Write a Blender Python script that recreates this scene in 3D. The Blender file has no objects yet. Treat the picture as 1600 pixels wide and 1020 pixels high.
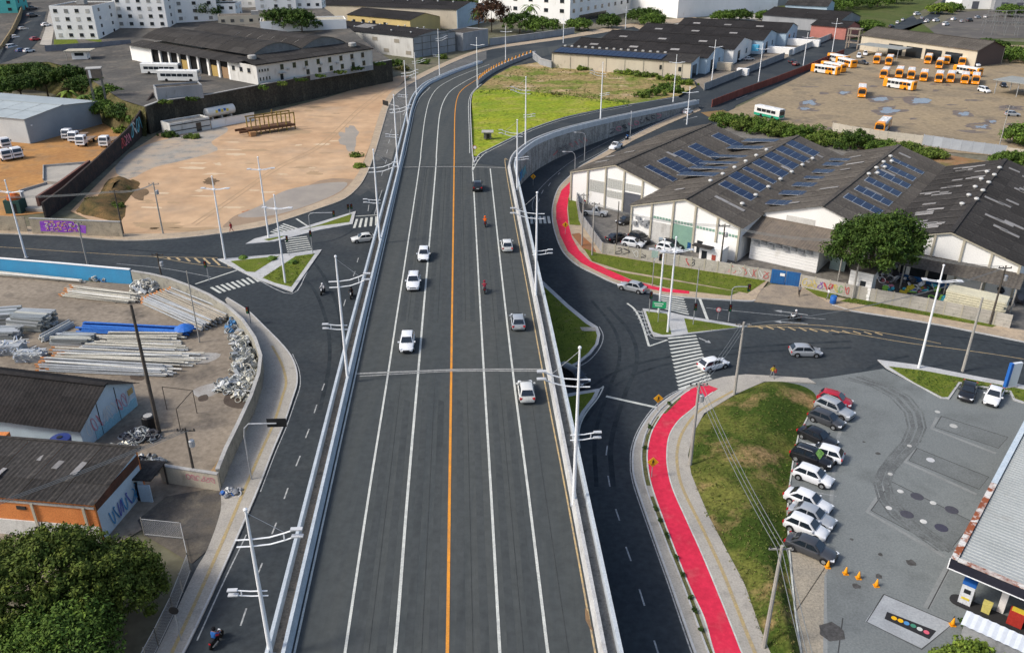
import bpy, bmesh, math, random
import numpy as np
from mathutils import Vector, Matrix, noise as mnoise
R = math.radians
random.seed(7)
sc = bpy.context.scene
COL = sc.collection
# ------------------------------------------------------------------ camera, sky, sun, exposure
FPX, PITCH, HCAM = 1294.0, R(26.1), 51.0
cd = bpy.data.cameras.new('camera'); cam = bpy.data.objects.new('camera', cd); COL.objects.link(cam)
cam.location = (0, 0, HCAM); cam.rotation_euler = (R(90) - PITCH, 0, 0)
cd.sensor_width = 36; cd.lens = 36 * FPX / 1600; cd.clip_start = 1; cd.clip_end = 6000
sc.camera = cam
SUN_EL, SUN_AZ = R(42), R(196)          # azimuth: angle from +X of the direction towards the sun
w = bpy.data.worlds.new('World'); sc.world = w; w.use_nodes = True
nt = w.node_tree; nt.nodes.clear()
sky = nt.nodes.new('ShaderNodeTexSky'); sky.sky_type = 'NISHITA'; sky.sun_disc = False
sky.sun_elevation = SUN_EL; sky.sun_rotation = R(90) - SUN_AZ
sky.air_density = 1.0; sky.dust_density = 3.0; sky.ozone_density = 1.0
bg = nt.nodes.new('ShaderNodeBackground'); bg.inputs[1].default_value = 0.135
wo = nt.nodes.new('ShaderNodeOutputWorld')
nt.links.new(sky.outputs[0], bg.inputs[0]); nt.links.new(bg.outputs[0], wo.inputs[0])
sd = bpy.data.lights.new('sun', 'SUN'); sd.energy = 2.05; sd.angle = R(11); sd.color = (1, .95, .87)
sun = bpy.data.objects.new('sun', sd); COL.objects.link(sun)
sdir = Vector((math.cos(SUN_EL) * math.cos(SUN_AZ), math.cos(SUN_EL) * math.sin(SUN_AZ), math.sin(SUN_EL)))
sun.rotation_euler = sdir.to_track_quat('Z', 'Y').to_euler(); sun.location = (0, 0, 200)
vs = sc.view_settings; vs.view_transform = 'Standard'; vs.look = 'None'; vs.exposure = 0.55; vs.gamma = 1
vs.use_curve_mapping = False
sc.cycles.max_bounces = 5; sc.cycles.diffuse_bounces = 3; sc.cycles.glossy_bounces = 3
sc.cycles.transmission_bounces = 3; sc.cycles.transparent_max_bounces = 6

# ------------------------------------------------------------------ surveying: sight line of the photo -> real point on a level
CP, SP = math.cos(PITCH), math.sin(PITCH)
def ray(px, py):
    d = (px - 800) / FPX; v = (510 - py) / FPX
    return Vector((d, CP + v * SP, -SP + v * CP))
def G(px, py, z=0.0):
    r = ray(px, py); t = (z - HCAM) / r.z
    return Vector((r.x * t, r.y * t, z))
def sm(t):
    t = max(0., min(1., t)); return t * t * (3 - 2 * t)
def zdeck(Y):
    if Y < 90: return 6.5 - .02 * (90 - Y)
    return 6.5 * (1 - sm((Y - 165) / 130)) + .03
def zterr(Y): return 6.9 + 8.6 * sm((Y - 290) / 140)
def GF(px, py, fn, dz=0):
    p = G(px, py, 3)
    for _ in range(25): p = G(px, py, fn(p.y) + dz)
    return p
def GD(px, py, dz=0): return GF(px, py, zdeck, dz)
def GT(px, py, dz=0): return GF(px, py, zterr, dz)
def topz(P, py):
    s = (510 - py) / FPX
    return HCAM + P.y * (s * CP - SP) / (CP + s * SP)
def head(a, b, z=0):
    p, q = G(*a, z), G(*b, z); return math.atan2(q.y - p.y, q.x - p.x)
def cr(pts, n=6, closed=False):
    P = [Vector(p) for p in pts]; out = []; N = len(P)
    rng = range(N if closed else N - 1)
    for i in rng:
        p0 = P[(i - 1) % N] if (closed or i > 0) else P[i] * 2 - P[i + 1]
        p1, p2 = P[i], P[(i + 1) % N]
        p3 = P[(i + 2) % N] if (closed or i + 2 < N) else p2 * 2 - p1
        for k in range(n):
            t = k / n
            out.append(.5 * ((2 * p1) + (p2 - p0) * t + (2 * p0 - 5 * p1 + 4 * p2 - p3) * t * t + (3 * p1 - p0 - 3 * p2 + p3) * t ** 3))
    if not closed: out.append(P[-1].copy())
    return out

# ------------------------------------------------------------------ materials
MATS = {}
def M(name, c1, c2=None, sc1=.5, rough=.85, c3=None, sc3=4, bump=0, bsc=20, metal=0, spec=None, stretch=(1, 1, 1), rot=0,
      lo=.35, hi=.65, lo3=.5, hi3=.7, fine=.12, fsc=6, island=0, emit=0, coat=0, wave=None, alpha=1):
    if name in MATS: return MATS[name]
    if spec is None: spec = .06 if rough >= .85 else .3
    m = bpy.data.materials.new(name); MATS[name] = m; m.use_nodes = True
    t = m.node_tree; N = t.nodes; L = t.links
    b = N['Principled BSDF']
    b.inputs['Roughness'].default_value = rough; b.inputs['Metallic'].default_value = metal
    b.inputs['Specular IOR Level'].default_value = spec; b.inputs['Coat Weight'].default_value = coat
    b.inputs['Alpha'].default_value = alpha
    tc = N.new('ShaderNodeTexCoord'); mp = N.new('ShaderNodeMapping')
    mp.inputs['Scale'].default_value = stretch; mp.inputs['Rotation'].default_value = (0, 0, rot)
    L.new(tc.outputs['Object'], mp.inputs[0]); tc_o = N.new('ShaderNodeMapping'); L.new(tc.outputs['Object'], tc_o.inputs[0])
    def nz(s, det=5, src=mp):
        n = N.new('ShaderNodeTexNoise'); n.inputs['Scale'].default_value = s; n.inputs['Detail'].default_value = det
        n.inputs['Roughness'].default_value = .62
        L.new(src.outputs[0], n.inputs['Vector']); return n
    def ramp(n, a, c):
        r = N.new('ShaderNodeMapRange'); r.inputs[1].default_value = a; r.inputs[2].default_value = c; L.new(n, r.inputs[0]); return r.outputs[0]
    def mix(f, a, c, typ='MIX'):
        x = N.new('ShaderNodeMix'); x.data_type = 'RGBA'; x.blend_type = typ
        for s, v in ((x.inputs[0], f), (x.inputs[6], a), (x.inputs[7], c)):
            if isinstance(v, (tuple, list)): s.default_value = (*v[:3], 1)
            elif isinstance(v, (int, float)): s.default_value = v
            else: L.new(v, s)
        return x.outputs[2]
    col = c1
    if c2: col = mix(ramp(nz(sc1).outputs[0], lo, hi), c1, c2)
    if c3: col = mix(ramp(nz(sc3).outputs[0], lo3, hi3), col, c3)
    if wave:   # (scale, rotation, strength): rows of sheets / ribs that darken slightly at each joint
        mw = N.new('ShaderNodeMapping'); mw.inputs['Rotation'].default_value = (0, 0, wave[1]); L.new(tc.outputs['Object'], mw.inputs[0])
        wv = N.new('ShaderNodeTexWave'); wv.inputs['Scale'].default_value = wave[0]; wv.inputs['Distortion'].default_value = .3
        L.new(mw.outputs[0], wv.inputs[0])
        col = mix(wave[2], col, wv.outputs[0], 'MULTIPLY')
    if fine:
        r = ramp(nz(fsc, 3, tc_o).outputs[0], .3, .7)
        v = N.new('ShaderNodeMapRange'); v.inputs[3].default_value = 1 - fine * 1.6; v.inputs[4].default_value = 1 + fine
        L.new(r, v.inputs[0]); cc = N.new('ShaderNodeCombineColor')
        for k in range(3): L.new(v.outputs[0], cc.inputs[k])
        col = mix(1.0, col, cc.outputs[0], 'MULTIPLY')
    if island:
        g = N.new('ShaderNodeNewGeometry'); v = N.new('ShaderNodeMapRange')
        v.inputs[3].default_value = 1 - island; v.inputs[4].default_value = 1 + island
        L.new(g.outputs['Random Per Island'], v.inputs[0]); cc = N.new('ShaderNodeCombineColor')
        for k in range(3): L.new(v.outputs[0], cc.inputs[k])
        col = mix(1.0, col, cc.outputs[0], 'MULTIPLY')
    if isinstance(col, (tuple, list)): b.inputs['Base Color'].default_value = (*col[:3], 1)
    else: L.new(col, b.inputs['Base Color'])
    if bump:
        bn = N.new('ShaderNodeBump'); bn.inputs['Strength'].default_value = bump; bn.inputs['Distance'].default_value = .05
        L.new(nz(bsc, 4).outputs[0], bn.inputs['Height']); L.new(bn.outputs[0], b.inputs['Normal'])
    if emit:
        b.inputs['Emission Color'].default_value = (*c1[:3], 1); b.inputs['Emission Strength'].default_value = emit
    return m
HD = R(93.4)  # heading of the overpass
ROADROT = R(-3.4)
asph_deck = M('asphalt_worn', (.062, .069, .069), (.076, .081, .078), .3, .9, (.050, .058, .062), .45, .25, 30, stretch=(1, .02, 1), rot=ROADROT, fine=.08, fsc=1.3, lo3=.5, hi3=.8, lo=.3, hi=.7)
asph = M('asphalt', (.035, .042, .049), (.048, .056, .061), .09, .88, (.078, .082, .082), .04, .25, 30, fine=.14, fsc=1.5, lo3=.5, hi3=.75)
paint_w = M('road_paint_white', (.57, .58, .53), (.42, .43, .40), 1.2, .86, fine=.15, fsc=9)
paint_worn = M('road_paint_worn', (.42, .43, .42), (.2, .21, .22), 2.5, .8, fine=.2, fsc=9)
paint_o = M('road_paint_orange', (.68, .28, .04), (.52, .23, .055), .8, .86, fine=.12, fsc=9)
paint_y = M('road_paint_faded_yellow', (.5, .36, .17), (.3, .24, .16), 2, .8, fine=.15)
paint_red = M('cycle_track_red', (.64, .033, .075), (.55, .03, .062), .25, .88, (.46, .10, .11), .5, fine=.12, fsc=2, lo3=.55, hi3=.85)
concrete = M('concrete', (.42, .41, .385), (.33, .325, .31), .4, .9, (.24, .23, .215), 1.6, .2, 20, lo3=.55, hi3=.8)
conc_lt = M('barrier_concrete', (.47, .475, .47), (.39, .39, .385), .6, .85, (.28, .275, .26), 1.2, .15, 20, lo3=.58, hi3=.8)
conc_dk = M('dark_concrete', (.2, .195, .185), (.13, .127, .12), .5, .95, (.07, .068, .06), 1.3, .2, 20)
paving = M('sidewalk_concrete', (.40, .37, .32), (.33, .31, .275), .3, .92, (.25, .235, .21), .8, .2, 20, lo3=.55, hi3=.8)
paving_tan = M('sidewalk_tan', (.44, .35, .25), (.36, .29, .21), .3, .92, (.28, .23, .18), .9, .2, 20)
sand = M('sandy_earth', (.52, .36, .225), (.43, .275, .16), .035, .95, (.34, .26, .185), .09, .3, 6, rot=R(20), fine=.1, fsc=.25, lo3=.5, hi3=.8, lo=.3, hi=.7)
earth_or = M('orange_earth', (.42, .225, .085), (.34, .175, .07), .08, .95, (.27, .17, .09), .2, .3, 6, fine=.12, fsc=1)
earth_gr = M('ground_earth', (.17, .15, .11), (.10, .11, .06), .03, .95, (.2, .18, .15), .012, fine=.2, fsc=.5)
yard_c = M('yard_concrete', (.27, .228, .178), (.2, .168, .132), .07, .92, (.125, .108, .09), .16, .2, 12, fine=.15, fsc=1.5, lo3=.55)
yard_w = M('warehouse_yard', (.13, .125, .12), (.2, .185, .16), .1, .92, (.09, .088, .085), .3, .2, 12, fine=.15, fsc=1.5)
busyard = M('bus_yard_earth', (.31, .243, .155), (.25, .2, .135), .035, .95, (.19, .158, .115), .09, .2, 5, fine=.14, fsc=.8, lo3=.52, hi3=.68)
terr_c = M('terrace_pavement', (.125, .118, .105), (.078, .075, .07), .06, .92, (.17, .15, .125), .13, fine=.15, fsc=1)
grass_m = M('mown_grass', (.135, .165, .026), (.095, .128, .02), .35, .95, (.16, .15, .055), .8, .5, 14, fine=.28, fsc=5, lo3=.55, hi3=.75)
lawn_m = M('bright_lawn', (.285, .31, .028), (.17, .25, .02), .09, .95, (.34, .30, .08), .16, .5, 14, fine=.34, fsc=1.2, lo3=.5, hi3=.72)
dry_m = M('dry_grass', (.30, .225, .10), (.15, .185, .035), .08, .95, (.44, .33, .2), .06, .5, 8, fine=.35, fsc=1.0, lo=.45, hi=.58, lo3=.54, hi3=.62)
mound_m = M('mound_grass', (.135, .14, .034), (.045, .072, .013), .09, .97, (.28, .19, .09), .15, .8, 9, fine=.32, fsc=3.5, lo3=.54, hi3=.66, lo=.44, hi=.56)
forecourt = M('forecourt_blocks', (.195, .212, .208), (.155, .168, .167), .06, .9, (.118, .128, .126), .14, .1, 16, fine=.12, fsc=6, lo3=.5, hi3=.75, lo=.3, hi=.7)
steel_w = M('white_painted_steel', (.78, .79, .8), None, rough=.4, fine=.05)
black_p = M('black_plastic', (.02, .02, .022), rough=.5, fine=0)
galv = M('galvanised_steel', (.45, .46, .47), (.34, .35, .36), 2, .5, metal=.4, fine=.1)
conc_pole = M('pole_concrete', (.38, .36, .32), (.3, .285, .26), 1, .9, fine=.1)
wood_dk = M('dark_timber', (.07, .06, .05), (.11, .095, .08), 1, .9, fine=.15)

# ------------------------------------------------------------------ mesh building
class MB:
    def __init__(s): s.v = []; s.f = []
    def add(s, vs, fs):
        o = len(s.v); s.v += [tuple(v) for v in vs]; s.f += [tuple(i + o for i in f) for f in fs]; return s
    def box(s, c, d, rz=0, taper=1):
        cx, cy, cz = c; dx, dy, dz = d[0] / 2, d[1] / 2, d[2] / 2; ca, sa = math.cos(rz), math.sin(rz)
        vs = []
        for z, k in ((-dz, 1), (dz, taper)):
            for x, y in ((-dx, -dy), (dx, -dy), (dx, dy), (-dx, dy)):
                x *= k; y *= k; vs.append((cx + x * ca - y * sa, cy + x * sa + y * ca, cz + z))
        return s.add(vs, [(3, 2, 1, 0), (4, 5, 6, 7), (0, 1, 5, 4), (1, 2, 6, 5), (2, 3, 7, 6), (3, 0, 4, 7)])
    def beam(s, a, b, wd, h):
        a, b = Vector(a), Vector(b); d = (b - a).normalized(); up = Vector((0, 0, 1))
        if abs(d.z) > .95: up = Vector((0, 1, 0))
        r = d.cross(up).normalized(); u = r.cross(d)
        vs = [p + r * x * wd / 2 + u * y * h / 2 for p in (a, b) for x, y in ((-1, -1), (1, -1), (1, 1), (-1, 1))]
        return s.add(vs, [(0, 1, 2, 3), (7, 6, 5, 4), (0, 4, 5, 1), (1, 5, 6, 2), (2, 6, 7, 3), (3, 7, 4, 0)])
    def tube(s, path, rad, n=8, cap=True):
        P = [Vector(p) for p in path]; m = len(P)
        if not isinstance(rad, (list, tuple)): rad = [rad] * m
        vs = []; fs = []
        for i, p in enumerate(P):
            d = (P[min(i + 1, m - 1)] - P[max(i - 1, 0)]).normalized()
            up = Vector((0, 0, 1)) if abs(d.z) < .9 else Vector((0, 1, 0))
            r = d.cross(up).normalized(); u = r.cross(d)
            for k in range(n):
                a = 2 * math.pi * k / n; vs.append(p + (r * math.cos(a) + u * math.sin(a)) * rad[i])
        for i in range(m - 1):
            for k in range(n):
                k2 = (k + 1) % n; fs.append((i * n + k, i * n + k2, (i + 1) * n + k2, (i + 1) * n + k))
        if cap: fs.append(tuple(range(n))); fs.append(tuple((m - 1) * n + k for k in reversed(range(n))))
        return s.add(vs, fs)
    def lathe(s, prof, n=12, c=(0, 0, 0), axis='z'):
        vs = []; fs = []; m = len(prof)
        for r, z in prof:
            for k in range(n):
                a = 2 * math.pi * k / n; x, y = r * math.cos(a), r * math.sin(a)
                v = (x, y, z) if axis == 'z' else (x, z, y) if axis == 'y' else (z, x, y)
                vs.append((v[0] + c[0], v[1] + c[1], v[2] + c[2]))
        for i in range(m - 1):
            for k in range(n):
                k2 = (k + 1) % n; fs.append((i * n + k, i * n + k2, (i + 1) * n + k2, (i + 1) * n + k))
        fs.append(tuple(reversed(range(n)))); fs.append(tuple((m - 1) * n + k for k in range(n)))
        return s.add(vs, fs)
    def prism(s, poly, z0, z1):
        P = [Vector((p[0], p[1])) for p in poly]
        if sum(P[i].x * P[(i + 1) % len(P)].y - P[(i + 1) % len(P)].x * P[i].y for i in range(len(P))) < 0: P.reverse()
        n = len(P)
        zz0 = z0 if callable(z0) else (lambda x, y: z0); zz1 = z1 if callable(z1) else (lambda x, y: z1)
        vs = [(p.x, p.y, zz0(p.x, p.y)) for p in P] + [(p.x, p.y, zz1(p.x, p.y)) for p in P]
        return s.add(vs, [tuple(reversed(range(n))), tuple(range(n, 2 * n))] + [(i, (i + 1) % n, n + (i + 1) % n, n + i) for i in range(n)])
    def sweep(s, path, prof, closed_prof=True):
        """profile points (offset to the right of travel, height) along a path"""
        P = [Vector(p) for p in path]; m = len(P); n = len(prof); vs = []; fs = []
        for i, p in enumerate(P):
            d = (P[min(i + 1, m - 1)] - P[max(i - 1, 0)]); d.z = 0; d.normalize(); r = Vector((d.y, -d.x, 0))
            for o, z in prof: vs.append(p + r * o + Vector((0, 0, z)))
        for i in range(m - 1):
            for k in range(n if closed_prof else n - 1):
                k2 = (k + 1) % n; fs.append((i * n + k, (i + 1) * n + k, (i + 1) * n + k2, i * n + k2))
        if closed_prof: fs.append(tuple(range(n))); fs.append(tuple((m - 1) * n + k for k in reversed(range(n))))
        return s.add(vs, fs)
    def build(s, name, mat, parent=None, origin=None, smooth=False, fix=True):
        me = bpy.data.meshes.new(name)
        vs = s.v
        if origin is not None: ox, oy, oz = origin; vs = [(a - ox, b - oy, c - oz) for a, b, c in vs]
        me.from_pydata(vs, [], s.f)
        if fix and len(s.f) < 60000:
            bm = bmesh.new(); bm.from_mesh(me); bmesh.ops.recalc_face_normals(bm, faces=bm.faces); bm.to_mesh(me); bm.free()
        if smooth: me.polygons.foreach_set('use_smooth', [True] * len(me.polygons))
        o = bpy.data.objects.new(name, me); COL.objects.link(o)
        if mat: me.materials.append(mat)
        if parent: o.parent = parent
        return o
def tag(o, label=None, cat=None, group=None, kind=None):
    for k, v in (('label', label), ('category', cat), ('group', group), ('kind', kind)):
        if v: o[k] = v
    return o
def thing(name, label, cat, loc=(0, 0, 0), rz=0, group=None):
    o = bpy.data.objects.new(name, None); COL.objects.link(o); o.location = loc; o.rotation_euler = (0, 0, rz)
    o.empty_display_size = .2
    return tag(o, label, cat, group)
def bx(name, mat, parent, c, d, rz=0, taper=1): return MB().box(c, d, rz, taper).build(name, mat, parent, fix=False)
def dup(o, parent=None, loc=None, rz=None, label=None, mats=None):
    c = o.copy(); COL.objects.link(c)
    if parent: c.parent = parent
    if loc is not None: c.location = loc
    if rz is not None: c.rotation_euler = (0, 0, rz)
    if label: c['label'] = label
    for ch in list(o.children): dup(ch, c)
    return c
def piece(name, src_mesh, mat, parent, loc=(0, 0, 0), rot=(0, 0, 0), scale=None):
    """one of many alike pieces sharing mesh data"""
    o = bpy.data.objects.new(name, src_mesh); COL.objects.link(o); o.parent = parent; o.location = loc; o.rotation_euler = rot
    if scale: o.scale = scale
    if mat and (not src_mesh.materials): src_mesh.materials.append(mat)
    return o
def struct(o): o['kind'] = 'structure'; return o
def sheet(name, pix, z, mat, smooth=0, closed=True, fn=None, parent=None, thick=0, kind='structure'):
    """a flat area of the place: outline surveyed on its level; thick gives it kerb faces"""
    P = [(fn(a, b) if fn else G(a, b, z)) for a, b in pix]
    if smooth: P = cr(P, smooth, True)
    if thick:
        mb = MB().prism([(p.x, p.y) for p in P], z - thick, z)
    else:
        mb = MB().add([(p.x, p.y, p.z) for p in P], [tuple(range(len(P)))])
        nrm = sum((P[i].x * P[(i + 1) % len(P)].y - P[(i + 1) % len(P)].x * P[i].y) for i in range(len(P)))
        if nrm < 0: mb.f = [tuple(reversed(mb.f[0]))]
    o = mb.build(name, mat, parent, fix=bool(thick))
    if not parent: o['kind'] = kind
    return o
def line(name, pts, wd, mat, parent, origin=None, dz=.012):
    """a painted stripe: ribbon along world points"""
    P = [Vector(p) + Vector((0, 0, dz)) for p in pts]; vs = []
    for i, p in enumerate(P):
        d = P[min(i + 1, len(P) - 1)] - P[max(i - 1, 0)]; d.z = 0; d.normalize(); r = Vector((d.y, -d.x, 0)) * wd / 2
        vs += [p - r, p + r]
    fs = [(2 * i, 2 * i + 1, 2 * i + 3, 2 * i + 2) for i in range(len(P) - 1)]
    return MB().add(vs, fs).build(name, mat, parent, origin, fix=False)
def kerb(path, parent=None, wd=.18, h=.15, mat=None, name='kerb', base=0.0):
    o = MB().sweep([Vector((p[0], p[1], base)) for p in path], [(-wd / 2, 0), (wd / 2, 0), (wd / 2, h), (-wd / 2, h)]).build(name, mat or conc_lt, parent)
    if not parent: struct(o)
    return o
# ================================================================== ground, streets, pavements
ground = struct(MB().add([(-1500, -300, -.08), (1500, -300, -.08), (1500, 3000, -.08), (-1500, 3000, -.08)], [(0, 1, 2, 3)]).build('ground', earth_gr, fix=False))
road = sheet('road', [(130, 1150), (243, 990), (330, 780), (395, 640), (400, 560), (365, 492), (300, 455), (200, 432), (-90, 415), (-90, 362), (100, 364), (200, 370), (300, 364), (400, 350),
      (500, 318), (555, 285), (575, 245), (598, 180), (618, 140), (687, 103), (760, 73), (880, 56), (985, 36), (1150, 28), (1420, 16), (1440, 40), (1330, 85), (1262, 115), (1150, 165), (1130, 205),
      (1000, 300), (1000, 400), (1100, 440), (1300, 470), (1750, 550), (1750, 1150)], 0, asph)
def P0(a, b, z=0): return G(a, b, z)
old_a = M('old_asphalt', (.13, .13, .125), (.10, .102, .1), .12, .9, (.16, .158, .148), .3, .2, 20, fine=.12, fsc=1.2)
mid_a = M('mid_asphalt', (.072, .076, .078), (.056, .062, .066), .12, .9, (.09, .092, .09), .3, .2, 20, fine=.12, fsc=1.2)
sheet('road_patch', [(548, 300), (562, 306), (575, 298), (590, 304), (602, 297), (615, 240), (632, 190), (648, 150), (690, 120), (687, 106), (650, 124), (618, 145), (605, 170), (588, 222), (578, 255), (566, 280)], .003, mid_a)
sheet('road_patch', [(580, 246), (590, 252), (600, 245), (612, 250), (624, 205), (640, 165), (660, 140), (735, 108), (760, 92), (760, 78), (725, 91), (687, 107), (650, 125), (620, 146), (606, 170), (590, 218)], .005, old_a)
# ---- left pavement round the pole yard
lk = cr([P0(*p) for p in [(205, 1150), (243, 1100), (287, 1020), (330, 930), (375, 830), (403, 765), (427, 703), (443, 665), (457, 624), (464, 600), (463, 578), (454, 556), (437, 535), (412, 510), (388, 487), (355, 466)]], 5)
lw = [P0(*p) for p in [(352, 469), (372, 508), (387, 524), (404, 552), (412, 580), (409, 608), (397, 645), (377, 690), (359, 728), (346, 765), (345, 800), (325, 858), (308, 888), (290, 925), (250, 1010), (190, 1120), (160, 1150)]]
mb = MB().prism([(p.x, p.y) for p in lk] + [(p.x, p.y) for p in cr(lw, 4)], -.05, .14)
struct(mb.build('pavement', paving))
kerb(lk, h=.16)
tactile = M('tactile_strip', (.42, .32, .15), (.33, .27, .17), 2, .9, fine=.15)
tp = cr([P0(a, b, .15) for a, b in [(268, 1020), (310, 930), (352, 835), (383, 762), (408, 705), (428, 660), (441, 620), (447, 596), (440, 568), (425, 540)]], 4)
struct(line('tactile_paving', tp, .3, tactile, None, dz=.004))
# ---- left street far pavement and the one up the left frontage road
pav2 = [(-90, 364), (0, 366), (100, 369.5), (200, 376.5), (300, 371), (400, 357), (450, 343), (500, 326), (537, 312), (560, 293), (573, 272), (582, 250), (590, 225), (600, 190), (608, 165), (620, 147), (650, 127), (687, 108), (725, 91), (762, 79), (800, 73), (880, 62)]
pav2b = [(-90, 352), (0, 354), (100, 357), (190, 366), (300, 363), (400, 348), (450, 334), (495, 318), (530, 303), (550, 285), (563, 265), (572, 245), (580, 222), (590, 188), (599, 163), (613, 143), (645, 122), (684, 103), (722, 87), (760, 75), (798, 69), (878, 58)]
k2 = cr([P0(*p) for p in pav2], 4); k2b = cr([P0(*p) for p in pav2b], 4)
struct(MB().prism([(p.x, p.y) for p in k2] + [(p.x, p.y) for p in reversed(k2b)], -.05, .13).build('pavement', paving_tan))
kerb(k2, h=.15, mat=paving)
# ---- islands of the left junction
def island(name, pix, grass, label=None, smooth=0, z=.15):
    P = [P0(*p) for p in pix]
    if smooth: P = cr(P, smooth, True)
    o = struct(MB().prism([(p.x, p.y) for p in P], -.05, z).build('traffic_island', conc_lt))
    for gpx in grass: 
        g = sheet('grass', gpx, z + .02, grass_m, parent=o)
    return o
island('a', [(340, 406), (400, 401), (455, 397), (503, 391), (457, 457), (400, 436)], [[(360, 408), (395, 404), (437, 400), (398, 425), (385, 424)], [(410, 434), (462, 400), (492, 396), (455, 448), (430, 442)]])
island('b', [(384, 382), (398, 374), (430, 366), (470, 357), (500, 348), (556, 331), (551, 351), (500, 360), (430, 378)], [[(468, 360), (500, 351), (550, 334), (546, 347), (500, 353)], [(412, 374), (446, 368), (440, 371), (420, 376)]])
# ---- right: verge, cycle track and pavement along the curve
rb_l = [(893, 282), (877, 298), (869, 322), (869, 342), (875, 367), (887, 392), (907, 410), (932, 423), (960, 436), (1000, 448), (1040, 456), (1077, 459)]
rb_r = [(896, 286), (889, 305), (886, 327), (888, 350), (894, 372), (905, 391), (922, 408), (940, 416), (985, 437), (1025, 448), (1050, 452), (1077, 453)]
kr = cr([P0(*p) for p in [(1090, 168), (1040, 188), (985, 215), (930, 247), (905, 262), (891, 275), (873, 294), (864, 320), (863, 343), (869, 370), (881, 396), (902, 415), (930, 429), (958, 442), (1000, 455), (1040, 462), (1077, 466), (1165, 471), (1180, 470)]], 4)
kr_in = [P0(*p) for p in [(1185, 460), (1200, 440), (1100, 424), (1000, 408), (940, 396), (915, 360), (905, 330), (900, 300), (905, 268), (935, 252), (990, 220), (1045, 194), (1095, 173)]]
struct(MB().prism([(p.x, p.y) for p in kr] + [(p.x, p.y) for p in kr_in], -.05, .13).build('pavement', paving_tan))
kerb(kr, h=.16)
sheet('cycle_track', rb_l + rb_r[::-1], .15, paint_red)
sheet('grass', [(888, 309), (899, 312), (904, 338), (907, 352), (890, 351), (887.5, 328)], .16, grass_m)
sheet('grass', [(912, 388), (935, 396), (1000, 407), (1100, 423), (1198, 438), (1168, 458), (1100, 445), (1040, 434), (970, 422), (925, 408)], .16, grass_m)
sheet('grass', [(945, 419), (975, 426), (1060, 440), (1155, 456), (1140, 462), (1080, 455), (1050, 451), (985, 436)], .165, grass_m)
sheet('bare_earth', [(893, 366), (905, 364), (925, 382), (932, 394), (912, 390)], .158, M('red_earth', (.3, .13, .06), (.22, .12, .07), .5))
# ---- dirt drive and pavement on the far side of the right street
sheet('driveway', [(1165, 463), (1205, 444), (1250, 447), (1310, 474), (1330, 486), (1260, 480), (1180, 471)], .10, M('driveway_earth', (.33, .27, .20), (.25, .21, .165), .3, c3=(.2, .17, .14), sc3=.9), thick=.15)
k3 = [P0(*p) for p in [(1300, 477), (1330, 486.5), (1380, 494), (1425, 501), (1482, 511), (1600, 535), (1750, 568)]]
k3b = [P0(*p) for p in [(1750, 545), (1600, 517), (1500, 500), (1420, 486), (1340, 474), (1250, 448)]]
struct(MB().prism([(p.x, p.y) for p in k3] + [(p.x, p.y) for p in k3b], -.05, .13).build('pavement', paving_tan))
kerb(k3, h=.15)
sheet('grass', [(1312, 470), (1345, 475), (1420, 488), (1550, 511), (1560, 507), (1420, 482), (1330, 465)], .16, grass_m)
sheet('grass', [(1252, 447), (1310, 459), (1300, 468), (1278, 463)], .155, grass_m)
# ---- islands of the right junction
island('c', [(840, 436), (847, 439), (888, 477), (920, 503), (934, 512), (938, 523), (935, 538), (924, 553), (905, 568), (878, 582), (830, 590), (820, 436)], [[(828, 442), (845, 443), (885, 480), (915, 505), (930, 514), (933, 524), (930, 537), (919, 551), (900, 566), (875, 578), (835, 585)]], smooth=0)
island('d', [(870, 619), (900, 614), (938, 608), (932, 622), (915, 643), (906, 660), (903, 680), (905, 705), (880, 705)], [[(878, 622), (900, 617), (930, 612), (924, 623), (908, 643), (900, 660), (897, 690), (882, 690)]])
island('e', [(1004, 483), (1043, 488), (1068, 494), (1168, 511), (1075, 523), (1048, 527), (1022, 527), (1015, 515)], [[(1009, 486), (1042, 490), (1049, 522), (1035, 523), (1020, 518)], [(1069, 497), (1155, 511), (1075, 519.5)]])
bx_in = sheet('inset_slab', [(906, 511), (930, 511), (932, 517), (910, 517)], .19, paving)
# ---- lower right: pavement with the wide red cycle track
ck = [(1072, 608), (1048, 620), (1022, 642), (1001, 672), (990, 702), (989, 735), (996, 765), (1024, 845), (1049, 915), (1086, 1020), (1112, 1085), (1140, 1150)]
ckr = [(1290, 1150), (1240, 1080), (1203, 1020), (1188, 985), (1163, 913), (1133, 857), (1107, 807), (1090, 767), (1080, 742), (1075, 712), (1082, 680), (1100, 647), (1147, 618), (1195, 597), (1245, 598), (1275, 600), (1262, 592), (1205, 588), (1165, 586), (1130, 590), (1105, 597)]
ckp = cr([P0(*p) for p in ck], 5); ckrp = [P0(*p) for p in ckr]
struct(MB().prism([(p.x, p.y) for p in ckp] + [(p.x, p.y) for p in ckrp], -.05, .14).build('pavement', paving))
kerb(ckp, h=.16)
r2l = [(1100, 599), (1072, 612), (1040, 640), (1020, 670), (1012, 700), (1012, 727), (1020, 765), (1050, 847), (1077, 915), (1100, 965), (1116, 1020), (1142, 1080), (1172, 1150)]
r2r = [(1122, 607), (1103, 620), (1080, 640), (1060, 657), (1046, 680), (1042, 708), (1044, 735), (1052, 765), (1072, 810), (1097, 865), (1125, 932), (1150, 995), (1160, 1020), (1188, 1080), (1222, 1150)]
RL = cr([P0(a, b, .165) for a, b in r2l], 5); RR = cr([P0(a, b, .165) for a, b in r2r], 5)
ct = struct(MB().add(RL + RR[::-1], [tuple(range(len(RL) + len(RR)))[::-1]]).build('cycle_track', paint_red))
for nm, pl in (('edge_line', RL[4:]), ('edge_line', RR[2:])): line(nm, pl, .14, paint_w, ct, dz=.006)
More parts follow.
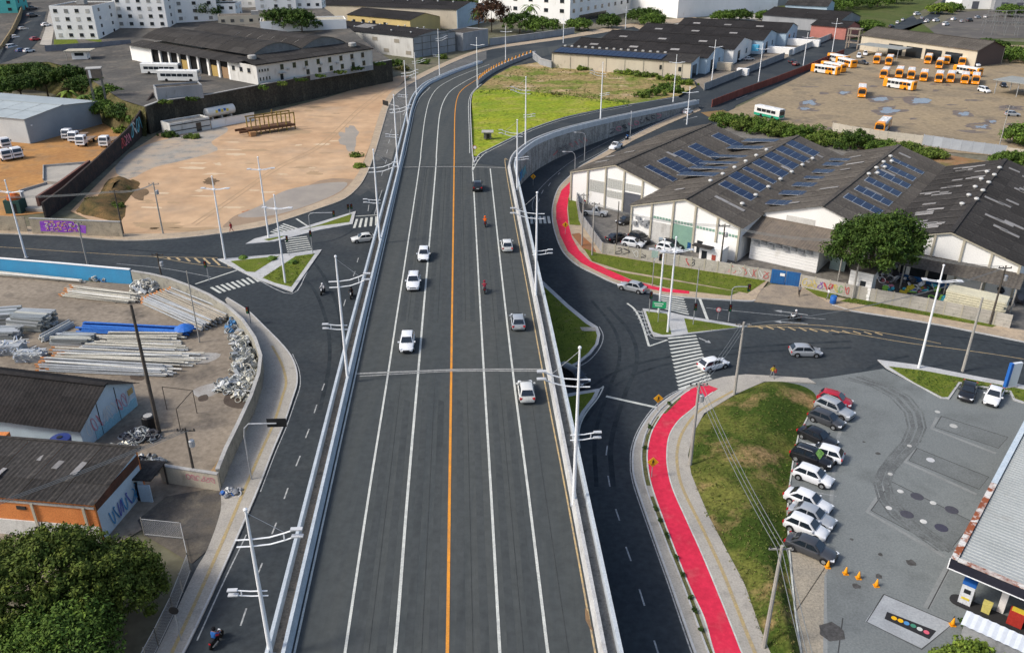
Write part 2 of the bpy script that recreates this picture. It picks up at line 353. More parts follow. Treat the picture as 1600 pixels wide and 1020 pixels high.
kerb(cr([P0(a, b, 0) for a, b in [(1066, 613), (1032, 641), (1012, 671), (1003, 701), (1003, 728), (1010, 765), (1040, 847), (1067, 915), (1106, 1020), (1160, 1150)]], 4), wd=.14, h=.22)
for seg in ([(1060, 620), (1034, 645), (1040, 646), (1065, 621)], [(1028, 650), (1010, 680), (1004, 705), (1004, 730), (1010, 758), (1018, 758), (1010, 728), (1010, 702), (1017, 676), (1034, 650)],
            [(1014, 775), (1040, 845), (1066, 912), (1104, 1015), (1150, 1130), (1160, 1130), (1112, 1015), (1075, 913), (1049, 848), (1021, 775)]):
    sheet('planting_strip', seg, .17, M('strip_grass', (.1, .11, .035), (.15, .13, .07), .9, .95, (.06, .08, .02), 2.2, fine=.3, fsc=6))
line_t = struct(line('tactile_paving', cr([P0(a, b, .15) for a, b in [(1150, 608), (1095, 640), (1068, 672), (1058, 705), (1060, 738), (1070, 770), (1100, 830), (1128, 890), (1150, 945), (1178, 1015), (1230, 1130)]], 4), .3, tactile, None, dz=.006))
# ---- forecourt and the grass island by its entrance
sheet('forecourt', [(1215, 597), (1290, 590), (1380, 576), (1460, 615), (1500, 602), (1600, 620), (1900, 660), (1900, 1250), (1275, 1250), (1240, 1030), (1225, 850), (1230, 760), (1245, 680), (1262, 645), (1276, 625)], .03, forecourt)
isl = [(1371, 563), (1440, 572), (1520, 588), (1600, 603), (1760, 636), (1760, 662), (1600, 631), (1583, 626), (1577, 613), (1500, 600), (1483, 624.5), (1470, 623), (1425, 598), (1385, 576)]
io = struct(MB().prism([(P0(*p).x, P0(*p).y) for p in isl], -.05, .14).build('traffic_island', conc_lt))
sheet('grass', [(1388, 572), (1440, 578), (1520, 593), (1600, 608), (1755, 641), (1755, 656), (1600, 627), (1586, 622), (1580, 610), (1498, 596), (1481, 620), (1472, 620), (1428, 597)], .17, grass_m, parent=io)
# ---- lots
sandlot = sheet('sandy_lot', [(110, 330), (200, 240), (250, 208), (330, 194), (420, 176), (510, 153), (560, 138), (622, 119), (640, 118), (612, 146), (598, 165), (589, 190), (579, 224), (570, 248), (561, 268), (548, 288), (528, 305), (492, 321), (447, 337), (398, 351), (300, 366), (196, 369)], .02, sand, thick=.0)
water = M('muddy_water', (.33, .275, .21), (.27, .225, .175), .3, .3, fine=.05, spec=.25)
sheet('muddy_puddle', [(405, 322), (440, 300), (480, 290), (520, 285), (543, 286), (530, 300), (495, 316), (450, 331), (415, 338), (385, 340), (372, 336)], .03, water, smooth=3)
sheet('damp_earth', [(355, 347), (372, 335), (420, 320), (500, 282), (548, 280), (553, 284), (530, 303), (490, 321), (440, 338), (395, 350), (350, 356)], .025, M('damp_earth_m', (.33, .24, .165), (.27, .2, .14), .2, .9), smooth=3)
sheet('grey_slab', [(180, 262), (215, 232), (270, 215), (345, 198), (355, 206), (330, 222), (340, 235), (290, 250), (240, 262), (200, 280)], .028, M('grey_slab_m', (.30, .29, .26), (.42, .33, .24), .1, .92, (.2, .2, .19), .3), smooth=3)
sheet('orange_lot', [(-120, 195), (0, 195), (160, 178), (225, 178), (232, 190), (170, 250), (120, 300), (75, 332), (-120, 352)], .015, earth_or)
poleyard = sheet('storage_yard', [(-140, 432), (0, 432), (205, 444), (300, 465), (360, 495), (388, 522), (402, 555), (408, 585), (400, 620), (380, 665), (350, 720), (320, 775), (250, 810), (100, 900), (-140, 1000)], .03, yard_c)
sheet('dirt_patch', [(388, 668), (392, 690), (352, 742), (318, 752), (345, 712)], .04, M('dirt_patch_m', (.33, .22, .12), (.24, .18, .1), .5))
sheet('vacant_plot', [(215, 812), (260, 775), (345, 760), (348, 800), (325, 858), (300, 880), (225, 835)], .06, M('dark_lot', (.075, .072, .07), (.12, .105, .085), .3, .95, (.16, .14, .11), .5))
sheet('warehouse_yard', [(900, 268), (1000, 230), (1130, 190), (1260, 210), (1700, 300), (1800, 560), (1590, 515), (1420, 482), (1250, 446), (1200, 437), (1100, 422), (1000, 406), (940, 395), (915, 358), (903, 330)], .02, yard_w)
sheet('bus_yard', [(1130, 178), (1190, 150), (1270, 110), (1330, 84), (1375, 62), (1800, 80), (1800, 260), (1480, 238), (1300, 205), (1160, 186)], .03, busyard)
sheet('dry_field', [(742, 143), (770, 120), (800, 104), (850, 96), (1085, 128), (1088, 136), (1060, 150), (985, 163), (880, 151), (800, 142)], 0, dry_m, fn=lambda a, b: GD(a, b, .06))
sheet('lawn', [(738, 243), (737, 200), (737, 160), (739, 146), (745, 140), (800, 140), (880, 149), (985, 162), (930, 172), (880, 183), (830, 200), (790, 219), (757, 237), (745, 244)], 0, lawn_m, fn=lambda a, b: GD(a, b, .10))
dirt3 = sheet('scrub_ground', [(1095, 176), (1130, 172), (1165, 187), (1300, 207), (1480, 242), (1600, 262), (1600, 300), (1440, 250), (1240, 215), (1130, 196)], .035, M('scrub_earth', (.27, .15, .075), (.12, .12, .045), .12, .95, (.3, .2, .12), .3))
# upper-left terrace: a raised sheet that climbs away from the retaining wall
TB = [(-40, 103), (30, 99), (75, 97), (110, 106), (150, 130), (190, 156), (228, 168), (250, 160), (330, 149), (400, 135.5), (450, 126.5), (500, 116.5), (560, 105), (612, 95)]
tb = [GT(a, b) for a, b in TB]
vs = []; nT = 14
for p in tb:
    for k in range(nT):
        q = Vector((p.x * (1 + .9 * k / nT) - k * 4, p.y + k * (22 if p.y < 270 else 16), 0)); q.z = zterr(q.y) if k else p.z
        vs.append(q)
lp = tb[0]
extra = []
for k in range(nT):
    for j, x in enumerate((-420,)): extra.append(Vector((x, lp.y + k * 22, zterr(lp.y + k * 22))))
vs = extra + vs
fs = [((i + 1) * nT + k, i * nT + k, i * nT + k + 1, (i + 1) * nT + k + 1)[::-1] for i in range(len(tb)) for k in range(nT - 1)]
struct(MB().add(vs, fs).build('terrace', terr_c))
# ================================================================== the overpass
e1, e2 = GD(455, 1020), GD(627, 262); r1, r2 = GD(935, 1020), GD(793, 262)
def lx(Y): return e1.x + (e2.x - e1.x) * (Y - e1.y) / (e2.y - e1.y)
def rx(Y): return r1.x + (r2.x - r1.x) * (Y - r1.y) / (r2.y - r1.y)
YN = e2.y
Ys = [20, 30, 40, 55, 70, 90, 105, 120, 135, 150, YN]
Lp = [Vector((lx(y), y, zdeck(y))) for y in Ys]; Rp = [Vector((rx(y), y, zdeck(y))) for y in Ys]
YJ = GD(705, 580).y                                   # near joint: the span starts here
over = thing('overpass', 'grey asphalt overpass with six lanes running up the middle between concrete barriers', 'bridge', (0, 60, 0))
OO = (0, 60, 0)
NL = cr([GD(*p) for p in [(627, 262), (632, 238), (640, 200), (645, 175), (653, 152), (668, 135), (687, 125), (712, 114), (740, 104), (765, 95), (800, 84), (850, 75), (905, 66), (985, 46)]], 5)
NR = cr([GD(*p) for p in [(741, 255), (738, 238), (736, 200), (735, 168), (737, 150), (744, 140), (757, 130), (772, 121), (790, 112), (810, 103), (835, 93), (870, 83), (920, 72), (995, 50)]], 5)
RML = cr([GD(*p) for p in [(741, 255), (748, 243), (760, 236), (790, 221), (830, 202), (880, 185), (930, 174), (985, 164), (1060, 152)]], 5)
RMR = cr([GD(*p) for p in [(793, 262), (797, 250), (808, 238), (832, 222), (872, 207), (922, 194), (982, 181), (1052, 167), (1085, 160)]], 5)
m1 = GD(741, 255)
# deck surfaces
def ribbon(A, B, name, mat, dz=0):
    n = min(len(A), len(B)); vs = []; K = 9
    for i in range(n):
        for k in range(K):
            q = A[i].lerp(B[i], k / (K - 1)); q.z = zdeck(q.y) + dz; vs.append(q)
    return MB().add(vs, [(K * i + k, K * i + k + 1, K * i + K + k + 1, K * i + K + k) for i in range(n - 1) for k in range(K - 1)]).build(name, mat, over, OO, fix=False)
ribbon(Lp, Rp, 'deck_surface', asph_deck)
ribbon(NL, NR, 'ramp_surface', asph_deck, .02)
ribbon(RML, RMR, 'slip_road_surface', asph, .016)
# small wedge between the last deck row and the gore
MB().add([Lp[-1], Rp[-1], RMR[5], m1, NL[5]], [(0, 1, 2, 3, 4)]).build('gore_surface', asph_deck, over, OO, fix=False)
# slab, girders and piers of the span, retaining walls of the ramps
sp = [y for y in Ys if YJ < y < YN]; sp = [YJ] + sp + [YN]
def cross(y, z0, z1, ex=1.55): z = zdeck(y); return [(lx(y) - ex, y, z + z0), (rx(y) + ex, y, z + z0), (rx(y) + ex, y, z + z1), (lx(y) - ex, y, z + z1)]
def slab(ys, z0, z1, name, mat, ground=False):
    vs = []; n = len(ys)
    for y in ys:
        c = cross(y, z0, z1)
        if ground: c[0] = (c[0][0], y, -.1); c[1] = (c[1][0], y, -.1)
        vs += c
    fs = [(4 * i + k, 4 * i + (k + 1) % 4, 4 * i + 4 + (k + 1) % 4, 4 * i + 4 + k) for i in range(n - 1) for k in range(4)] + [(0, 1, 2, 3), tuple(4 * n - 4 + k for k in (3, 2, 1, 0))]
    return MB().add(vs, fs).build(name, mat, over, OO)
slab(sp, -1.1, -.03, 'span_slab', concrete)
slab([y for y in Ys if y < YJ] + [YJ - .05], -1, -.03, 'ramp_body', concrete, True)
pil = MB().lathe([(.6, 0), (.6, 5.2)], 16).build('pier', concrete, over); pil.location = (lx(115) + 3, 115 - 60, 0); pm = pil.data
for y in (115, 140):
    for k in range(3):
        if y == 115 and k == 0: continue
        piece('pier', pm, None, over, (lx(y) + 3 + k * 9, y - 60, 0))
# north fill: walls under the slip road edge and under the left ramp edge
def wallstrip(path, off, name, mat, drop=True):
    return MB().add([v for p in path for v in ((p.x, p.y, -.1), (p.x, p.y, p.z - .02))], [(2 * i, 2 * i + 2, 2 * i + 3, 2 * i + 1) for i in range(len(path) - 1)]).build(name, mat, over, OO)
def offs(path, o):
    out = []
    for i, p in enumerate(path):
        d = path[min(i + 1, len(path) - 1)] - path[max(i - 1, 0)]; d.z = 0; d.normalize()
        out.append(p + Vector((d.y, -d.x, 0)) * o)
    return out
ret_m = M('retaining_wall_concrete', (.36, .36, .345), (.23, .23, .222), .3, .9, (.14, .135, .125), .9, .5, 8, stretch=(1, 1, .5), lo3=.48, hi3=.75, fine=.25, fsc=3)
wl = offs(RMR, 1.5)
wallstrip(wl, 0, 'retaining_wall', ret_m)
wallstrip(offs(NL[:45], -1.5), 0, 'retaining_wall', ret_m)
# vertical precast joints of the visible wall
jm = M('wall_joint', (.15, .15, .145), fine=0)
acc = 0
for i in range(1, len(wl) - 6):
    acc += (wl[i] - wl[i - 1]).length
    if acc > 4:
        acc = 0; p = wl[i]; d = (wl[i + 1] - wl[i - 1]).normalized(); n = Vector((d.y, -d.x, 0))
        MB().beam(p + n * .02 + Vector((0, 0, -p.z + .1)), p + n * .02 + Vector((0, 0, -.1)), .08, .06).build('wall_joint', jm, over, OO)
# barriers: inner safety barrier, strip, outer parapet
INN = [(.0, -.02), (.62, -.02), (.56, .3), (.47, .85), (.2, .85), (.1, .3)]
def mir(pr): return [(-o, z) for o, z in pr]
STR = [(.58, -.02), (1.3, -.02), (1.3, .12), (.58, .12)]
OUT = [(1.25, -.3), (1.6, -.3), (1.56, .9), (1.3, .9)]
rail_b = M('sky_tinted_concrete', (.46, .50, .53), (.38, .42, .45), .8, .8, (.27, .28, .28), 1.5, lo3=.6, hi3=.8)  # barrier concrete with the sky's blue reflection put into its colour
strip_m = M('drain_strip', (.30, .245, .185), (.22, .19, .155), .6, .95, (.10, .095, .085), 1.7, fine=.2, lo3=.55, hi3=.7)
strip_g = M('drain_strip_grey', (.23, .225, .21), (.17, .165, .155), .6, .95, (.09, .09, .085), 1.7, fine=.2, lo3=.55, hi3=.7)
LB = Lp + NL[2:44]; RB = Rp + RMR[3:]
for path, fnp, bm_, sm_ in ((LB, mir, rail_b, strip_m), (RB, lambda q: q, conc_lt, strip_g)):
    MB().sweep(path, fnp(INN)).build('barrier', bm_, over, OO)
    MB().sweep(path, fnp(STR)).build('drain_strip', sm_, over, OO)
    MB().sweep(path, fnp(OUT)).build('parapet', rail_b, over, OO)
MB().sweep(RML, [(-.1, -.02), (.1, -.02), (.1, .16), (-.1, .16)]).build('kerb', conc_lt, over, OO)
MB().sweep(NR[:28], [(-.1, -.02), (.1, -.02), (.1, .16), (-.1, .16)]).build('kerb', conc_lt, over, OO)
# lane lines
def dl(pix, wd, mat, nm='lane_line', dz=.026):
    P = cr([GD(*p) for p in pix], 6)
    for p in P: p.z = zdeck(p.y) + (.03 if p.y > YN - 1 else 0)
    return line(nm, P, wd, mat, over, OO, dz)
dl([(520, 1150), (539, 1020), (577.5, 765), (617.5, 510), (655, 262), (658, 235), (665, 180), (672, 155), (684, 138), (705, 125), (728, 115), (765, 101)], .2, paint_w)
dl([(597, 1150), (617, 1020), (637.5, 765), (659.5, 510), (681, 262), (682, 240), (687, 180), (694, 157), (705, 142), (725, 129), (752, 115)], .24, paint_w)
dl([(696, 1150), (699, 1020), (702.5, 765), (706, 510), (709.5, 262), (710, 230), (711, 175), (715, 152), (723, 140), (737, 130), (752, 121)], .24, paint_o)
dl([(787, 1150), (781, 1020), (767, 765), (752, 510), (741, 310), (738.5, 268)], .22, paint_w)
dl([(872, 1150), (856, 1020), (825, 765), (793, 510), (766, 264)], .22, paint_w)
dl([(432, 1150), (460, 1020), (516, 765), (572, 510), (628, 262), (634, 238), (642, 200), (648, 172), (657, 152), (672, 137)], .16, paint_w)
dl([(953, 1150), (930, 1020), (883.5, 765), (835, 510), (790, 262), (794, 250)], .14, paint_y)
dl([(734, 240), (733, 200), (732, 168), (734, 152), (741, 141), (753, 131)], .16, paint_w)
dl([(752, 243), (763, 237.5), (792, 223), (832, 204), (882, 187), (932, 176), (987, 166)], .14, paint_w)
dl([(738, 268), (739, 250), (738, 243)], .16, paint_w); dl([(738, 268), (748, 250), (760, 238)], .16, paint_w)
for a, b in (((738.5, 264), (741, 262)), ((738.5, 258), (743.5, 257)), ((738.5, 252), (746, 251)), ((738.5, 247), (750, 245.5))): dl([a, b], .45, paint_w, 'chevron_stripe')
jnt = M('joint_compound', (.36, .36, .34), (.25, .25, .24), 2, .9, fine=.2)
dl([(557, 584), (640, 580.5), (720, 577.5), (848, 577)], .28, jnt, 'expansion_joint', .03); dl([(562, 588), (640, 583.5), (720, 580), (848, 580)], .18, jnt, 'expansion_joint', .03)
dl([(629, 262), (700, 261), (790, 262.5)], .35, jnt, 'expansion_joint', .03)
seam_m = M('paving_seam', (.045, .049, .05), (.06, .064, .064), 1.5, .9)
for top, bot in (((598, 262 + 0), (500, 1150)), ((667, 262), (560, 1150)), ((696, 262), (652, 1150)), ((722, 262), (742, 1150)), ((752, 275), (830, 1150)), ((778, 270), (908, 1150))): dl([bot, ((bot[0] + top[0]) / 2, (bot[1] + top[1]) / 2), top], .045, seam_m, 'paving_seam', .014) if top[0] > 630 else None
wear_m = M('wheel_track', (.057, .063, .064), (.069, .075, .075), .25, .9, (.048, .054, .056), .5, stretch=(1, .03, 1), rot=ROADROT, fine=.1, fsc=1.2)
LN = [(539, 1020), (656, 255)], [(617, 1020), (681, 262)], [(699, 1020), (709.5, 262)], [(781, 1020), (738.5, 262)], [(856, 1020), (766, 262)]
def mixl(A, B, t, y):
    f = lambda L: L[0][0] + (L[1][0] - L[0][0]) * (y - L[0][1]) / (L[1][1] - L[0][1])
    return (f(A) + (f(B) - f(A)) * t, y)
for i in range(4):
    for t in (.26, .72): dl([mixl(LN[i], LN[i + 1], t, y) for y in (1150, 800, 500, 262)], .62, wear_m, 'wheel_track', .006)
# scuff / earth spill at the right kerb
sheet('earth_spill', [(914, 948), (919, 955), (923, 975), (927, 985), (922, 982), (915, 968)], 0, M('spill', (.24, .15, .08), (.16, .11, .07), 1), fn=lambda a, b: GD(a, b, .03) - Vector(OO), parent=over)
# ================================================================== painted markings of the lower streets
RN = [0]
def rl(pix, wd, mat=paint_worn, nm='lane_line', smooth=4, z=0.0, dz=None):
    RN[0] += 1
    return line(nm, cr([G(a, b, z) for a, b in pix], smooth) if len(pix) > 2 else [G(a, b, z) for a, b in pix], wd, mat, road, None, dz or .010 + (RN[0] % 23) * .0006)
for a, b in [((507, 599), (503, 610)), ((495, 632), (491, 645)), ((483, 670), (477.5, 684)), ((469, 712), (462.5, 728)), ((450, 762), (444, 779)), ((432, 816), (425, 834)), ((410, 879), (403, 896)), ((385, 950), (376, 977)),
             ((560, 403), (558, 410)), ((555, 424), (552, 432)), ((540, 468), (537, 478)), ((575, 330), (576.5, 320)),
             ((949, 696), (947, 711)), ((950, 743), (953, 760)), ((962, 795), (968, 813)), ((978, 854), (986, 876)), ((999, 920), (1007, 946)), ((1022, 1000), (1030, 1025)),
             ((872, 273), (875, 270)), ((857, 291), (860, 286)), ((846, 303), (849, 297)), ((841, 316), (843, 311)),
             ((602, 256), (604, 250)), ((604, 240), (606, 234)), ((607, 224), (609, 218)), ((610, 208), (612, 202)), ((596, 275), (598, 268))]:
    rl([a, b], .14)
rl([(308, 1000), (345, 918), (385, 835)], .12); rl([(407, 768), (430, 708), (447, 668), (461, 628), (469, 602), (467, 577), (457, 553)], .1)
rl([(985, 735), (992, 765), (1020, 845), (1045, 915), (1081, 1020), (1110, 1090)], .12, paint_worn); rl([(985, 735), (986, 702), (997, 671), (1018, 640), (1043, 618), (1068, 606)], .12, paint_worn)
rl([(906, 700), (904, 680), (908, 660), (918, 642), (934, 622), (943, 604), (938, 607), (925, 612), (885, 619)], .16, paint_w)
rl([(947, 619), (985, 627.5), (1026, 636.5)], .4, paint_w, 'stop_line')
rl([(1093, 466), (1106, 501)], .4, paint_w, 'stop_line')
rl([(860, 583), (890, 577), (915, 567), (932, 551), (941, 535), (942, 522), (936, 510)], .12)
rl([(980, 474), (992, 484), (1003, 505), (1014, 541)], .3, paint_w); rl([(1014, 541), (1043, 531)], .25, paint_w)
rl([(1043, 531), (1022, 529), (1013, 520), (1003, 485)], .12, paint_worn)
for k in range(7):
    t = k / 7
    rl([(990 + 22 * t, 485 + 45 * t), (1004 + 20 * t, 488 + 38 * t)], .3, paint_worn, 'hatch_stripe')
# zebra crossings: each bar is one stripe
def zebra(a0, a1, b0, b1, n, wd, mat=paint_w):
    for k in range(n):
        t = (k + .5) / n
        p = (a0[0] + (a1[0] - a0[0]) * t, a0[1] + (a1[1] - a0[1]) * t); q = (b0[0] + (b1[0] - b0[0]) * t, b0[1] + (b1[1] - b0[1]) * t)
        rl([p, q], wd, mat, 'crossing_stripe')
zebra((1043, 526), (1061, 611), (1087, 522), (1112, 593), 15, .42)
zebra((1028, 457), (1040, 484), (1067, 462), (1077, 493), 8, .4)
zebra((420, 368), (438, 353), (436, 358), (452, 349), 1, .3, paint_worn)
zebra((421, 363), (444, 348.5), (440, 368), (468, 357), 6, .4)
zebra((444, 372), (450, 399), (479, 368), (489, 393), 8, .42)
zebra((549, 357), (592, 352), (554, 343), (592, 338), 5, .45)
zebra((326, 450), (398, 431), (341, 459), (408, 439), 9, .42)
zebra((821, 350), (862, 349), (820, 338), (860, 338), 6, .5)
rl([(463, 342), (483, 355)], .35, paint_w, 'stop_line'); rl([(555, 338), (590, 336)], .3, paint_w, 'stop_line'); rl([(305, 444), (371, 422)], .3, paint_w, 'stop_line'); rl([(342, 407), (400, 436), (456, 459), (480, 425)], .16)
rl([(-60, 384), (0, 386), (120, 394), (240, 401), (340, 403)], .12, paint_y); rl([(240, 401), (300, 412), (362, 419)], .12, paint_y)
for k in range(7): rl([(262 + 14 * k, 402.5 + .25 * k), (266 + 15.5 * k, 405 + 1.9 * k)], .35, paint_y, 'hatch_stripe')
rl([(182, 412), (260, 420), (330, 433)], .12, paint_worn)
rl([(585, 335), (590, 318), (597, 297)], .12)
rl([(1100, 519), (1165, 511), (1250, 512), (1330, 521), (1420, 536), (1500, 546), (1600, 561), (1750, 588)], .13, paint_y); rl([(1165, 510), (1250, 507), (1330, 513), (1420, 527), (1470, 537)], .13, paint_y)
for k in range(12): rl([(1180 + 17 * k, 509.5 + .6 * k - (.5 if k < 5 else -.3 * k)), (1192 + 17 * k, 513.5 + .9 * k)], .3, paint_y, 'hatch_stripe')
rl([(1103, 481), (1180, 489), (1290, 499)], .12, paint_worn)
def arrow(tip, tail, wd=.22):
    a, b = G(*tip), G(*tail); d = (a - b).normalized(); n = Vector((-d.y, d.x, 0)); L = (a - b).length; h = min(1.1, L * .35)
    s = a - d * h
    MB().add([b - n * wd / 2, b + n * wd / 2, s + n * wd / 2, s - n * wd / 2, s - n * .45, a, s + n * .45], [(0, 3, 2, 1), (4, 5, 6)]).add([], []).build('arrow_marking', paint_worn, road).location.z = .01
arrow((1111, 536), (1092, 528)); arrow((1209, 485), (1262, 492)); arrow((1208, 502), (1262, 506)); arrow((1150, 156), (1168, 149)); arrow((612, 178), (616, 170)); arrow((630, 180), (634, 173)); arrow((1090, 182), (1068, 188)); arrow((1045, 192), (1025, 200))
rl([(905, 255), (930, 243), (985, 212), (1040, 185), (1088, 165)], .12); rl([(833, 330), (832, 318), (842, 297), (870, 270), (905, 245), (960, 216)], .1, paint_worn)

tyre_r = M('road_tyre_wear', (.024, .03, .036), (.036, .044, .05), .3, .9, fine=.2, fsc=1)
for k, (pl, wd) in enumerate([([(880, 660), (925, 605), (985, 572), (1080, 552), (1200, 540), (1330, 533)], .5), ([(905, 668), (950, 612), (1005, 580), (1090, 560), (1200, 549), (1330, 543)], .45), ([(950, 480), (985, 520), (995, 565), (975, 620), (955, 690), (958, 760)], .55), ([(925, 470), (960, 515), (968, 560), (950, 612), (930, 680), (932, 760)], .45), ([(520, 640), (535, 560), (530, 490), (505, 430), (470, 390), (430, 372)], .5), ([(500, 640), (515, 560), (508, 495), (480, 440), (420, 412), (330, 400), (200, 390)], .5), ([(1420, 556), (1380, 565), (1330, 590)], .5), ([(1300, 522), (1400, 521), (1500, 527), (1600, 541)], .4), ([(600, 300), (575, 340), (530, 372), (470, 383)], .4)]):
    rl(pl, wd, tyre_r, 'tyre_wear', 6, 0, .0025 + .0007 * k)
# ================================================================== vehicles
def paint(name, c, rough=.32, metal=0): return M('car_paint_' + name, c, rough=rough, fine=.03, fsc=2, coat=.4, spec=.5, metal=metal)
PAINT = dict(white=paint('white', (.72, .73, .74)), silver=paint('silver', (.42, .44, .46), .35, .35), black=paint('black', (.012, .012, .014)), grey=paint('grey', (.07, .073, .08), .3, .3),
             red=paint('red', (.38, .015, .03)), darkgrey=paint('dark_grey', (.04, .043, .05)), blue=paint('blue', (.03, .07, .2)), pearl=paint('pearl', (.6, .6, .57)), maroon=paint('maroon', (.12, .012, .015)))
glass = M('car_glass', (.012, .018, .026), rough=.06, spec=.7, fine=0)
tyre_m = M('tyre', (.018, .018, .018), rough=.9, fine=0); rim_m = M('wheel_rim', (.45, .46, .47), rough=.35, metal=.7, fine=0)
lamp_w = M('headlamp', (.75, .77, .8), rough=.1, fine=0, spec=.8); lamp_r = M('tail_lamp', (.42, .01, .012), rough=.2, fine=0)
plate_m = M('number_plate', (.5, .5, .48), rough=.5, fine=0)
def loft(rings):
    n = len(rings[0]); mb = MB(); vs = [v for r in rings for v in r]
    fs = [(i * n + k, i * n + (k + 1) % n, (i + 1) * n + (k + 1) % n, (i + 1) * n + k) for i in range(len(rings) - 1) for k in range(n)]
    fs += [tuple(reversed(range(n))), tuple((len(rings) - 1) * n + k for k in range(n))]
    return mb.add(vs, fs)
KINDS = {  # length, width, height, belt, roof x-range, glass base x-range, hood height
    'hatch': dict(L=3.95, W=1.70, H=1.50, belt=.93, rx=(-1.40, .30), gx=(-1.88, 1.02), hood=.80),
    'sedan': dict(L=4.40, W=1.74, H=1.46, belt=.92, rx=(-1.05, .30), gx=(-1.70, 1.02), hood=.80),
    'suv': dict(L=4.35, W=1.82, H=1.66, belt=1.05, rx=(-1.62, .30), gx=(-2.02, 1.00), hood=.95),
    'van': dict(L=4.60, W=1.85, H=1.85, belt=1.08, rx=(-2.05, .55), gx=(-2.22, 1.45), hood=.95),
    'pickup': dict(L=4.95, W=1.80, H=1.68, belt=1.0, rx=(-.30, .45), gx=(-.52, 1.15), hood=.93)}
PROTO = {}
def car_parts(kind, simple):
    key = (kind, simple)
    if key in PROTO: return PROTO[key]
    k = KINDS[kind]; h = k['L'] / 2; w = k['W'] / 2; B = k['belt']; H = k['H']
    out = []
    tail = B - .04 if kind != 'sedan' else B
    st = [(-h, .38, tail - .22, .80), (-h + .07, .27, tail - .05, .93), (-h + .5, .21, tail, 1.0), (-.4, .2, B, 1.0), (.7, .2, B - .01, 1.0), (1.0, .2, B - .03, 1.0), (h - .45, .22, k['hood'], .97), (h - .12, .26, k['hood'] - .10, .86), (h, .34, k['hood'] - .26, .70)]
    rings = []
    for x, zb, zt, ws in st:
        W_ = w * ws; zm = zb + (zt - zb) * .55
        rings.append([(x, -W_ * .88, zb), (x, -W_, zm), (x, -W_ * .95, zt - .08), (x, -W_ * .82, zt), (x, W_ * .82, zt), (x, W_ * .95, zt - .08), (x, W_, zm), (x, W_ * .88, zb)])
    mb = loft(rings)
    wb, wt = w * .90, w * .70
    def hw(z): return wb - (wb - wt) * (z - B) / (H - B)
    g0, g1 = k['gx']; r0, r1 = k['rx']
    cs = [(g0, B - .06), (g0 + (r0 - g0) * .55, B + (H - B) * .62), (r0, H - .05), (r0 + .35, H), ((r0 + r1) / 2, H + .012), (r1 - .3, H - .005), (r1, H - .05), (r1 + (g1 - r1) * .5, B + (H - B) * .5), (g1, B - .06)]
    rings = [[(x, -wb, B - .08), (x, -hw(max(z - .05, B - .07)), max(z - .05, B - .07)), (x, -hw(z) + .1, z), (x, hw(z) - .1, z), (x, hw(max(z - .05, B - .07)), max(z - .05, B - .07)), (x, wb, B - .08)] for x, z in cs]
    cab = loft(rings); mb.add(cab.v, cab.f)
    if kind == 'pickup':
        pass
    bo = mb.build('body', None, smooth=True); bo.data.set_sharp_from_angle(angle=R(38)); out.append(('body', bo, 'paint'))
    def quad(pts, nm='q'): return MB().add(pts, [tuple(range(len(pts)))]).build(nm, glass, fix=False)
    za, zb_ = B + .04, H - .10; e = .016
    def xs(t): return g1 + (r1 - g1) * t
    def band(ga, ra, sgn):
        pts = []
        for t, z in ((.10, B + (H - B) * .07), (.9, B + (H - B) * .86)):
            x = ga + (ra - ga) * t; y = hw(z) - .10; zz = B + (H - B) * t
            pts.append((x + sgn * .03, y, zz + .03))
        (x0, y0, z0), (x1, y1, z1) = pts
        q = [(x0, -y0, z0), (x0, y0, z0), (x1, y1, z1), (x1, -y1, z1)]
        return q if sgn > 0 else q[::-1]
    out.append(('windscreen', quad(band(g1, r1, 1)), None)); out.append(('rear_window', quad(band(g0, r0, -1)), None))
    mid = (r0 + r1) / 2 + .05
    for s in (1, -1):
        for seg in ((mid + .05, r1 - .02, r1 + (g1 - r1) * .72), (mid - .05, r0 + .12, g0 + (r0 - g0) * .32)):
            if kind == 'pickup' and seg[0] < mid: continue
            xa, xt, xb = seg
            p = [(xa, s * (hw(za) + e), za), (xb, s * (hw(za) + e), za), (xt, s * (hw(zb_) + e), zb_), (xa, s * (hw(zb_) + e), zb_)]
            out.append(('side_window', quad(p), None))
    for s in (1, -1):
        out.append(('headlight', MB().box((h - .2, s * w * .68, k['hood'] - .17), (.34, .32, .13), -s * .35).build('headlight', lamp_w, fix=False), None))
        out.append(('tail_light', MB().box((-h + .06, s * w * .76, tail - .16), (.14, .26, .22), s * .2).build('tail_light', lamp_r, fix=False), None))
        if not simple: out.append(('mirror', MB().box((g1 - .25, s * (w + .07), B + .05), (.16, .2, .13), -s * .2).build('mirror', None, fix=False), 'paint'))
    if not simple:
        out.append(('grille', MB().box((h - .02, 0, k['hood'] - .33), (.08, w * .9, .12)).build('grille', black_p, fix=False), None))
        out.append(('number_plate', MB().box((-h - .005, 0, tail - .34), (.03, .42, .13)).build('number_plate', plate_m, fix=False), None))
        out.append(('bumper', MB().box((h - .06, 0, .33), (.14, w * 1.25, .12)).build('bumper', black_p, fix=False), None))
    if kind == 'suv':
        for s in (1, -1): out.append(('roof_rail', MB().tube([(r0 + .1, s * (wt - .05), H - .02), (r0 + .25, s * (wt - .05), H + .05), (r1 - .3, s * (wt - .05), H + .045), (r1 - .15, s * (wt - .05), H - .03)], .02, 5).build('roof_rail', galv, fix=False), None))
    if kind == 'pickup':
        out.append(('load_bed', MB().box((-1.46, 0, B - .03), (1.72, w * 1.62, .1)).build('load_bed', black_p, fix=False), None))
    rw = .31 if kind in ('hatch', 'sedan') else .36
    arch = MB().lathe([(rw + .07, -.05), (rw + .07, .05)], 14, axis='y').build('wheel_arch', black_p)
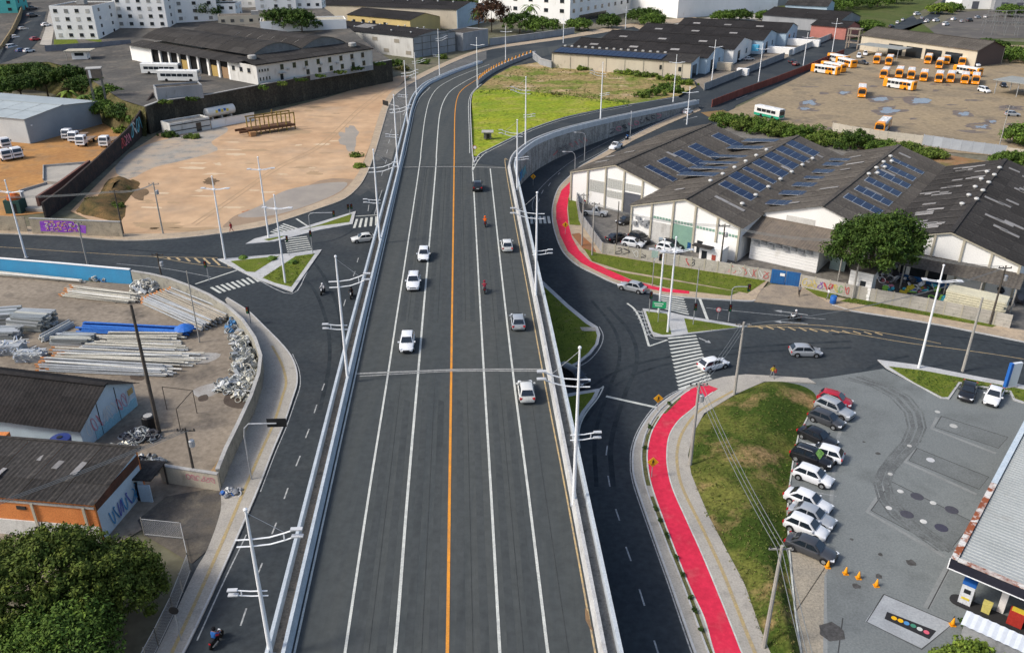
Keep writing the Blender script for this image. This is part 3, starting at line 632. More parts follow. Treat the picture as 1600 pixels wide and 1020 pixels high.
    wh = MB().lathe([(rw * .6, -.1), (rw, -.09), (rw, .09), (rw * .6, .1)], 14, axis='y').build('wheel', tyre_m)
    rim = MB().lathe([(rw * .62, -.112), (rw * .62, .112)], 10, axis='y').build('rim', rim_m)
    spec_ = []
    for sx in (h - .80, -h + .78):
        for s in (1, -1):
            spec_.append((sx, s * (w - .045), rw + .02, s * (w - .07), rw))
    meshes = [(n, o.data, p) for n, o, p in out]
    am, wm_, rm = arch.data, wh.data, rim.data
    for o in [x[1] for x in out] + [arch, wh, rim]: bpy.data.objects.remove(o)
    PROTO[key] = (meshes, am, wm_, rm, spec_)
    return PROTO[key]
def setmat(o, m):
    if not o.data.materials: o.data.materials.append(m)
    o.material_slots[0].link = 'OBJECT'; o.material_slots[0].material = m
def car(kind, color, pos, rz, label, group=None, simple=False, scale=1, nm=None, cat='car', slope=0):
    t = thing(nm or {'hatch': 'hatchback_car', 'sedan': 'sedan_car', 'suv': 'suv_car', 'van': 'van', 'pickup': 'pickup_truck'}[kind], label, cat, pos, rz, group)
    t.scale = (scale * random.uniform(.97, 1.04), scale, scale * random.uniform(.97, 1.05))
    meshes, am, wm_, rm, sp = car_parts(kind, simple)
    for n, me, p in meshes:
        o = bpy.data.objects.new(n, me); COL.objects.link(o); o.parent = t
        if p: setmat(o, PAINT[color])
    for x, ya, za, yw, zw in sp:
        if not simple: piece('wheel_arch', am, None, t, (x, math.copysign(abs(ya), ya), za))
        o = piece('wheel', wm_, None, t, (x, yw, zw))
        if not simple: piece('rim', rm, None, o)
    return t
def cpos(px, py, z=.7, deck=False):
    p = GF(px, py, lambda Y: zdeck(Y), z) if deck else G(px, py, z)
    return (p.x, p.y, zdeck(p.y) + .02 if deck else 0.0)
AW, TO = HD, HD + math.pi
for kind, c, px, py, rz, lab in [
    ('hatch', 'white', 662, 396, TO, 'white hatchback driving towards the viewer, farthest of three on the overpass'),
    ('suv', 'white', 646, 439, TO, 'white SUV with roof rails, middle of the three approaching on the overpass'),
    ('hatch', 'white', 636, 533, TO, 'white car approaching just beyond the near joint of the overpass'),
    ('suv', 'black', 746, 290, AW, 'black SUV driving away near the lane split of the overpass'),
    ('hatch', 'pearl', 792, 382, AW, 'off-white hatchback driving away behind the orange motorcyclist'),
    ('hatch', 'silver', 809, 500, AW, 'silver hatchback driving away in the kerb lane beyond the joint'),
    ('hatch', 'pearl', 822, 609, AW, 'silver-white hatchback driving away on the near side of the joint')]:
    car(kind, c, cpos(px, py, .7, True), rz, lab, 'cars on the overpass')
for kind, c, px, py, a, b, lab in [
    ('sedan', 'pearl', 568, 371, (595, 370), (540, 376), 'silver-beige sedan coming out from under the overpass by the crossing'),
    ('sedan', 'silver', 988, 447, (1000, 452), (975, 446), 'silver sedan turning beside the red cycle track'),
    ('van', 'black', 895, 588, (880, 580), (915, 598), 'black car emerging from under the overpass behind the lamp mast'),
    ('hatch', 'white', 1115, 567, (1100, 572), (1135, 563), 'white hatchback leaving the wide zebra crossing'),
    ('hatch', 'silver', 1259, 547, (1240, 547), (1280, 548), 'silver hatchback alone on the street above the forecourt'),
    ('hatch', 'white', 1075, 174, (1060, 180), (1090, 170), 'white car beyond the end of the graffiti retaining wall'),
    ('pickup', 'white', 962, 228, (975, 222), (950, 234), 'white pickup on the street below the retaining wall')]:
    p = cpos(px, py); car(kind, c, p, head(a, b), lab, 'cars on the lower streets', simple=py < 300)
PK = 'cars parked along the grass mound'
for kind, c, px, py, a, b, lab in [
    ('hatch', 'red', 1305, 623, (0, 0), (48, 13), 'red car at the far end of the row parked by the mound'),
    ('suv', 'silver', 1304, 638, (0, 0), (46, 20), 'silver-white SUV parked between the red and the grey hatchback'),
    ('hatch', 'grey', 1292, 653, (0, 0), (46, 18), 'grey hatchback parked third from the far end of the row'),
    ('sedan', 'black', 1278, 681, (0, 0), (48, 22), 'black sedan parked beside the gap in the row'),
    ('hatch', 'white', 1287, 706, (48, 14), (0, 0), 'white hatchback parked nose to the mound between two black cars'),
    ('suv', 'black', 1269, 714, (0, 0), (50, 18), 'black SUV with a green sunshade in its windscreen'),
    ('hatch', 'white', 1271, 742, (0, 0), (48, 18), 'white hatchback parked nose out next to the black SUV'),
    ('sedan', 'white', 1263, 781, (0, 0), (48, 20), 'white sedan parked beyond the silver one'),
    ('sedan', 'silver', 1269, 804, (0, 0), (48, 20), 'silver sedan parked between two white cars'),
    ('hatch', 'white', 1260, 822, (0, 0), (44, 18), 'white hatchback parked beside the dark grey sedan'),
    ('sedan', 'grey', 1268, 854, (0, 0), (48, 20), 'dark grey old sedan parked nearest the traffic cones')]:
    g = G(px, py, .7); h = head((px - b[0] / 2 + a[0] / 2, py - b[1] / 2 + a[1] / 2), (px + b[0] / 2 - a[0] / 2, py + b[1] / 2 - a[1] / 2))
    t = car(kind, c, (g.x, g.y, .035), h, lab, PK)
    if 'sunshade' in lab:
        for ch in list(t.children):
            if ch.name.startswith('windscreen'): setmat(ch, M('green_sunshade', (.35, .6, .12), (.12, .3, .05), 4, .5))
for kind, c, px, py, a, b, lab in [('sedan', 'black', 1513, 609, (1518, 590), (1508, 622), 'black sedan parked against the grass island of the forecourt'), ('sedan', 'white', 1553, 617, (1560, 598), (1545, 632), 'white sedan parked beside the blue sign on the forecourt')]:
    g = G(px, py, .7); car(kind, c, (g.x, g.y, .035), head(a, b), lab, PK.replace('mound', 'island'))
WY = 'cars in the warehouse yard'
for kind, c, px, py, a, b, lab in [('hatch', 'red', 928, 313, (915, 311), (940, 314), 'red car parked in front of the first warehouse'), ('pickup', 'silver', 930, 331, (910, 329), (945, 333), 'silver pickup parked inside the warehouse wall'),
    ('hatch', 'black', 979, 344, (995, 342), (965, 347), 'black hatchback parked at the corner of the second warehouse'), ('sedan', 'black', 966, 370, (950, 373), (982, 367), 'black sedan parked behind the yard wall'),
    ('suv', 'black', 1000, 372, (985, 367), (1015, 379), 'black SUV parked behind the white car in the yard'), ('hatch', 'white', 989, 379, (975, 377), (1005, 382), 'white hatchback parked against the inside of the yard wall'),
    ('hatch', 'white', 1044, 387, (1030, 384), (1060, 391), 'white car parked below the green warehouse door'), ('hatch', 'black', 1052, 381, (1040, 378), (1066, 385), 'dark car half hidden behind the white one by the green door'),
    ('suv', 'pearl', 1193, 389, (1202, 382), (1184, 395), 'pearl white SUV parked under the awning of the third warehouse')]:
    g = G(px, py, .7); car(kind, c, (g.x, g.y, .025), head(a, b), lab, WY)
# ---- buses
bus_o = M('bus_orange', (.80, .29, .012), rough=.4, fine=.04, coat=.2); bus_w = M('bus_white', (.66, .66, .64), (.58, .58, .56), .5, .45, fine=.05); bus_g = M('bus_green', (.02, .28, .17), rough=.4, fine=.05)
BUSP = {}
def bus(pos, rz, label, group, scheme='orange', L=10.5, simple=False, nm='city_bus', H=3.05):
    t = thing(nm, label, 'bus', pos, rz, group)
    key = (scheme, L, H)
    if key not in BUSP:
        W = 2.45; h = L / 2; ps = []
        def shell(x0, x1, ex=0, z0=.38, z1=H):
            pr = [(-W / 2 - ex, z0), (-W / 2 - ex, z1 - .25), (-W / 2 + .18, z1 + ex), (W / 2 - .18, z1 + ex), (W / 2 + ex, z1 - .25), (W / 2 + ex, z0)]
            return loft([[(x, y, z) for y, z in pr] for x in (x0, x1)])
        ps.append(('body', shell(-h, h), bus_w))
        if scheme == 'orange':
            ps.append(('front_panel', shell(h - 1.4, h + .02, .012), bus_o)); ps.append(('side_panel', shell(-h + 1.6, -h + 4.6, .012, .36, H - .22), bus_o)); ps.append(('rear_panel', shell(-h - .02, -h + .7, .012), bus_o))
            ps.append(('roof_panel', MB().box((h - 1.3, 0, H + .02), (2.2, 1.9, .04)), bus_o))
        elif scheme == 'green': ps.append(('skirt_panel', shell(-h - .01, h + .01, .012, .36, 1.3), bus_g))
        n = 6 if L > 9 else 4
        for s in (1, -1):
            for k in range(n):
                x = -h + .9 + (L - 2.2) * (k + .5) / n
                ps.append(('side_window', MB().box((x, s * (W / 2 + .012), 2.0), ((L - 2.2) / n - .16, .03, .85)), glass))
        ps.append(('windscreen', MB().box((h + .02, 0, 1.95), (.04, 2.1, 1.15)), glass)); ps.append(('rear_window', MB().box((-h - .02, 0, 2.2), (.04, 1.8, .7)), glass))
        ps.append(('destination_sign', MB().box((h + .02, 0, 2.72), (.04, 1.6, .24)), black_p)); ps.append(('bumper', MB().box((h + .02, 0, .55), (.12, 2.4, .3)), bus_o if scheme == 'orange' else galv))
        for x in (-h * .45, h * .3): ps.append(('roof_vent', MB().box((x, 0, H + .06), (.8, .7, .14), 0, .8), bus_w))
        for s in (1, -1): ps.append(('headlight', MB().box((h + .03, s * .92, .82), (.05, .3, .2)), lamp_w))
        ms = []
        for n_, mb, m in ps:
            o = mb.build(n_, m); ms.append((n_, o.data)); bpy.data.objects.remove(o)
        o = MB().lathe([(.3, -.14), (.48, -.13), (.48, .13), (.3, .14)], 12, axis='y').build('wheel', tyre_m); BUSP[key] = (ms, o.data); bpy.data.objects.remove(o)
    ms, wm_ = BUSP[key]
    for n_, me in ms: piece(n_, me, None, t)
    for x in (L / 2 - 2.3, -L / 2 + 2.6):
        for s in (1, -1): piece('wheel', wm_, None, t, (x, s * 1.12, .48))
    return t
BY = 'orange and white buses in the bus yard'
for px, py, a, b, lab in [
    (1347, 142, (1348, 120), (1346, 155), 'orange bus standing alone in the middle of the yard, front to the viewer'),
    (1406, 132, (1430, 135), (1382, 128), 'orange and white bus parked broadside in front of the row'),
    (1383, 114, (1394, 100), (1375, 124), 'orange bus at the near end of the long row'), (1406, 113, (1412, 100), (1403, 122), 'orange bus second in the long row behind the broadside bus'),
    (1424, 115, (1427, 100), (1423, 125), 'orange bus third in the long row behind the broadside bus'), (1444, 118, (1449, 104), (1441, 128), 'orange bus fourth in the long row, right of the broadside bus'),
    (1468, 120, (1473, 106), (1465, 129), 'orange bus fifth in the long row'), (1486, 120, (1491, 106), (1483, 129), 'orange bus sixth in the long row'),
    (1508, 122, (1511, 108), (1507, 132), 'orange bus last but one in the long row'), (1525, 123, (1528, 109), (1524, 133), 'orange bus at the far end of the long row'),
    (1512, 111, (1540, 116), (1492, 108), 'orange and white bus parked broadside behind the end of the row'),
    (1371, 92, (1376, 82), (1366, 101), 'orange bus under the left corner of the shed awning'), (1390, 94, (1396, 84), (1386, 102), 'orange bus parked next under the shed awning'),
    (1451, 92, (1456, 82), (1447, 101), 'orange bus nosing out of the long shed'), (1469, 99, (1476, 86), (1463, 110), 'orange bus standing out in front of the long shed'),
    (1480, 93, (1484, 84), (1477, 102), 'bus deep inside the long shed'), (1504, 95, (1507, 86), (1502, 104), 'orange bus at the far door of the long shed'),
    (1290, 109, (1312, 112), (1268, 106), 'white and orange bus parked broadside by the red wall, nearest'), (1302, 105, (1322, 109), (1280, 101), 'white and orange bus parked second by the red wall'),
    (1310, 92, (1330, 96), (1292, 88), 'orange bus parked by the road end of the red wall'), (1322, 98, (1338, 102), (1306, 94), 'bus with dark windows between the others by the red wall')]:
    g = G(px, py, 1.5); bus((g.x, g.y, .03), head(a, b), lab, BY)
g = G(1380, 196, 1.5); bus((g.x, g.y, .03), head((1389, 188), (1371, 205)), 'white bus standing just behind the long pale yard wall', BY)
g = G(1202, 176, 1.5); bus((g.x, g.y, .03), head((1180, 172), (1226, 182)), 'white and green bus parked at the edge of the bus yard', None, 'green', 9)
def gT(px, py, dz=0): p = GT(px, py, dz); return (p.x, p.y, zterr(p.y) + .03)
bus(gT(280, 119, 1.6), R(-4), 'white coach parked broadside on the depot terrace', None, 'white', 12.5, nm='coach', H=3.4)
bus(gT(252, 108, 1.6), R(-6), 'white coach parked behind the other coach at the depot', None, 'white', 12.5, nm='coach', H=3.4)
# ---- cars of the bus yard and other far vehicles
FV = 'far parked vehicles'
for kind, c, px, py, rz, lab in [('hatch', 'silver', 1582, 178, R(-10), 'silver hatchback alone at the right edge of the bus yard'), ('van', 'white', 1538, 141, R(-80), 'white van facing out beside the carport'), ('pickup', 'grey', 1348, 98, R(-60), 'dark pickup between buses and awning'),
    ('van', 'white', 1342, 88, R(-110), 'white van behind the dark pickup'), ('van', 'white', 1352, 84, R(-110), 'second white van beside the shed awning'), ('van', 'white', 1524, 101, R(-80), 'small white van by the end of the long shed'),
    ('sedan', 'black', 1568, 133, R(-110), 'black car under the carport roof'), ('sedan', 'black', 1239, 96, R(45), 'black car on the road along the red wall'), ('hatch', 'maroon', 1244, 100, R(45), 'dark red car on the road along the red wall'),
    ('sedan', 'silver', 1170, 92, R(20), 'silver car in the yard of the dark roofed warehouses'), ('sedan', 'white', 1148, 93, R(20), 'white car in the yard of the dark roofed warehouses')]:
    g = G(px, py, .7); car(kind, c, (g.x, g.y, .04), rz, lab, FV, simple=True)
# ---- flatbed trucks
def truck(pos, rz, label, group, bed=True, crane=True):
    t = thing('flatbed_truck', label, 'truck', pos, rz, group)
    if 'truck' not in PROTO:
        ps = [('cab', loft([[(x, -1.1, .7), (x, -1.15, 1.6), (x, -1.05, zt - .1), (x, -.9, zt), (x, .9, zt), (x, 1.05, zt - .1), (x, 1.15, 1.6), (x, 1.1, .7)] for x, zt in ((1.5, 2.75), (2.9, 2.8), (3.25, 2.55), (3.5, 1.7))]), PAINT['white']),
              ('windscreen', MB().add([(3.50, -.95, 1.75), (3.50, .95, 1.75), (3.28, .9, 2.5), (3.28, -.9, 2.5)], [(0, 1, 2, 3)]), glass),
              ('chassis', MB().box((-.6, 0, .75), (6.6, .9, .3)), black_p), ('flatbed', MB().box((-1.2, 0, 1.05), (5.2, 2.3, .16)), M('bed_steel', (.3, .2, .13), (.2, .17, .15), 1)),
              ('grille', MB().box((3.5, 0, 1.15), (.06, 1.7, .35)), black_p), ('bumper', MB().box((3.5, 0, .7), (.2, 2.3, .3)), PAINT['white'])]
        for s in (1, -1):
            ps.append(('side_window', MB().box((2.5, s * 1.12, 2.1), (.9, .04, .55)), glass)); ps.append(('headlight', MB().box((3.52, s * .95, .95), (.05, .3, .2)), lamp_w)); ps.append(('mirror', MB().box((3.1, s * 1.35, 2.0), (.12, .2, .45)), black_p))
        ms = []
        for n_, mb, m in ps: o = mb.build(n_, m); ms.append((n_, o.data)); bpy.data.objects.remove(o)
        o = MB().lathe([(.28, -.13), (.46, -.12), (.46, .12), (.28, .13)], 12, axis='y').build('wheel', tyre_m); PROTO['truck'] = (ms, o.data); bpy.data.objects.remove(o)
    ms, wm_ = PROTO['truck']
    for n_, me in ms: piece(n_, me, None, t)
    for x in (2.5, -1.9):
        for s in (1, -1): piece('wheel', wm_, None, t, (x, s * .98, .46))
    return t
TG = 'white trucks on the orange earth lot'
th = R(-118)
for px, py, lab in [(112, 207, 'white flatbed truck nearest the grey metal shed'), (122, 211, 'white flatbed truck second from the grey metal shed'), (134, 217, 'white flatbed truck with a pale load, third from the shed'), (170, 218, 'white flatbed truck parked apart beside the black wall'),
                    (2, 222, 'white truck cut by the picture edge, farthest of three'), (3, 240, 'white truck cut by the picture edge, nearest of three'), (20, 237, 'white truck parked inside of the pair at the picture edge')]:
    g = G(px, py, 1.3); truck((g.x, g.y, .02), head((168, 199), (122, 223)) if px > 60 else head((-5, 226), (24, 240)), lab, TG)
# ================================================================== lamp masts
lampgrey = M('lamp_head_grey', (.5, .51, .52), rough=.5, fine=0)
MASTP = {}
def mast(P, h, rz, label, group, kind='A'):
    """kind A: long stayed pair of arms on one side, short bracket low on the other; B: short arms both sides near the top"""
    t = thing('lamp_mast', label, 'street lamp', P, rz, group)
    if kind not in MASTP:
        H = 14.0; ps = []
        ps.append(('mast', MB().tube([(0, 0, 0), (0, 0, 5), (0, 0, 10), (0, 0, H)], [.17, .15, .12, .08], 10), steel_w)); ps.append(('cap', MB().lathe([(.04, H - .06), (.14, H), (.14, H + .12), (.03, H + .2)], 10), steel_w)); ps.append(('base_plate', MB().box((0, 0, .03), (.55, .55, .06)), galv))
        if kind == 'A':
            for dz in (0, -.62):
                ps.append(('arm', MB().tube([(-.95, 0, 11.4 + dz), (0, 0, 11.42 + dz), (1.2, 0, 11.55 + dz), (2.1, 0, 11.85 + dz), (2.7, 0, 12.1 + dz)], .055, 6), steel_w)); ps.append(('lamp', MB().box((2.95, 0, 12.2 + dz), (.75, .3, .1)), lampgrey))
                ps.append(('bracket', MB().tube([(.5, 0, 6.6 + dz * .75), (-.6, 0, 6.62 + dz * .75), (-1.5, 0, 6.75 + dz * .75)], .05, 6), steel_w)); ps.append(('lamp', MB().box((-1.75, 0, 6.8 + dz * .75), (.65, .28, .09)), lampgrey))
            ps.append(('tie_rod', MB().tube([(0, 0, 13.8), (2.2, 0, 11.9)], .02, 5), galv)); ps.append(('strut', MB().beam((2.1, 0, 11.85), (2.1, 0, 11.2), .08, .08), steel_w)); ps.append(('strut', MB().beam((-1.2, 0, 6.75), (-1.2, 0, 6.2), .07, .07), steel_w))
        else:
            for dy in (-.22, .22):
                ps.append(('arm', MB().tube([(-1.5, dy, 12.1), (0, dy, 11.95), (1.0, dy, 12.0), (2.0, dy, 12.2)], .05, 6), steel_w))
            for x in (-1.75, 2.25): ps.append(('lamp', MB().box((x, 0, 12.17), (.65, .7, .09)), lampgrey))
            ps.append(('collar', MB().box((0, 0, 11.97), (.42, .62, .16)), steel_w))
        ms = []
        for n_, mb, m in ps: o = mb.build(n_, m); ms.append((n_, o.data)); bpy.data.objects.remove(o)
        MASTP[kind] = ms
    for n_, me in MASTP[kind]: piece(n_, me, None, t)
    t.scale = (1, 1, h / 14)
    return t
LMs = 'white lamp masts along the overpass'
for px, py, ty, lab in [(424, 1026, 799, 'white lamp mast at the bottom of the left parapet'), (544, 598, 403, 'white lamp mast on the left parapet at the near joint'), (594, 380, 236, 'white lamp mast on the left parapet above the silver-beige sedan'), (622, 265, 150, 'white lamp mast on the left parapet at the far joint'),
                    (637, 195, 97, 'white lamp mast on the left parapet beside the sandy lot'), (651, 152, 84, 'white lamp mast where the left parapet starts to bend'), (687, 122, 47, 'white lamp mast on the bend before the grey block building')]:
    p = GD(px, py); ox = p + Vector((-.2, 0, 0)); mast((p.x, p.y, zdeck(p.y) + .1), topz(p, ty) - p.z, R(3.4), lab, LMs)
for px, py, ty, lab in [(896, 790, 546, 'white lamp mast on the right parapet opposite the small grass triangle'), (837, 470, 303, 'white lamp mast on the right parapet above the grass island'), (808, 298, 189, 'white lamp mast on the right parapet at the start of the slip road'),
                    (821, 231, 122, 'white lamp mast on the slip road parapet in front of the lawn'), (938, 189, 99, 'white lamp mast on the slip road parapet below the dry field')]:
    p = GD(px, py); mast((p.x, p.y, zdeck(p.y) + .1), topz(p, ty) - p.z, R(183.4), lab, LMs)
for px, py, ty, lab in [(41, 403, 283, 'white lamp mast standing by the blue wall'), (352, 406, 277, 'white lamp mast at the tip of the left grass island'), (446, 443, 306, 'white lamp mast on the left grass island'), (420, 372, 247, 'tall white lamp mast behind the left zebra crossings'),
                    (1043, 520, 372, 'white lamp mast in the small grass island by the wide crossing'), (1029, 490, 375, 'white lamp mast behind the green street sign'), (1435, 576, 416, 'white lamp mast on the forecourt grass island'),
                    (746, 138, 60, 'white lamp mast at the start of the orange barrier row'), (790, 100, 42, 'white lamp mast in the middle of the orange barrier row'), (1051, 167, 87, 'white lamp mast where the slip road reaches the ground'), (1111, 136, 64, 'white lamp mast in front of the small container yard'),
                    (1185, 128, 69, 'white lamp mast beside the red brick wall'), (880, 68, 25, 'white lamp mast behind the bluish solar roof'), (977, 46, 11, 'white lamp mast at the far bend of the top road'), (1300, 82, 30, 'white lamp mast by the road at the bus yard corner'), (1255, 103, 52, 'white lamp mast on the road along the red wall'),
                    (1073, 195, 137, 'white lamp mast beside the white car past the retaining wall')]:
    p = G(px, py); mast((p.x, p.y, .05), topz(p, ty), R(random.uniform(-12, 12)), lab, 'white lamp masts on the streets', 'B')
# ---- short single-arm lamps
def armlamp(px, py, ty, rz, lab, arm=2.2, group='small lamps on curved poles'):
    p = G(px, py); h = topz(p, ty); t = thing('street_lamp', lab, 'street lamp', (p.x, p.y, .05), rz, group)
    MB().tube([(0, 0, 0), (0, 0, h * .86), (.15, 0, h * .95), (.6, 0, h), (arm, 0, h + .05)], [.09, .07, .055, .05, .04], 8).build('pole', galv, t)
    bx('lamp', lampgrey, t, (arm + .2, 0, h + .03), (.6, .22, .1)); return t
armlamp(913, 251, 208, R(170), 'grey curved street lamp against the retaining wall'); armlamp(897, 300, 238, R(175), 'grey curved street lamp at the top of the cycle track'); armlamp(984, 222, 176, R(90), 'plain grey lamp pole below the retaining wall', .5)
armlamp(172, 822, 775, R(160), 'white curved lamp over the orange brick building', 1.4)
# ---- concrete and timber utility poles
UP = []
def upole(px, py, ty, lab, mat=None, arm=1.8, rz=0, z=0, extra=None, r=.16):
    p = G(px, py, z); h = topz(p, ty) - z
    t = thing('utility_pole', lab, 'utility pole', (p.x, p.y, z), rz, 'utility poles')
    MB().tube([(0, 0, -.2), (0, 0, h)], [r, r * .62], 8).build('pole', mat or conc_pole, t)
    if arm:
        MB().beam((-arm / 2, .1, h - .4), (arm / 2, .1, h - .4), .1, .12).build('crossarm', wood_dk if mat is wood_dk else conc_pole, t)
        for k in (-.45, -.15, .45): MB().lathe([(.03, 0), (.07, .05), (.07, .12), (.03, .2)], 6, (k * arm, .1, h - .34)).build('insulator', black_p, t)
    if extra == 'transformer':
        MB().lathe([(.22, 0), (.28, .05), (.28, .7), (.2, .78)], 10, (.38, 0, h - 2.2)).build('transformer', galv, t)
    if extra == 'box': bx('sign_box', M('green_box', (.05, .3, .16), rough=.5), t, (0, -.22, h - 2.6), (.75, .15, .85))
    UP.append((p, h, t)); return Vector((p.x, p.y, z + h - .3))
u1 = upole(1193, 1012, 852, 'grey concrete pole at the foot of the mound in front', r=.2); u2 = upole(1078, 727, 597, 'grey concrete pole between the cycle track and the mound', extra='transformer', r=.2)
u3 = upole(1147, 617, 503, 'grey concrete pole at the top of the mound by the street', r=.2)
u4 = upole(1331, 468, 372, 'pole with a green box in front of the big tree', arm=2.4, extra='box', rz=R(-20)); u5 = upole(1504, 580, 465, 'grey concrete pole on the forecourt grass island', arm=0, r=.2); u6 = upole(1546, 508, 415, 'dark pole tangled with cables by the scrap yard', wood_dk, extra='transformer')
u7 = upole(1124, 425, 350, 'dark pole behind the yard wall by the white hut', wood_dk, extra='transformer'); u8 = upole(925, 400, 316, 'grey pole at the corner of the yard wall'); u9 = upole(909, 385, 302, 'grey pole beside the red cycle track bend'); u10 = upole(963, 385, 315, 'thin dark pole in the warehouse yard', wood_dk, arm=0, r=.12)
l1 = upole(255, 366, 285, 'grey pole at the edge of the sandy lot', extra='transformer'); l2 = upole(193, 366, 297, 'dark pole at the end of the mural wall', wood_dk); l3 = upole(138, 417, 346, 'grey pole at the blue wall, farther', arm=1.2); l4 = upole(256, 450, 395, 'dark pole at the curved yard wall', wood_dk, extra='transformer'); l5 = upole(312, 535, 423, 'thin grey pole over the timber coloured pipe stack', arm=0, r=.1)
l6 = upole(249, 676, 476, 'tall dark timber pole in the pole yard', wood_dk, arm=0, r=.24); l7 = upole(307, 757, 668, 'leaning pole with grey boxes near the brick shed', wood_dk, extra='transformer'); l8 = upole(1558, 241, 165, 'concrete pole at the corner of the bus yard wall', arm=1.2)
cab_m = M('cable_grey', (.16, .17, .17), rough=.6, fine=0)
def cable(a, b, label, sag=.6, n=3, sp=.35, side=(1, 0)):
    t = thing('overhead_cable', label, 'cable', a, 0, 'overhead cables'); a, b = Vector(a), Vector(b)
    for k in range(n):
        o = Vector((side[0], side[1], 0)) * (k - (n - 1) / 2) * sp
        MB().tube([a.lerp(b, s / 10) + o - Vector((0, 0, 4 * sag * (s / 10) * (1 - s / 10))) for s in range(11)], .03, 4, False).build('wire', cab_m, t, a, fix=False)
cable(u1, u2, 'cables crossing the mound between the two front poles'); cable(u2, u3, 'cables from the cycle track pole to the street pole', .4); cable(u3, u6, 'cables crossing the street towards the scrap yard', 1.2, 2); cable(u4, u7, 'cables in front of the third warehouse', .8, 3, .5, (0, 1)); cable(u4, u6, 'cables in front of the scrap yard', .8, 3, .5, (0, 1)); cable(u7, u8, 'cables over the warehouse yard wall', .9, 3, .5, (0, 1)); cable(u8, u9, 'cables by the cycle track bend', .3, 2)
cable(u1, Vector((17, 20, 9)), 'cables running out of the picture at the bottom', .6); cable(l1, l2, 'cables over the mural wall end', .5, 3, .5, (0, 1)); cable(l2, Vector((-110, 140, 8.5)), 'cables over the mural wall', 1, 3, .5, (0, 1)); cable(l7, Vector((-60, 40, 9)), 'cables from the leaning pole over the brick shed', .8, 3)
# ---- traffic signals
sig_b = M('signal_black', (.015, .015, .016), rough=.5, fine=0); sig_l = [M('signal_red', (.25, .01, .01), rough=.3), M('signal_amber', (.3, .14, .01), rough=.3), M('signal_green', (.01, .2, .08), rough=.3)]
def sighead(t, x, y, z, rz):
    o = MB().box((0, 0, 0), (.38, .26, 1.05)).build('signal_head', sig_b, t, fix=False); o.location = (x, y, z); o.rotation_euler = (0, 0, rz)
    for k in range(3): MB().lathe([(.1, -.16), (.1, -.12)], 8, (0, 0, .33 - .33 * k), 'y').build('lens', sig_l[k], o)
def signal(px, py, ty, rz, lab, arm=0, heads=((0, 0),), mat=galv):
    p = G(px, py, .15); h = topz(p, ty); t = thing('traffic_light', lab, 'traffic light', (p.x, p.y, .13), rz, 'traffic lights')
    MB().tube([(0, 0, 0), (0, 0, h)] + ([(.3, 0, h + .35), (.9, 0, h + .45), (arm, 0, h + .5)] if arm else []), .07, 8).build('pole', mat, t)
    for ax, az in heads: sighead(t, ax, -.1 if ax else -.25, (h + .4 if az > .98 else h * az), R(15))
    return t
signal(489, 397, 338, R(0), 'traffic light with a long arm on the upper left island', 4.2, ((4.2, 1), (0, .55)))
signal(452, 399, 372, 0, 'short traffic light between the two left zebra crossings', 0, ((0, .95),)); signal(547, 336, 322, R(20), 'traffic light at the far tip of the upper left island', 0, ((-.3, .9), (.35, .9)))
signal(1014, 489, 454, R(10), 'traffic light beside the green street sign', 0, ((0, .8),)); signal(1083, 507, 421, R(0), 'tall thin traffic light in the right hand grass island', 0, ((0, .34),)); signal(1138, 502, 453, R(-10), 'traffic light with an arm over the street by the island tip', 2.2, ((2.2, 1), (0, .45)))
signal(1019, 447, 408, R(20), 'traffic light leaning over the upper zebra crossing', 1.0, ((1.0, 1),)); signal(1165, 458, 452, 0, 'low traffic light at the dirt drive', 0, ((0, .6),)) if False else None
signal(327, 440, 410, R(-20), 'traffic light at the left diagonal crossing', 0, ((0, .9),)); signal(392, 505, 482, R(-30), 'small traffic light at the curve of the yard wall', 0, ((0, .9),))
# ---- signs
ywarn = M('sign_yellow', (.75, .38, .02), rough=.5, fine=.04); sred = M('sign_red', (.5, .02, .03), rough=.5, fine=0); swhite = M('sign_white', (.75, .75, .73), rough=.5, fine=0); sgreen = M('sign_green', (.02, .33, .13), rough=.5, fine=.03); sblue = M('sign_blue', (.02, .12, .42), rough=.5, fine=.04)
def warn(px, py, cy, lab, rz=0, z=.15, size=.82):
    p = G(px, py, z); h = topz(p, cy) - z; t = thing('warning_sign', lab, 'road sign', (p.x, p.y, z), rz, 'yellow warning signs')
    MB().tube([(0, 0, 0), (0, 0, h + .3)], .04, 6).build('post', galv, t)
    o = MB().box((0, 0, 0), (size, .04, size)).build('sign_plate', ywarn, t, fix=False); o.location = (0, -.08, h); o.rotation_euler = (0, R(45), 0)
    # walking figure
    s = MB().lathe([(.07, -.02), (.07, .02)], 8, (0, -.125, h + .24), 'y'); s.beam((0, -.125, h + .16), (-.02, -.125, h - .06), .13, .02); s.beam((-.02, -.125, h - .05), (-.14, -.125, h - .32), .08, .02); s.beam((-.02, -.125, h - .05), (.13, -.125, h - .3), .08, .02); s.beam((0, -.125, h + .12), (.17, -.125, h - .02), .06, .02)
    s.build('walking_figure_symbol', black_p, t)
warn(1027, 641, 622, 'yellow diamond sign at the stop line by the cycle track'); warn(1018, 745, 721, 'yellow diamond sign beside the wide red cycle track'); warn(883, 366, 351, 'yellow diamond sign on the upper red cycle track'); warn(833, 290, 276, 'yellow diamond sign under the retaining wall')
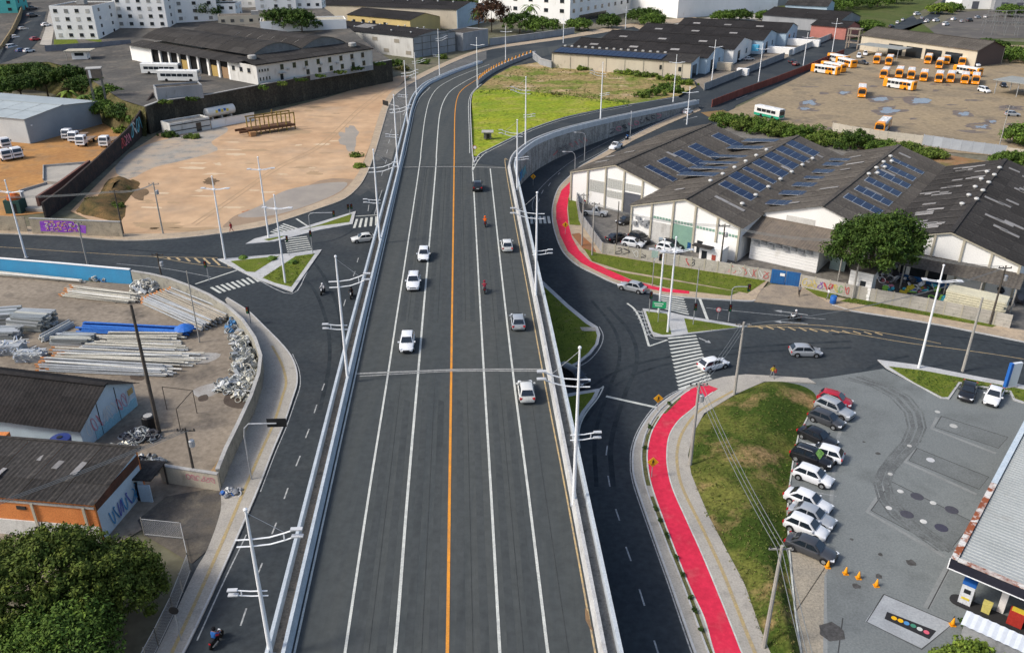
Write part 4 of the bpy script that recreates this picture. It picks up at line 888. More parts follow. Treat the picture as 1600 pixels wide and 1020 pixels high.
def board(px, py, cy, wd, ht, mat, lab, rz=0, z=.15, post=True, name='road_sign', cat='road sign', back=None):
    p = G(px, py, z); h = topz(p, cy) - z; t = thing(name, lab, cat, (p.x, p.y, z), rz)
    for x in ((-wd * .35, wd * .35) if wd > 2 else (0,)): MB().tube([(x, 0, 0), (x, 0, h + ht * .4)], .05, 6).build('post', galv, t)
    bx('panel', mat, t, (0, -.09, h), (wd, .06, ht)); return t, h
t, h = board(1028, 503, 476, 1.9, .95, sgreen, 'green street name sign beside the small grass island', R(-12))
for dz, w_ in ((.2, 1.3), (-.12, 1.0)): bx('lettering_line', swhite, t, (-.1, -.13, h + dz), (w_, .01, .12))
p = G(1121, 499, .15); t = thing('speed_sign', 'round red and white sign on the right grass island', 'road sign', (p.x, p.y, .15)); h = topz(p, 485)
MB().tube([(0, 0, 0), (0, 0, h + .2)], .035, 6).build('post', galv, t); MB().lathe([(.36, -.02), (.36, .02)], 18, (0, -.06, h), 'y').build('red_disc', sred, t); MB().lathe([(.27, -.02), (.27, .02)], 18, (0, -.075, h), 'y').build('white_disc', swhite, t); MB().beam((-.2, -.105, h - .16), (.2, -.105, h + .16), .05, .02).build('red_bar', sred, t)
p = GD(742, 243); t = thing('speed_sign', 'round white sign at the gore of the lawn', 'road sign', (p.x, p.y + .5, p.z)); MB().tube([(0, 0, 0), (0, 0, 1.6)], .04, 6).build('post', galv, t); MB().lathe([(.42, -.02), (.42, .02)], 16, (0, -.06, 1.6), 'y').build('red_disc', sred, t); MB().lathe([(.33, -.02), (.33, .02)], 16, (0, -.075, 1.6), 'y').build('white_disc', swhite, t)
p = G(283, 1000, .15); t = thing('round_sign', 'black backed round sign on the lower left pavement', 'road sign', (p.x, p.y, .15)); h = topz(p, 955); MB().tube([(0, 0, 0), (0, 0, h)], .04, 6).build('post', galv, t)
MB().lathe([(.38, -.02), (.38, .02)], 18, (0, -.05, h), 'y').build('disc', sig_b, t)
def cantsign(px, py, ty, ex, cy, lab, wd=1.9, ht=.95):
    p = G(px, py, .15); h = topz(p, ty); q = G(ex, cy, h); L = max(1.5, (Vector((q.x, q.y)) - Vector((p.x, p.y))).length); rz = math.atan2(q.y - p.y, q.x - p.x)
    t = thing('overhead_sign', lab, 'road sign', (p.x, p.y, .13), rz, 'black backed signs on curved poles')
    MB().tube([(0, 0, 0), (0, 0, h * .8), (.15, 0, h * .93), (.6, 0, h), (L, 0, h)], .08, 8).build('pole', galv, t); bx('panel', sig_b, t, (L, .12, h), (wd, .06, ht))
cantsign(393, 748, 664, 432, 663, 'black backed sign on a curved pole over the left pavement'); cantsign(628, 222, 168, 603, 162, 'black backed sign hanging over the left frontage road', 2.6, 1.2)
p = G(1578, 604, .15); t = thing('price_totem', 'blue and white slab sign on the forecourt island', 'sign', (p.x, p.y, .15), R(14)); bx('panel', M('totem_white', (.62, .66, .7), rough=.4, fine=.04), t, (.1, 0, 1.7), (1.3, .35, 3.2)); bx('blue_edge', sblue, t, (-.72, 0, 1.7), (.34, .4, 3.25)); bx('plinth', concrete, t, (0, 0, .05), (1.7, .6, .1))
t, h = board(1021, 425, 397, 1.0, 1.2, M('pale_green_board', (.35, .48, .42), rough=.5), 'pale green notice panel against the yard wall', R(-10))
# ---- orange water barriers along the far bend
barr = MB().box((0, 0, .18), (1.3, .5, .36), 0, .9).box((0, 0, .62), (1.1, .3, .52), 0, .85).build('barrier_block', M('barrier_orange', (.72, .30, .04), (.6, .27, .06), 1, .6)); bmesh_ = barr.data; bpy.data.objects.remove(barr)
bp = cr([GD(*p) for p in [(747, 131.5), (758, 122), (772, 113), (790, 104), (812, 95), (835, 86.4)]], 4)
for i in range(0, len(bp) - 1):
    d = bp[i + 1] - bp[i]; t = thing('road_barrier', 'orange plastic barrier block in the row along the far bend', 'barrier', bp[i] + Vector((0, 0, 1.52)), math.atan2(d.y, d.x), 'orange barrier row'); piece('block', bmesh_, None, t)
# ---- traffic cones on the forecourt
cone_m = M('cone_orange', (.8, .32, .01), rough=.55, fine=.05)
for px, py, lab in [(1293, 886, 'orange cone beside the dark grey sedan'), (1321, 896, 'orange cone second in the row of four'), (1341, 903, 'orange cone third in the row of four'), (1369, 915, 'orange cone at the inner end of the row of four'), (1488, 976, 'orange cone standing alone by the corrugated lean-to')]:
    p = G(px, py, .03); t = thing('traffic_cone', lab, 'cone', (p.x, p.y, .03), 0, 'traffic cones'); MB().lathe([(.19, .05), (.16, .26), (.045, .74), (.03, .75)], 12).build('cone', cone_m, t, smooth=True); bx('foot', cone_m, t, (0, 0, .03), (.44, .44, .06))
# ---- goal frame in the pole yard, hut on the lawn
p = G(283, 640); gA, gB, gC, gD_ = [G(*q) for q in [(261, 640), (308, 646), (283, 676), (255, 668)]]
t = thing('goal_frame', 'thin dark metal frame standing in the pole yard', 'frame', gA)
hz_ = topz(gA, 604)
for q in (gA, gB, gC): MB().tube([q, q + Vector((0, 0, hz_))], .05, 6).build('post', wood_dk, t, gA)
for a, b in ((gA, gB), (gB, gC)): MB().tube([a + Vector((0, 0, hz_)), b + Vector((0, 0, hz_))], .05, 6).build('bar', wood_dk, t, gA)
p = GD(762, 217); t = thing('concrete_box', 'small grey concrete shelter on the bright lawn', 'shelter', (p.x, p.y, zdeck(p.y) + .1)); bx('body', conc_dk, t, (0, 0, .75), (1.7, 1.5, 1.5)); bx('roof', concrete, t, (0, 0, 1.58), (2.7, 2.3, .18)); bx('opening', sig_b, t, (.1, -.76, .6), (.7, .04, 1.1))
# ---- red litter bin etc
p = G(1301, 474, .1); t = thing('drum', 'blue plastic drum at the roadside by the yard wall', 'drum', (p.x, p.y, .12)); MB().lathe([(.4, 0), (.46, .1), (.46, .5), (.48, .55), (.46, .6), (.46, 1.1), (.4, 1.15)], 14).build('body', M('drum_blue', (.02, .12, .42), rough=.5), t, smooth=True); MB().lathe([(.42, 1.15), (.42, 1.2)], 14).build('lid', sblue, t)
# ================================================================== building helpers
def objrand(m, amt=.25):
    """vary a material's colour a little from one sheet to the next"""
    t = m.node_tree; b = t.nodes['Principled BSDF']; lk = b.inputs['Base Color'].links
    oi = t.nodes.new('ShaderNodeObjectInfo'); mr = t.nodes.new('ShaderNodeMapRange'); mr.inputs[3].default_value = 1 - amt; mr.inputs[4].default_value = 1 + amt
    t.links.new(oi.outputs['Random'], mr.inputs[0]); cc = t.nodes.new('ShaderNodeCombineColor')
    for k in range(3): t.links.new(mr.outputs[0], cc.inputs[k])
    x = t.nodes.new('ShaderNodeMix'); x.data_type = 'RGBA'; x.blend_type = 'MULTIPLY'; x.inputs[0].default_value = 1
    if lk: t.links.new(lk[0].from_socket, x.inputs[6])
    else: x.inputs[6].default_value = b.inputs['Base Color'].default_value
    t.links.new(cc.outputs[0], x.inputs[7]); t.links.new(x.outputs[2], b.inputs['Base Color']); return m
roof_gy = objrand(M('fibre_cement_roof', (.108, .096, .082), (.068, .062, .056), .35, .95, (.15, .135, .112), .9, stretch=(1, .2, 1), fine=.24, fsc=2.2, lo3=.5, hi3=.8), .14)
roof_dk = objrand(M('dark_roof', (.054, .05, .046), (.036, .034, .033), .4, .95, (.095, .087, .078), 1.0, stretch=(1, .25, 1), fine=.24, fsc=2.2, lo3=.55, hi3=.8), .18)
roof_bk = objrand(M('blackened_roof', (.034, .031, .03), (.024, .023, .023), .5, .95, (.055, .05, .045), 1.2, fine=.18, fsc=3, lo3=.6, hi3=.8), .15)
roof_mt = objrand(M('metal_roof', (.40, .44, .45), (.34, .375, .385), .4, .5, fine=.06, metal=.2), .05)
roof_br = objrand(M('brown_awning', (.20, .165, .13), (.14, .12, .10), .6, .95, fine=.15), .12)
skyl = objrand(M('pale_roof_sheet', (.30, .29, .28), (.22, .21, .2), .8, .9, fine=.12), .2)
wall_w = M('white_wall', (.84, .83, .80), (.77, .76, .73), .15, .9, (.55, .52, .46), .35, stretch=(1, 1, .4), fine=.07, lo3=.62, hi3=.85)
wall_wd = M('stained_white_wall', (.62, .61, .575), (.5, .49, .46), .2, .9, (.3, .28, .25), .5, stretch=(1, 1, .35), fine=.1, lo3=.58, hi3=.8)
wall_cr = M('cream_wall', (.56, .50, .39), (.48, .42, .33), .2, .9, (.33, .29, .23), .6, stretch=(1, 1, .4), fine=.08, lo3=.6, hi3=.8)
wall_ye = M('yellow_wall', (.6, .46, .2), (.52, .4, .19), .2, .9, fine=.07)
wall_bl = M('pale_blue_wall', (.45, .56, .64), (.38, .48, .56), .3, .85, fine=.06)
wall_gy = M('grey_wall', (.34, .35, .36), (.26, .27, .28), .2, .9, (.18, .18, .18), .7, stretch=(1, 1, .4), fine=.1, lo3=.58, hi3=.8)
wall_br = M('brick_wall', (.66, .25, .085), (.54, .19, .065), .5, .9, (.34, .14, .07), 1.4, fine=.18, fsc=8, lo3=.58, hi3=.8)
trim_b = M('beige_trim', (.45, .41, .32), (.38, .35, .28), .6, .9, fine=.06)
win_dk = M('window_dark', (.02, .024, .028), rough=.15, fine=0, spec=.6)
door_gy = M('grey_roller_door', (.10, .105, .125), (.08, .085, .1), 1, .6, fine=.06)
door_bl = M('blue_gate_paint', (.02, .13, .34), (.025, .1, .27), .8, .6, fine=.08)
door_gn = M('green_door', (.22, .36, .27), (.17, .29, .24), .4, .7, fine=.08)
blocks = M('glass_block', (.5, .5, .46), (.42, .42, .39), 1, .5, fine=.1)
CORR = {}
def corr_mesh(lx_, ly_, per=.6, amp=.045, mat=None):
    k = (round(lx_, 2), round(ly_, 2), mat.name, per)
    if k in CORR: return CORR[k]
    n = max(4, int(lx_ / per * 2)); n = min(n, 40); vs = []
    for j in (-.5, .5):
        for i in range(n + 1): vs.append(((i / n - .5) * lx_, j * ly_, amp * (i % 2)))
    o = MB().add(vs, [(i, i + 1, n + 2 + i, n + 1 + i) for i in range(n)]).build('roof_sheet', mat, fix=False); CORR[k] = o.data; bpy.data.objects.remove(o); return CORR[k]
def roofing(parent, A, B, C, D, rows, cols, mat, name='roof_sheet', pale=0, per=.6, pmat=None):
    """sheets laid row over row from the eave A-B up to the ridge D-C (local points)"""
    A, B, C, D = map(Vector, (A, B, C, D)); e1 = (B - A); e2 = (D - A); L1, L2 = e1.length, e2.length; x = e1.normalized(); n = x.cross(e2).normalized(); y = n.cross(x)
    if n.z < 0: x = -x; n = x.cross(e2).normalized() if False else -n; y = n.cross(x)
    Mx = Matrix((x, y, n)).transposed()
    for r in range(rows):
        tilt = Matrix.Rotation(-.006, 3, 'X') if True else None
        for c in range(cols):
            m = (pmat or skyl) if random.random() < pale else mat
            me = corr_mesh(L1 / cols * 1.004, L2 / rows * 1.03, per, .045, m)
            ctr = A + e1 * ((c + .5) / cols) + e2 * ((r + .5) / rows) + n * (.05 + .02 * (r % 2) + random.uniform(0, .015))
            o = bpy.data.objects.new(name, me); COL.objects.link(o); o.parent = parent; o.location = ctr; o.rotation_euler = (Mx @ tilt).to_euler()
    return n
def wallbox(t, name, x0, y0, x1, y1, z0, z1, mat): return bx(name, mat, t, ((x0 + x1) / 2, (y0 + y1) / 2, (z0 + z1) / 2), (abs(x1 - x0), abs(y1 - y0), z1 - z0))
def openings(t, side, items, W, D, mat=None, name='window', frame=True):
    """items (pos along the side, sill z, width, height) on one side of a building"""
    for it in items:
        s, z, w_, h_ = it[:4]; m = (it[4] if len(it) > 4 else None) or mat or win_dk; zc = z + h_ / 2
        c, d, fd = {'front': ((s, -.03, zc), (w_, .08, h_), (w_ + .2, .06, h_ + .2)), 'right': ((W + .03, s, zc), (.08, w_, h_), (.06, w_ + .2, h_ + .2)), 'left': ((-.03, s, zc), (.08, w_, h_), (.06, w_ + .2, h_ + .2))}[side]
        o = bx(name, m, t, c, d)
        if frame:
            cs = (c[0], c[1] - (.02 if side == 'front' else 0), c[2] - h_ / 2 - .08); cs = (cs[0] + (.04 if side == 'right' else -.04 if side == 'left' else 0), cs[1], cs[2])
            bx('sill', trim_b, o, cs, (fd[0] + (.08 if side != 'front' else 0), fd[1] + (.1 if side == 'front' else 0), .1))
def frame_from(a, b, z=0, fn=None):
    p, q = (fn(*a), fn(*b)) if fn else (G(*a, z), G(*b, z)); d = q - p; return p, math.atan2(d.y, d.x), Vector((d.x, d.y)).length
def building(name, label, P, rz, W, D, eave, ridge=None, axis='y', roofm=None, wallm=None, rows=2, cols=6, over=.5, group=None, cat='building', pale=0, front_wall=True, per=.8, sidem=None, rside=None):
    """rectangular building: local x along its front, y away from it; gable ridge along 'y' (depth) or 'x'; ridge None gives a flat roof with parapet; 'shed' a single slope"""
    t = thing(name, label, cat, P, rz, group); wm_ = wallm or wall_w; roofm = roofm or roof_gy; T = .25
    def w(n, pts, mat=None): return MB().add(pts, [tuple(range(len(pts)))]).build(n, mat or wm_, t, fix=False)
    if ridge is None:
        wallbox(t, 'front_wall', 0, 0, W, T, -.3, eave + .35, wm_); wallbox(t, 'back_wall', 0, D - T, W, D, -.3, eave + .35, wm_); wallbox(t, 'side_wall', 0, T, T, D - T, -.3, eave + .348, sidem or wm_); wallbox(t, 'side_wall', W - T, T, W, D - T, -.3, eave + .348, rside or sidem or wm_)
        wallbox(t, 'roof', T, T, W - T, D - T, eave - .2, eave, roofm); return t
    if axis == 'y':
        prof = [(0, eave), (W / 2, ridge), (W, eave)]
        for nm, y0, y1 in (('front_wall', 0, T), ('back_wall', D - T, D)):
            if nm == 'front_wall' and not front_wall: continue
            loft([[(0, y, -.3), (W, y, -.3), (W, y, eave), (W / 2, y, ridge), (0, y, eave)] for y in (y0, y1)]).build(nm, wm_, t)
        wallbox(t, 'side_wall', 0, T, T, D - T, -.3, eave, sidem or wm_); wallbox(t, 'side_wall', W - T, T, W, D - T, -.3, eave, rside or sidem or wm_)
        rf = MB().beam((W / 2, -over, ridge + .12), (W / 2, D + over, ridge + .12), .7, .1).build('roof', roofm, t); s = (ridge - eave) / (W / 2) * over
        roofing(rf, (-over, D + over, eave - s), (-over, -over, eave - s), (W / 2, -over, ridge), (W / 2, D + over, ridge), rows, cols, roofm, pale=pale, per=per)
        roofing(rf, (W + over, -over, eave - s), (W + over, D + over, eave - s), (W / 2, D + over, ridge), (W / 2, -over, ridge), rows, cols, roofm, pale=pale, per=per)
    elif axis == 'x':
        wallbox(t, 'front_wall', 0, 0, W, T, -.3, eave, wm_); wallbox(t, 'back_wall', 0, D - T, W, D, -.3, eave, wm_)
        for x0, mm in ((0, sidem or wm_), (W - T, rside or sidem or wm_)): loft([[(x, T, -.3), (x, D - T, -.3), (x, D - T, eave), (x, D / 2, ridge), (x, T, eave)] for x in (x0, x0 + T)]).build('side_wall', mm, t)
        rf = MB().beam((-over, D / 2, ridge + .12), (W + over, D / 2, ridge + .12), .7, .1).build('roof', roofm, t); s = (ridge - eave) / (D / 2) * over
        roofing(rf, (-over, -over, eave - s), (W + over, -over, eave - s), (W + over, D / 2, ridge), (-over, D / 2, ridge), rows, cols, roofm, pale=pale, per=per)
        roofing(rf, (W + over, D + over, eave - s), (-over, D + over, eave - s), (-over, D / 2, ridge), (W + over, D / 2, ridge), rows, cols, roofm, pale=pale, per=per)
    else:  # shed: low at the front, ridge at the back
        wallbox(t, 'front_wall', 0, 0, W, T, -.3, eave, wm_); wallbox(t, 'back_wall', 0, D - T, W, D, -.3, ridge, wm_)
        for x0, mm in ((0, sidem or wm_), (W - T, rside or sidem or wm_)): loft([[(x, T, -.3), (x, D - T, -.3), (x, D - T, ridge), (x, T, eave)] for x in (x0, x0 + T)]).build('side_wall', mm, t)
        rf = MB().beam((-over, D + over, ridge + .1), (W + over, D + over, ridge + .1), .3, .2).build('roof', roofm, t); s = (ridge - eave) / D * over
        roofing(rf, (-over, -over, eave - s), (W + over, -over, eave - s), (W + over, D + over, ridge + s), (-over, D + over, ridge + s), rows, cols, roofm, pale=pale, per=per)
    return t
vent_o = MB().lathe([(.18, 0), (.18, .2), (.36, .24), (.42, .38), (.33, .55), (.08, .64)], 10).build('roof_vent', M('vent_white', (.5, .5, .48), rough=.5, fine=.06)); vent_me = vent_o.data; bpy.data.objects.remove(vent_o)
def graffiti(parent, a, b, z0, z1, mats, n, off=.06, thick=.12, origin=None, name='graffiti_stroke'):
    """looping sprayed strokes along a wall from a to b"""
    a, b = Vector(a), Vector(b); d = (b - a); L = d.length; d.normalize(); nrm = Vector((d.y, -d.x, 0)) * off
    for k in range(n):
        c = L * (k + .5) / n; w_ = L / n * .42; zc = (z0 + z1) / 2; hh = (z1 - z0) / 2; pts = []
        ph = random.uniform(0, 6); f = random.choice((1, 1.5, 2, 2.5)); g = random.choice((1, 2, 1.5))
        for s in range(15):
            u = s / 14 * 2 * math.pi
            pts.append((c + w_ * math.cos(u * g * .7 + ph), zc + hh * .9 * math.sin(u * f * .6 + ph * .5)))
        vs = []; 
        for i, (x, z) in enumerate(pts):
            q = pts[min(i + 1, 14)]; r = pts[max(i - 1, 0)]; tx, tz = q[0] - r[0], q[1] - r[1]; l = math.hypot(tx, tz) or 1
            for s in (-1, 1): vs.append(a + d * (x - s * tz / l * thick / 2) + nrm + Vector((0, 0, z + s * tx / l * thick / 2)))
        MB().add(vs, [(2 * i, 2 * i + 1, 2 * i + 3, 2 * i + 2) for i in range(14)]).build(name, random.choice(mats), parent, origin, fix=False)
GRF = {k: M('spray_' + k, c, rough=.8, fine=.1) for k, c in dict(pink=(.55, .2, .25), red=(.5, .08, .08), green=(.2, .4, .15), blue=(.05, .25, .5), cyan=(.15, .42, .5), black=(.05, .05, .06), white=(.6, .6, .58), purple=(.2, .05, .4), yellow=(.55, .42, .08)).items()}
fl0 = lambda v: Vector((v.x, v.y, 0))
graffiti(over, fl0(wl[7]), fl0(wl[11]), 1.2, 3.4, [GRF['cyan'], GRF['blue']], 5, .08, .35, OO)
graffiti(over, fl0(wl[27]), fl0(wl[33]), .9, 2.2, [GRF['yellow'], GRF['pink'], GRF['black']], 9, .08, .2, OO)
graffiti(over, fl0(wl[18]), fl0(wl[24]), 1.2, 2.6, [GRF['black'], GRF['red']], 7, .08, .1, OO)
# ================================================================== the four gabled warehouses
UA = R(-36)
def wf(x, y): return Vector((x * math.cos(UA) - y * math.sin(UA), x * math.sin(UA) + y * math.cos(UA), .02))
EV, RG, BW = 6.0, 9.0, 20.0
def whouse(label, x0, y0, W, D, roofm, pale, rows=4):
    return building('warehouse', label, wf(x0, y0), UA, W, D, EV, RG, 'y', roofm, wall_w, rows, max(6, int(D / 4)), .45, 'gabled warehouses', 'warehouse', pale, per=.5)
W1 = whouse('white gabled warehouse nearest the cycle track with a grey roller door', -85.7, 138, 20.1, 43.5, roof_gy, 0)
W2 = whouse('white gabled warehouse with a tall pale green door', -65.5, 126, 20.2, 55.5, roof_gy, 0)
W3 = whouse('white gabled warehouse behind the brown awning and air conditioners', -45.2, 135.5, 19.2, 50, roof_gy, 0)
W4 = whouse('white gabled warehouse with the darkest patched roof by the scrap yard', -25.9, 134.3, 20, 51.5, roof_dk, 0)
for Wt, WW in ((W1, 20.1), (W2, 20.2), (W4, 20)):
    for k in range(6):
        x = WW * k / 5; x = min(max(x, .15), WW - .15); bx('pilaster', trim_b, Wt, (x, -.1, (EV + (RG - EV) * (1 - abs(x - WW / 2) / (WW / 2))) / 2 - .15), (.32, .3, EV + (RG - EV) * (1 - abs(x - WW / 2) / (WW / 2)) - .2))
    for s in (0, 1):
        MB().beam((s * WW, -.2, EV - .1), (WW / 2, -.2, RG - .1), .3, .25).build('verge_board', trim_b, Wt)
bkm = MB().box((0, 0, 0), (.46, .08, .42)).build('glass_block', blocks, fix=False); bk = bkm.data; bpy.data.objects.remove(bkm)
for bay, z0, nr in ((1, 3.1, 5), (2, 2.6, 8), (3, 4.6, 3)):
    for i in range(7):
        for j in range(nr):
            if bay == 2 and j == 3: continue
            piece('glass_block', bk, None, W1, (4.02 * bay + .55 + i * .5, -.03, z0 + j * .47))
openings(W1, 'front', [(14.1, 0, 3.6, 4.0, door_gy)], 20, 43, name='roller_door', frame=False)
openings(W2, 'front', [(10.1, 0, 3.6, 4.3, door_gn)], 20, 55, name='tall_door', frame=False); openings(W2, 'front', [(6.05, 0, 3.4, 3.9, wall_wd)], 20, 55, name='roller_door', frame=False)
openings(W2, 'front', [(13.4, 0, 1.0, 2.2)], 20, 55, name='door', frame=False); openings(W2, 'front', [(11.6, .2, .8, 1.3, door_bl)], 20, 55, name='blue_panel', frame=False); openings(W2, 'front', [(6.2, .5, .8, .8, wall_bl)], 20, 55, name='notice', frame=False)
for bay, z in ((1, 4.7), (2, 4.7), (3, 4.5), (4, 4.3)):
    for k in range(6): bx('transom_pane', door_gn, W2, (4.04 * bay + .6 + k * .57, -.03, z), (.42, .07, .42))
acm = MB().box((0, 0, 0), (.85, .4, .6)).lathe([(.22, -.24), (.22, -.2)], 10, (.12, 0, 0), 'y').build('air_conditioner', galv); ac = acm.data; bpy.data.objects.remove(acm)
for x, z in ((.9, 3.0), (2.1, 3.4), (2.9, 3.1), (1.6, 4.0), (3.3, 3.7)): piece('air_conditioner', ac, None, W2, (x, -.3, z))
p = wf(-50.6, 122.5); t = thing('hut', 'small white hut with a dark awning by the yard wall', 'hut', p, UA); bx('walls', wall_w, t, (2, 1.3, 1.4), (4, 2.6, 2.8)); bx('awning', roof_dk, t, (.7, -.4, 2.9), (3.4, 1.4, .12)); bx('door', win_dk, t, (.9, -.03, 1.0), (.9, .06, 2)); bx('shutter', M('hut_red', (.35, .08, .06)), t, (2.6, -.03, 1.2), (.7, .06, .9))
# third warehouse: annex with awning
p = wf(-44.2, 128.5); t = thing('annex', 'low white boarded annex with air conditioners under a brown awning', 'building', p, UA)
bx('wall', wall_w, t, (5.6, 3.4, 1.9), (11.2, 6.6, 3.8))
for k in range(7): bx('board', wall_w, t, (5.6, .06, .35 + k * .5), (11.24, .12, .44))
rf = MB().beam((-2, 6.8, 5.35), (17, 6.8, 5.35), .3, .2).build('awning', roof_br, t); roofing(rf, (-2.2, -1.4, 4.1), (17.5, -1.4, 4.1), (17.5, 6.9, 5.3), (-2.2, 6.9, 5.3), 2, 6, roof_br, 'awning_sheet', per=.5)
for k in range(8): piece('air_conditioner', ac, None, t, (1 + 1.25 * k, -.25, 3.15 + .25 * (k % 2)))
for k in range(2): bx('window', win_dk, t, (-.03, 1.6 + 2.6 * k, 2.2), (.08, 1.1, 1.6))
MB().tube([(15, -1, 0), (15, -1, 4.2)], .1, 8).build('post', conc_pole, t); bx('door', M('pale_green_door', (.3, .38, .36)), t, (13.5, 3.5, 1.2), (2.4, .1, 2.4))
bx('window', win_dk, W3, (4.5, -.03, 5.9), (4.5, .08, .9)) if False else bx('infill_panel', wall_wd, W3, (6.5, -.03, 5.6), (4.8, .08, 1.6))
p = wf(-26.4, 122.3); t = thing('white_booth', 'tall white boarded booth in front of the big tree', 'booth', p, UA); bx('core', wall_wd, t, (1.6, 1.4, 2.2), (3.2, 2.8, 4.4))
for k in range(8): bx('board', wall_w, t, (1.6, -.04, .3 + k * .54), (3.3, .1, .48))
bx('window', win_dk, t, (2.0, -.1, 2.6), (.8, .06, .8)); bx('roof', roof_gy, t, (1.6, 1.4, 4.48), (3.7, 3.3, .14))
# fourth warehouse: lean-to, blue dado, stacked cream panels
rf = MB().beam((-.5, .1, 4.6), (20.5, .1, 4.6), .25, .2).build('awning', roof_br, W4); roofing(rf, (-.5, -4.2, 3.7), (20.8, -4.2, 3.7), (20.8, 0, 4.6), (-.5, 0, 4.6), 2, 6, roof_gy, 'awning_sheet', per=.5)
openings(W4, 'front', [(2.2, .9, 5.5, 2.4), (8.3, .9, 5.5, 2.4)], 20, 51, name='opening', frame=False); openings(W4, 'front', [(5.4, .05, 12, .85, door_bl)], 20, 51, name='blue_dado', frame=False)
for x in (-.3, 5.3, 11.4, 16, 20.4): MB().tube([(x, -4, 0), (x, -4, 3.8)], .12, 8).build('post', conc_pole, W4)
p = wf(-13.6, 125.6); t = thing('panel_stack', 'stack of cream boards stored under the lean-to edge', 'stack', p, UA); cream = M('cream_panel', (.62, .58, .42), (.52, .49, .37), .6, .8)
for k in range(9): bx('panel', cream, t, (3.9 + random.uniform(-.2, .2), 1.0 + .06 * k, .2 + .34 * k), (7.6 + random.uniform(-.5, .3), 3.0, .27))
# ---- solar arrays
mod = M('solar_cell', (.009, .019, .055), (.007, .015, .045), 2, .3, fine=.05, spec=.25); frm = M('solar_frame', (.5, .52, .54), rough=.4, metal=.5, fine=0)
pmb = MB().box((0, 0, 0), (1.46, .85, .05)).build('solar_panel', mod, fix=False); pme = pmb.data; bpy.data.objects.remove(pmb)
def solar(x0, y0, WW, px, py, na, nb, label):
    """na modules down the slope, nb along the ridge"""
    z = 7.5
    for _ in range(12):
        g = G(px, py, z + .25); lx_ = (g.x * math.cos(UA) + g.y * math.sin(UA)) - x0; ly_ = (-g.x * math.sin(UA) + g.y * math.cos(UA)) - y0
        z = EV + (RG - EV) * (1 - abs(lx_ - WW / 2) / (WW / 2))
    sgn = 1 if lx_ > WW / 2 else -1; na += sgn < 0; sl = math.atan((RG - EV) / (WW / 2)) * sgn
    t = thing('solar_array', label, 'solar panel', (g.x, g.y, z + .22), UA, 'solar arrays on the warehouse roofs'); t.rotation_mode = 'XYZ'
    if sgn < 0: t.location.z += .45; sl *= .45
    t.rotation_euler = (Matrix.Rotation(UA, 3, 'Z') @ Matrix.Rotation(sl, 3, 'Y')).to_euler()
    MB().box((0, 0, -.06), (na * 1.6 + .1, nb * .98 + .1, .05)).build('frame', frm, t, fix=False)
    for i in range(na):
        for j in range(nb): piece('solar_panel', pme, None, t, ((i - (na - 1) / 2) * 1.6, (j - (nb - 1) / 2) * .98, 0))
    for s in (-1, 1): MB().beam((-na * .8, s * nb * .3, -.12), (na * .8, s * nb * .3, -.12), .06, .1).build('rail', frm, t)
OR_ = ('nearest', 'second', 'third', 'fourth', 'fifth', 'sixth', 'farthest')
for i, (px, py, a, b) in enumerate([(1033, 270, 4, 2), (1055, 259, 4, 4), (1079, 247, 4, 4), (1102, 236, 4, 4), (1137, 219, 4, 4)]): solar(-85.7, 138, 20.1, px, py, a, b, f'dark blue solar array, {OR_[i] if i < 4 else "farthest"} on the right slope of the first warehouse roof')
for i, (px, py, a, b) in enumerate([(1153, 297, 4, 3), (1169, 283, 4, 4), (1187, 273, 4, 2), (1204, 262, 4, 4), (1221, 250, 4, 4), (1238, 240, 4, 4), (1254, 231, 4, 4)]): solar(-65.5, 126, 20.2, px, py, a, b, f'dark blue solar array, {OR_[i]} on the right slope of the second warehouse roof')
for i, (px, py, a, b) in enumerate([(1093, 275, 4, 3), (1108, 265, 4, 2), (1125, 257, 4, 2), (1140, 247, 4, 2), (1166, 233, 4, 3), (1190, 222, 4, 3)]): solar(-65.5, 126, 20.2, px, py, a, b, f'sky-lit solar array, {OR_[i]} on the left slope of the second warehouse roof')
for i, (px, py, a, b) in enumerate([(1205, 319, 4, 3), (1229, 304, 4, 3), (1246, 291, 4, 3), (1260, 280, 4, 2), (1275, 270, 4, 3), (1291, 259, 4, 3), (1303, 252, 3, 2)]): solar(-45.2, 135.5, 19.2, px, py, a, b, f'sky-lit solar array, {OR_[i]} on the left slope of the third warehouse roof')
for i, (px, py, a, b) in enumerate([(1349, 318, 4, 3), (1365, 305, 4, 3), (1380, 291, 4, 3), (1395, 279, 4, 3), (1404, 268, 4, 3), (1418, 259, 4, 2)]): solar(-45.2, 135.5, 19.2, px, py, a, b, f'dark blue solar array, {OR_[i]} on the right slope of the third warehouse roof')
def on_roof(Wt, x, y, WW, dz=.06): return (x, y, EV + (RG - EV) * (1 - abs(x - WW / 2) / (WW / 2)) + dz)
for k in range(7): piece('roof_vent', vent_me, None, W2, on_roof(W2, 17.0, 8 + 6.2 * k, 20.2)); piece('roof_vent', vent_me, None, W2, on_roof(W2, 9.2, 12 + 5.5 * k, 20.2)) if k < 6 else None
for k in range(7): piece('roof_vent', vent_me, None, W3, on_roof(W3, 10.6 + (k % 2) * .9, 24 + 2.6 * k, 19.2))
for k in range(10): piece('roof_vent', vent_me, None, W4, on_roof(W4, 8.6 + (k % 2) * 1.6, 16 + 3 * k, 20))
slm = MB().box((0, 0, 0), (3.4, .9, .04)).build('roof_patch', skyl, fix=False); slme = slm.data; bpy.data.objects.remove(slm)
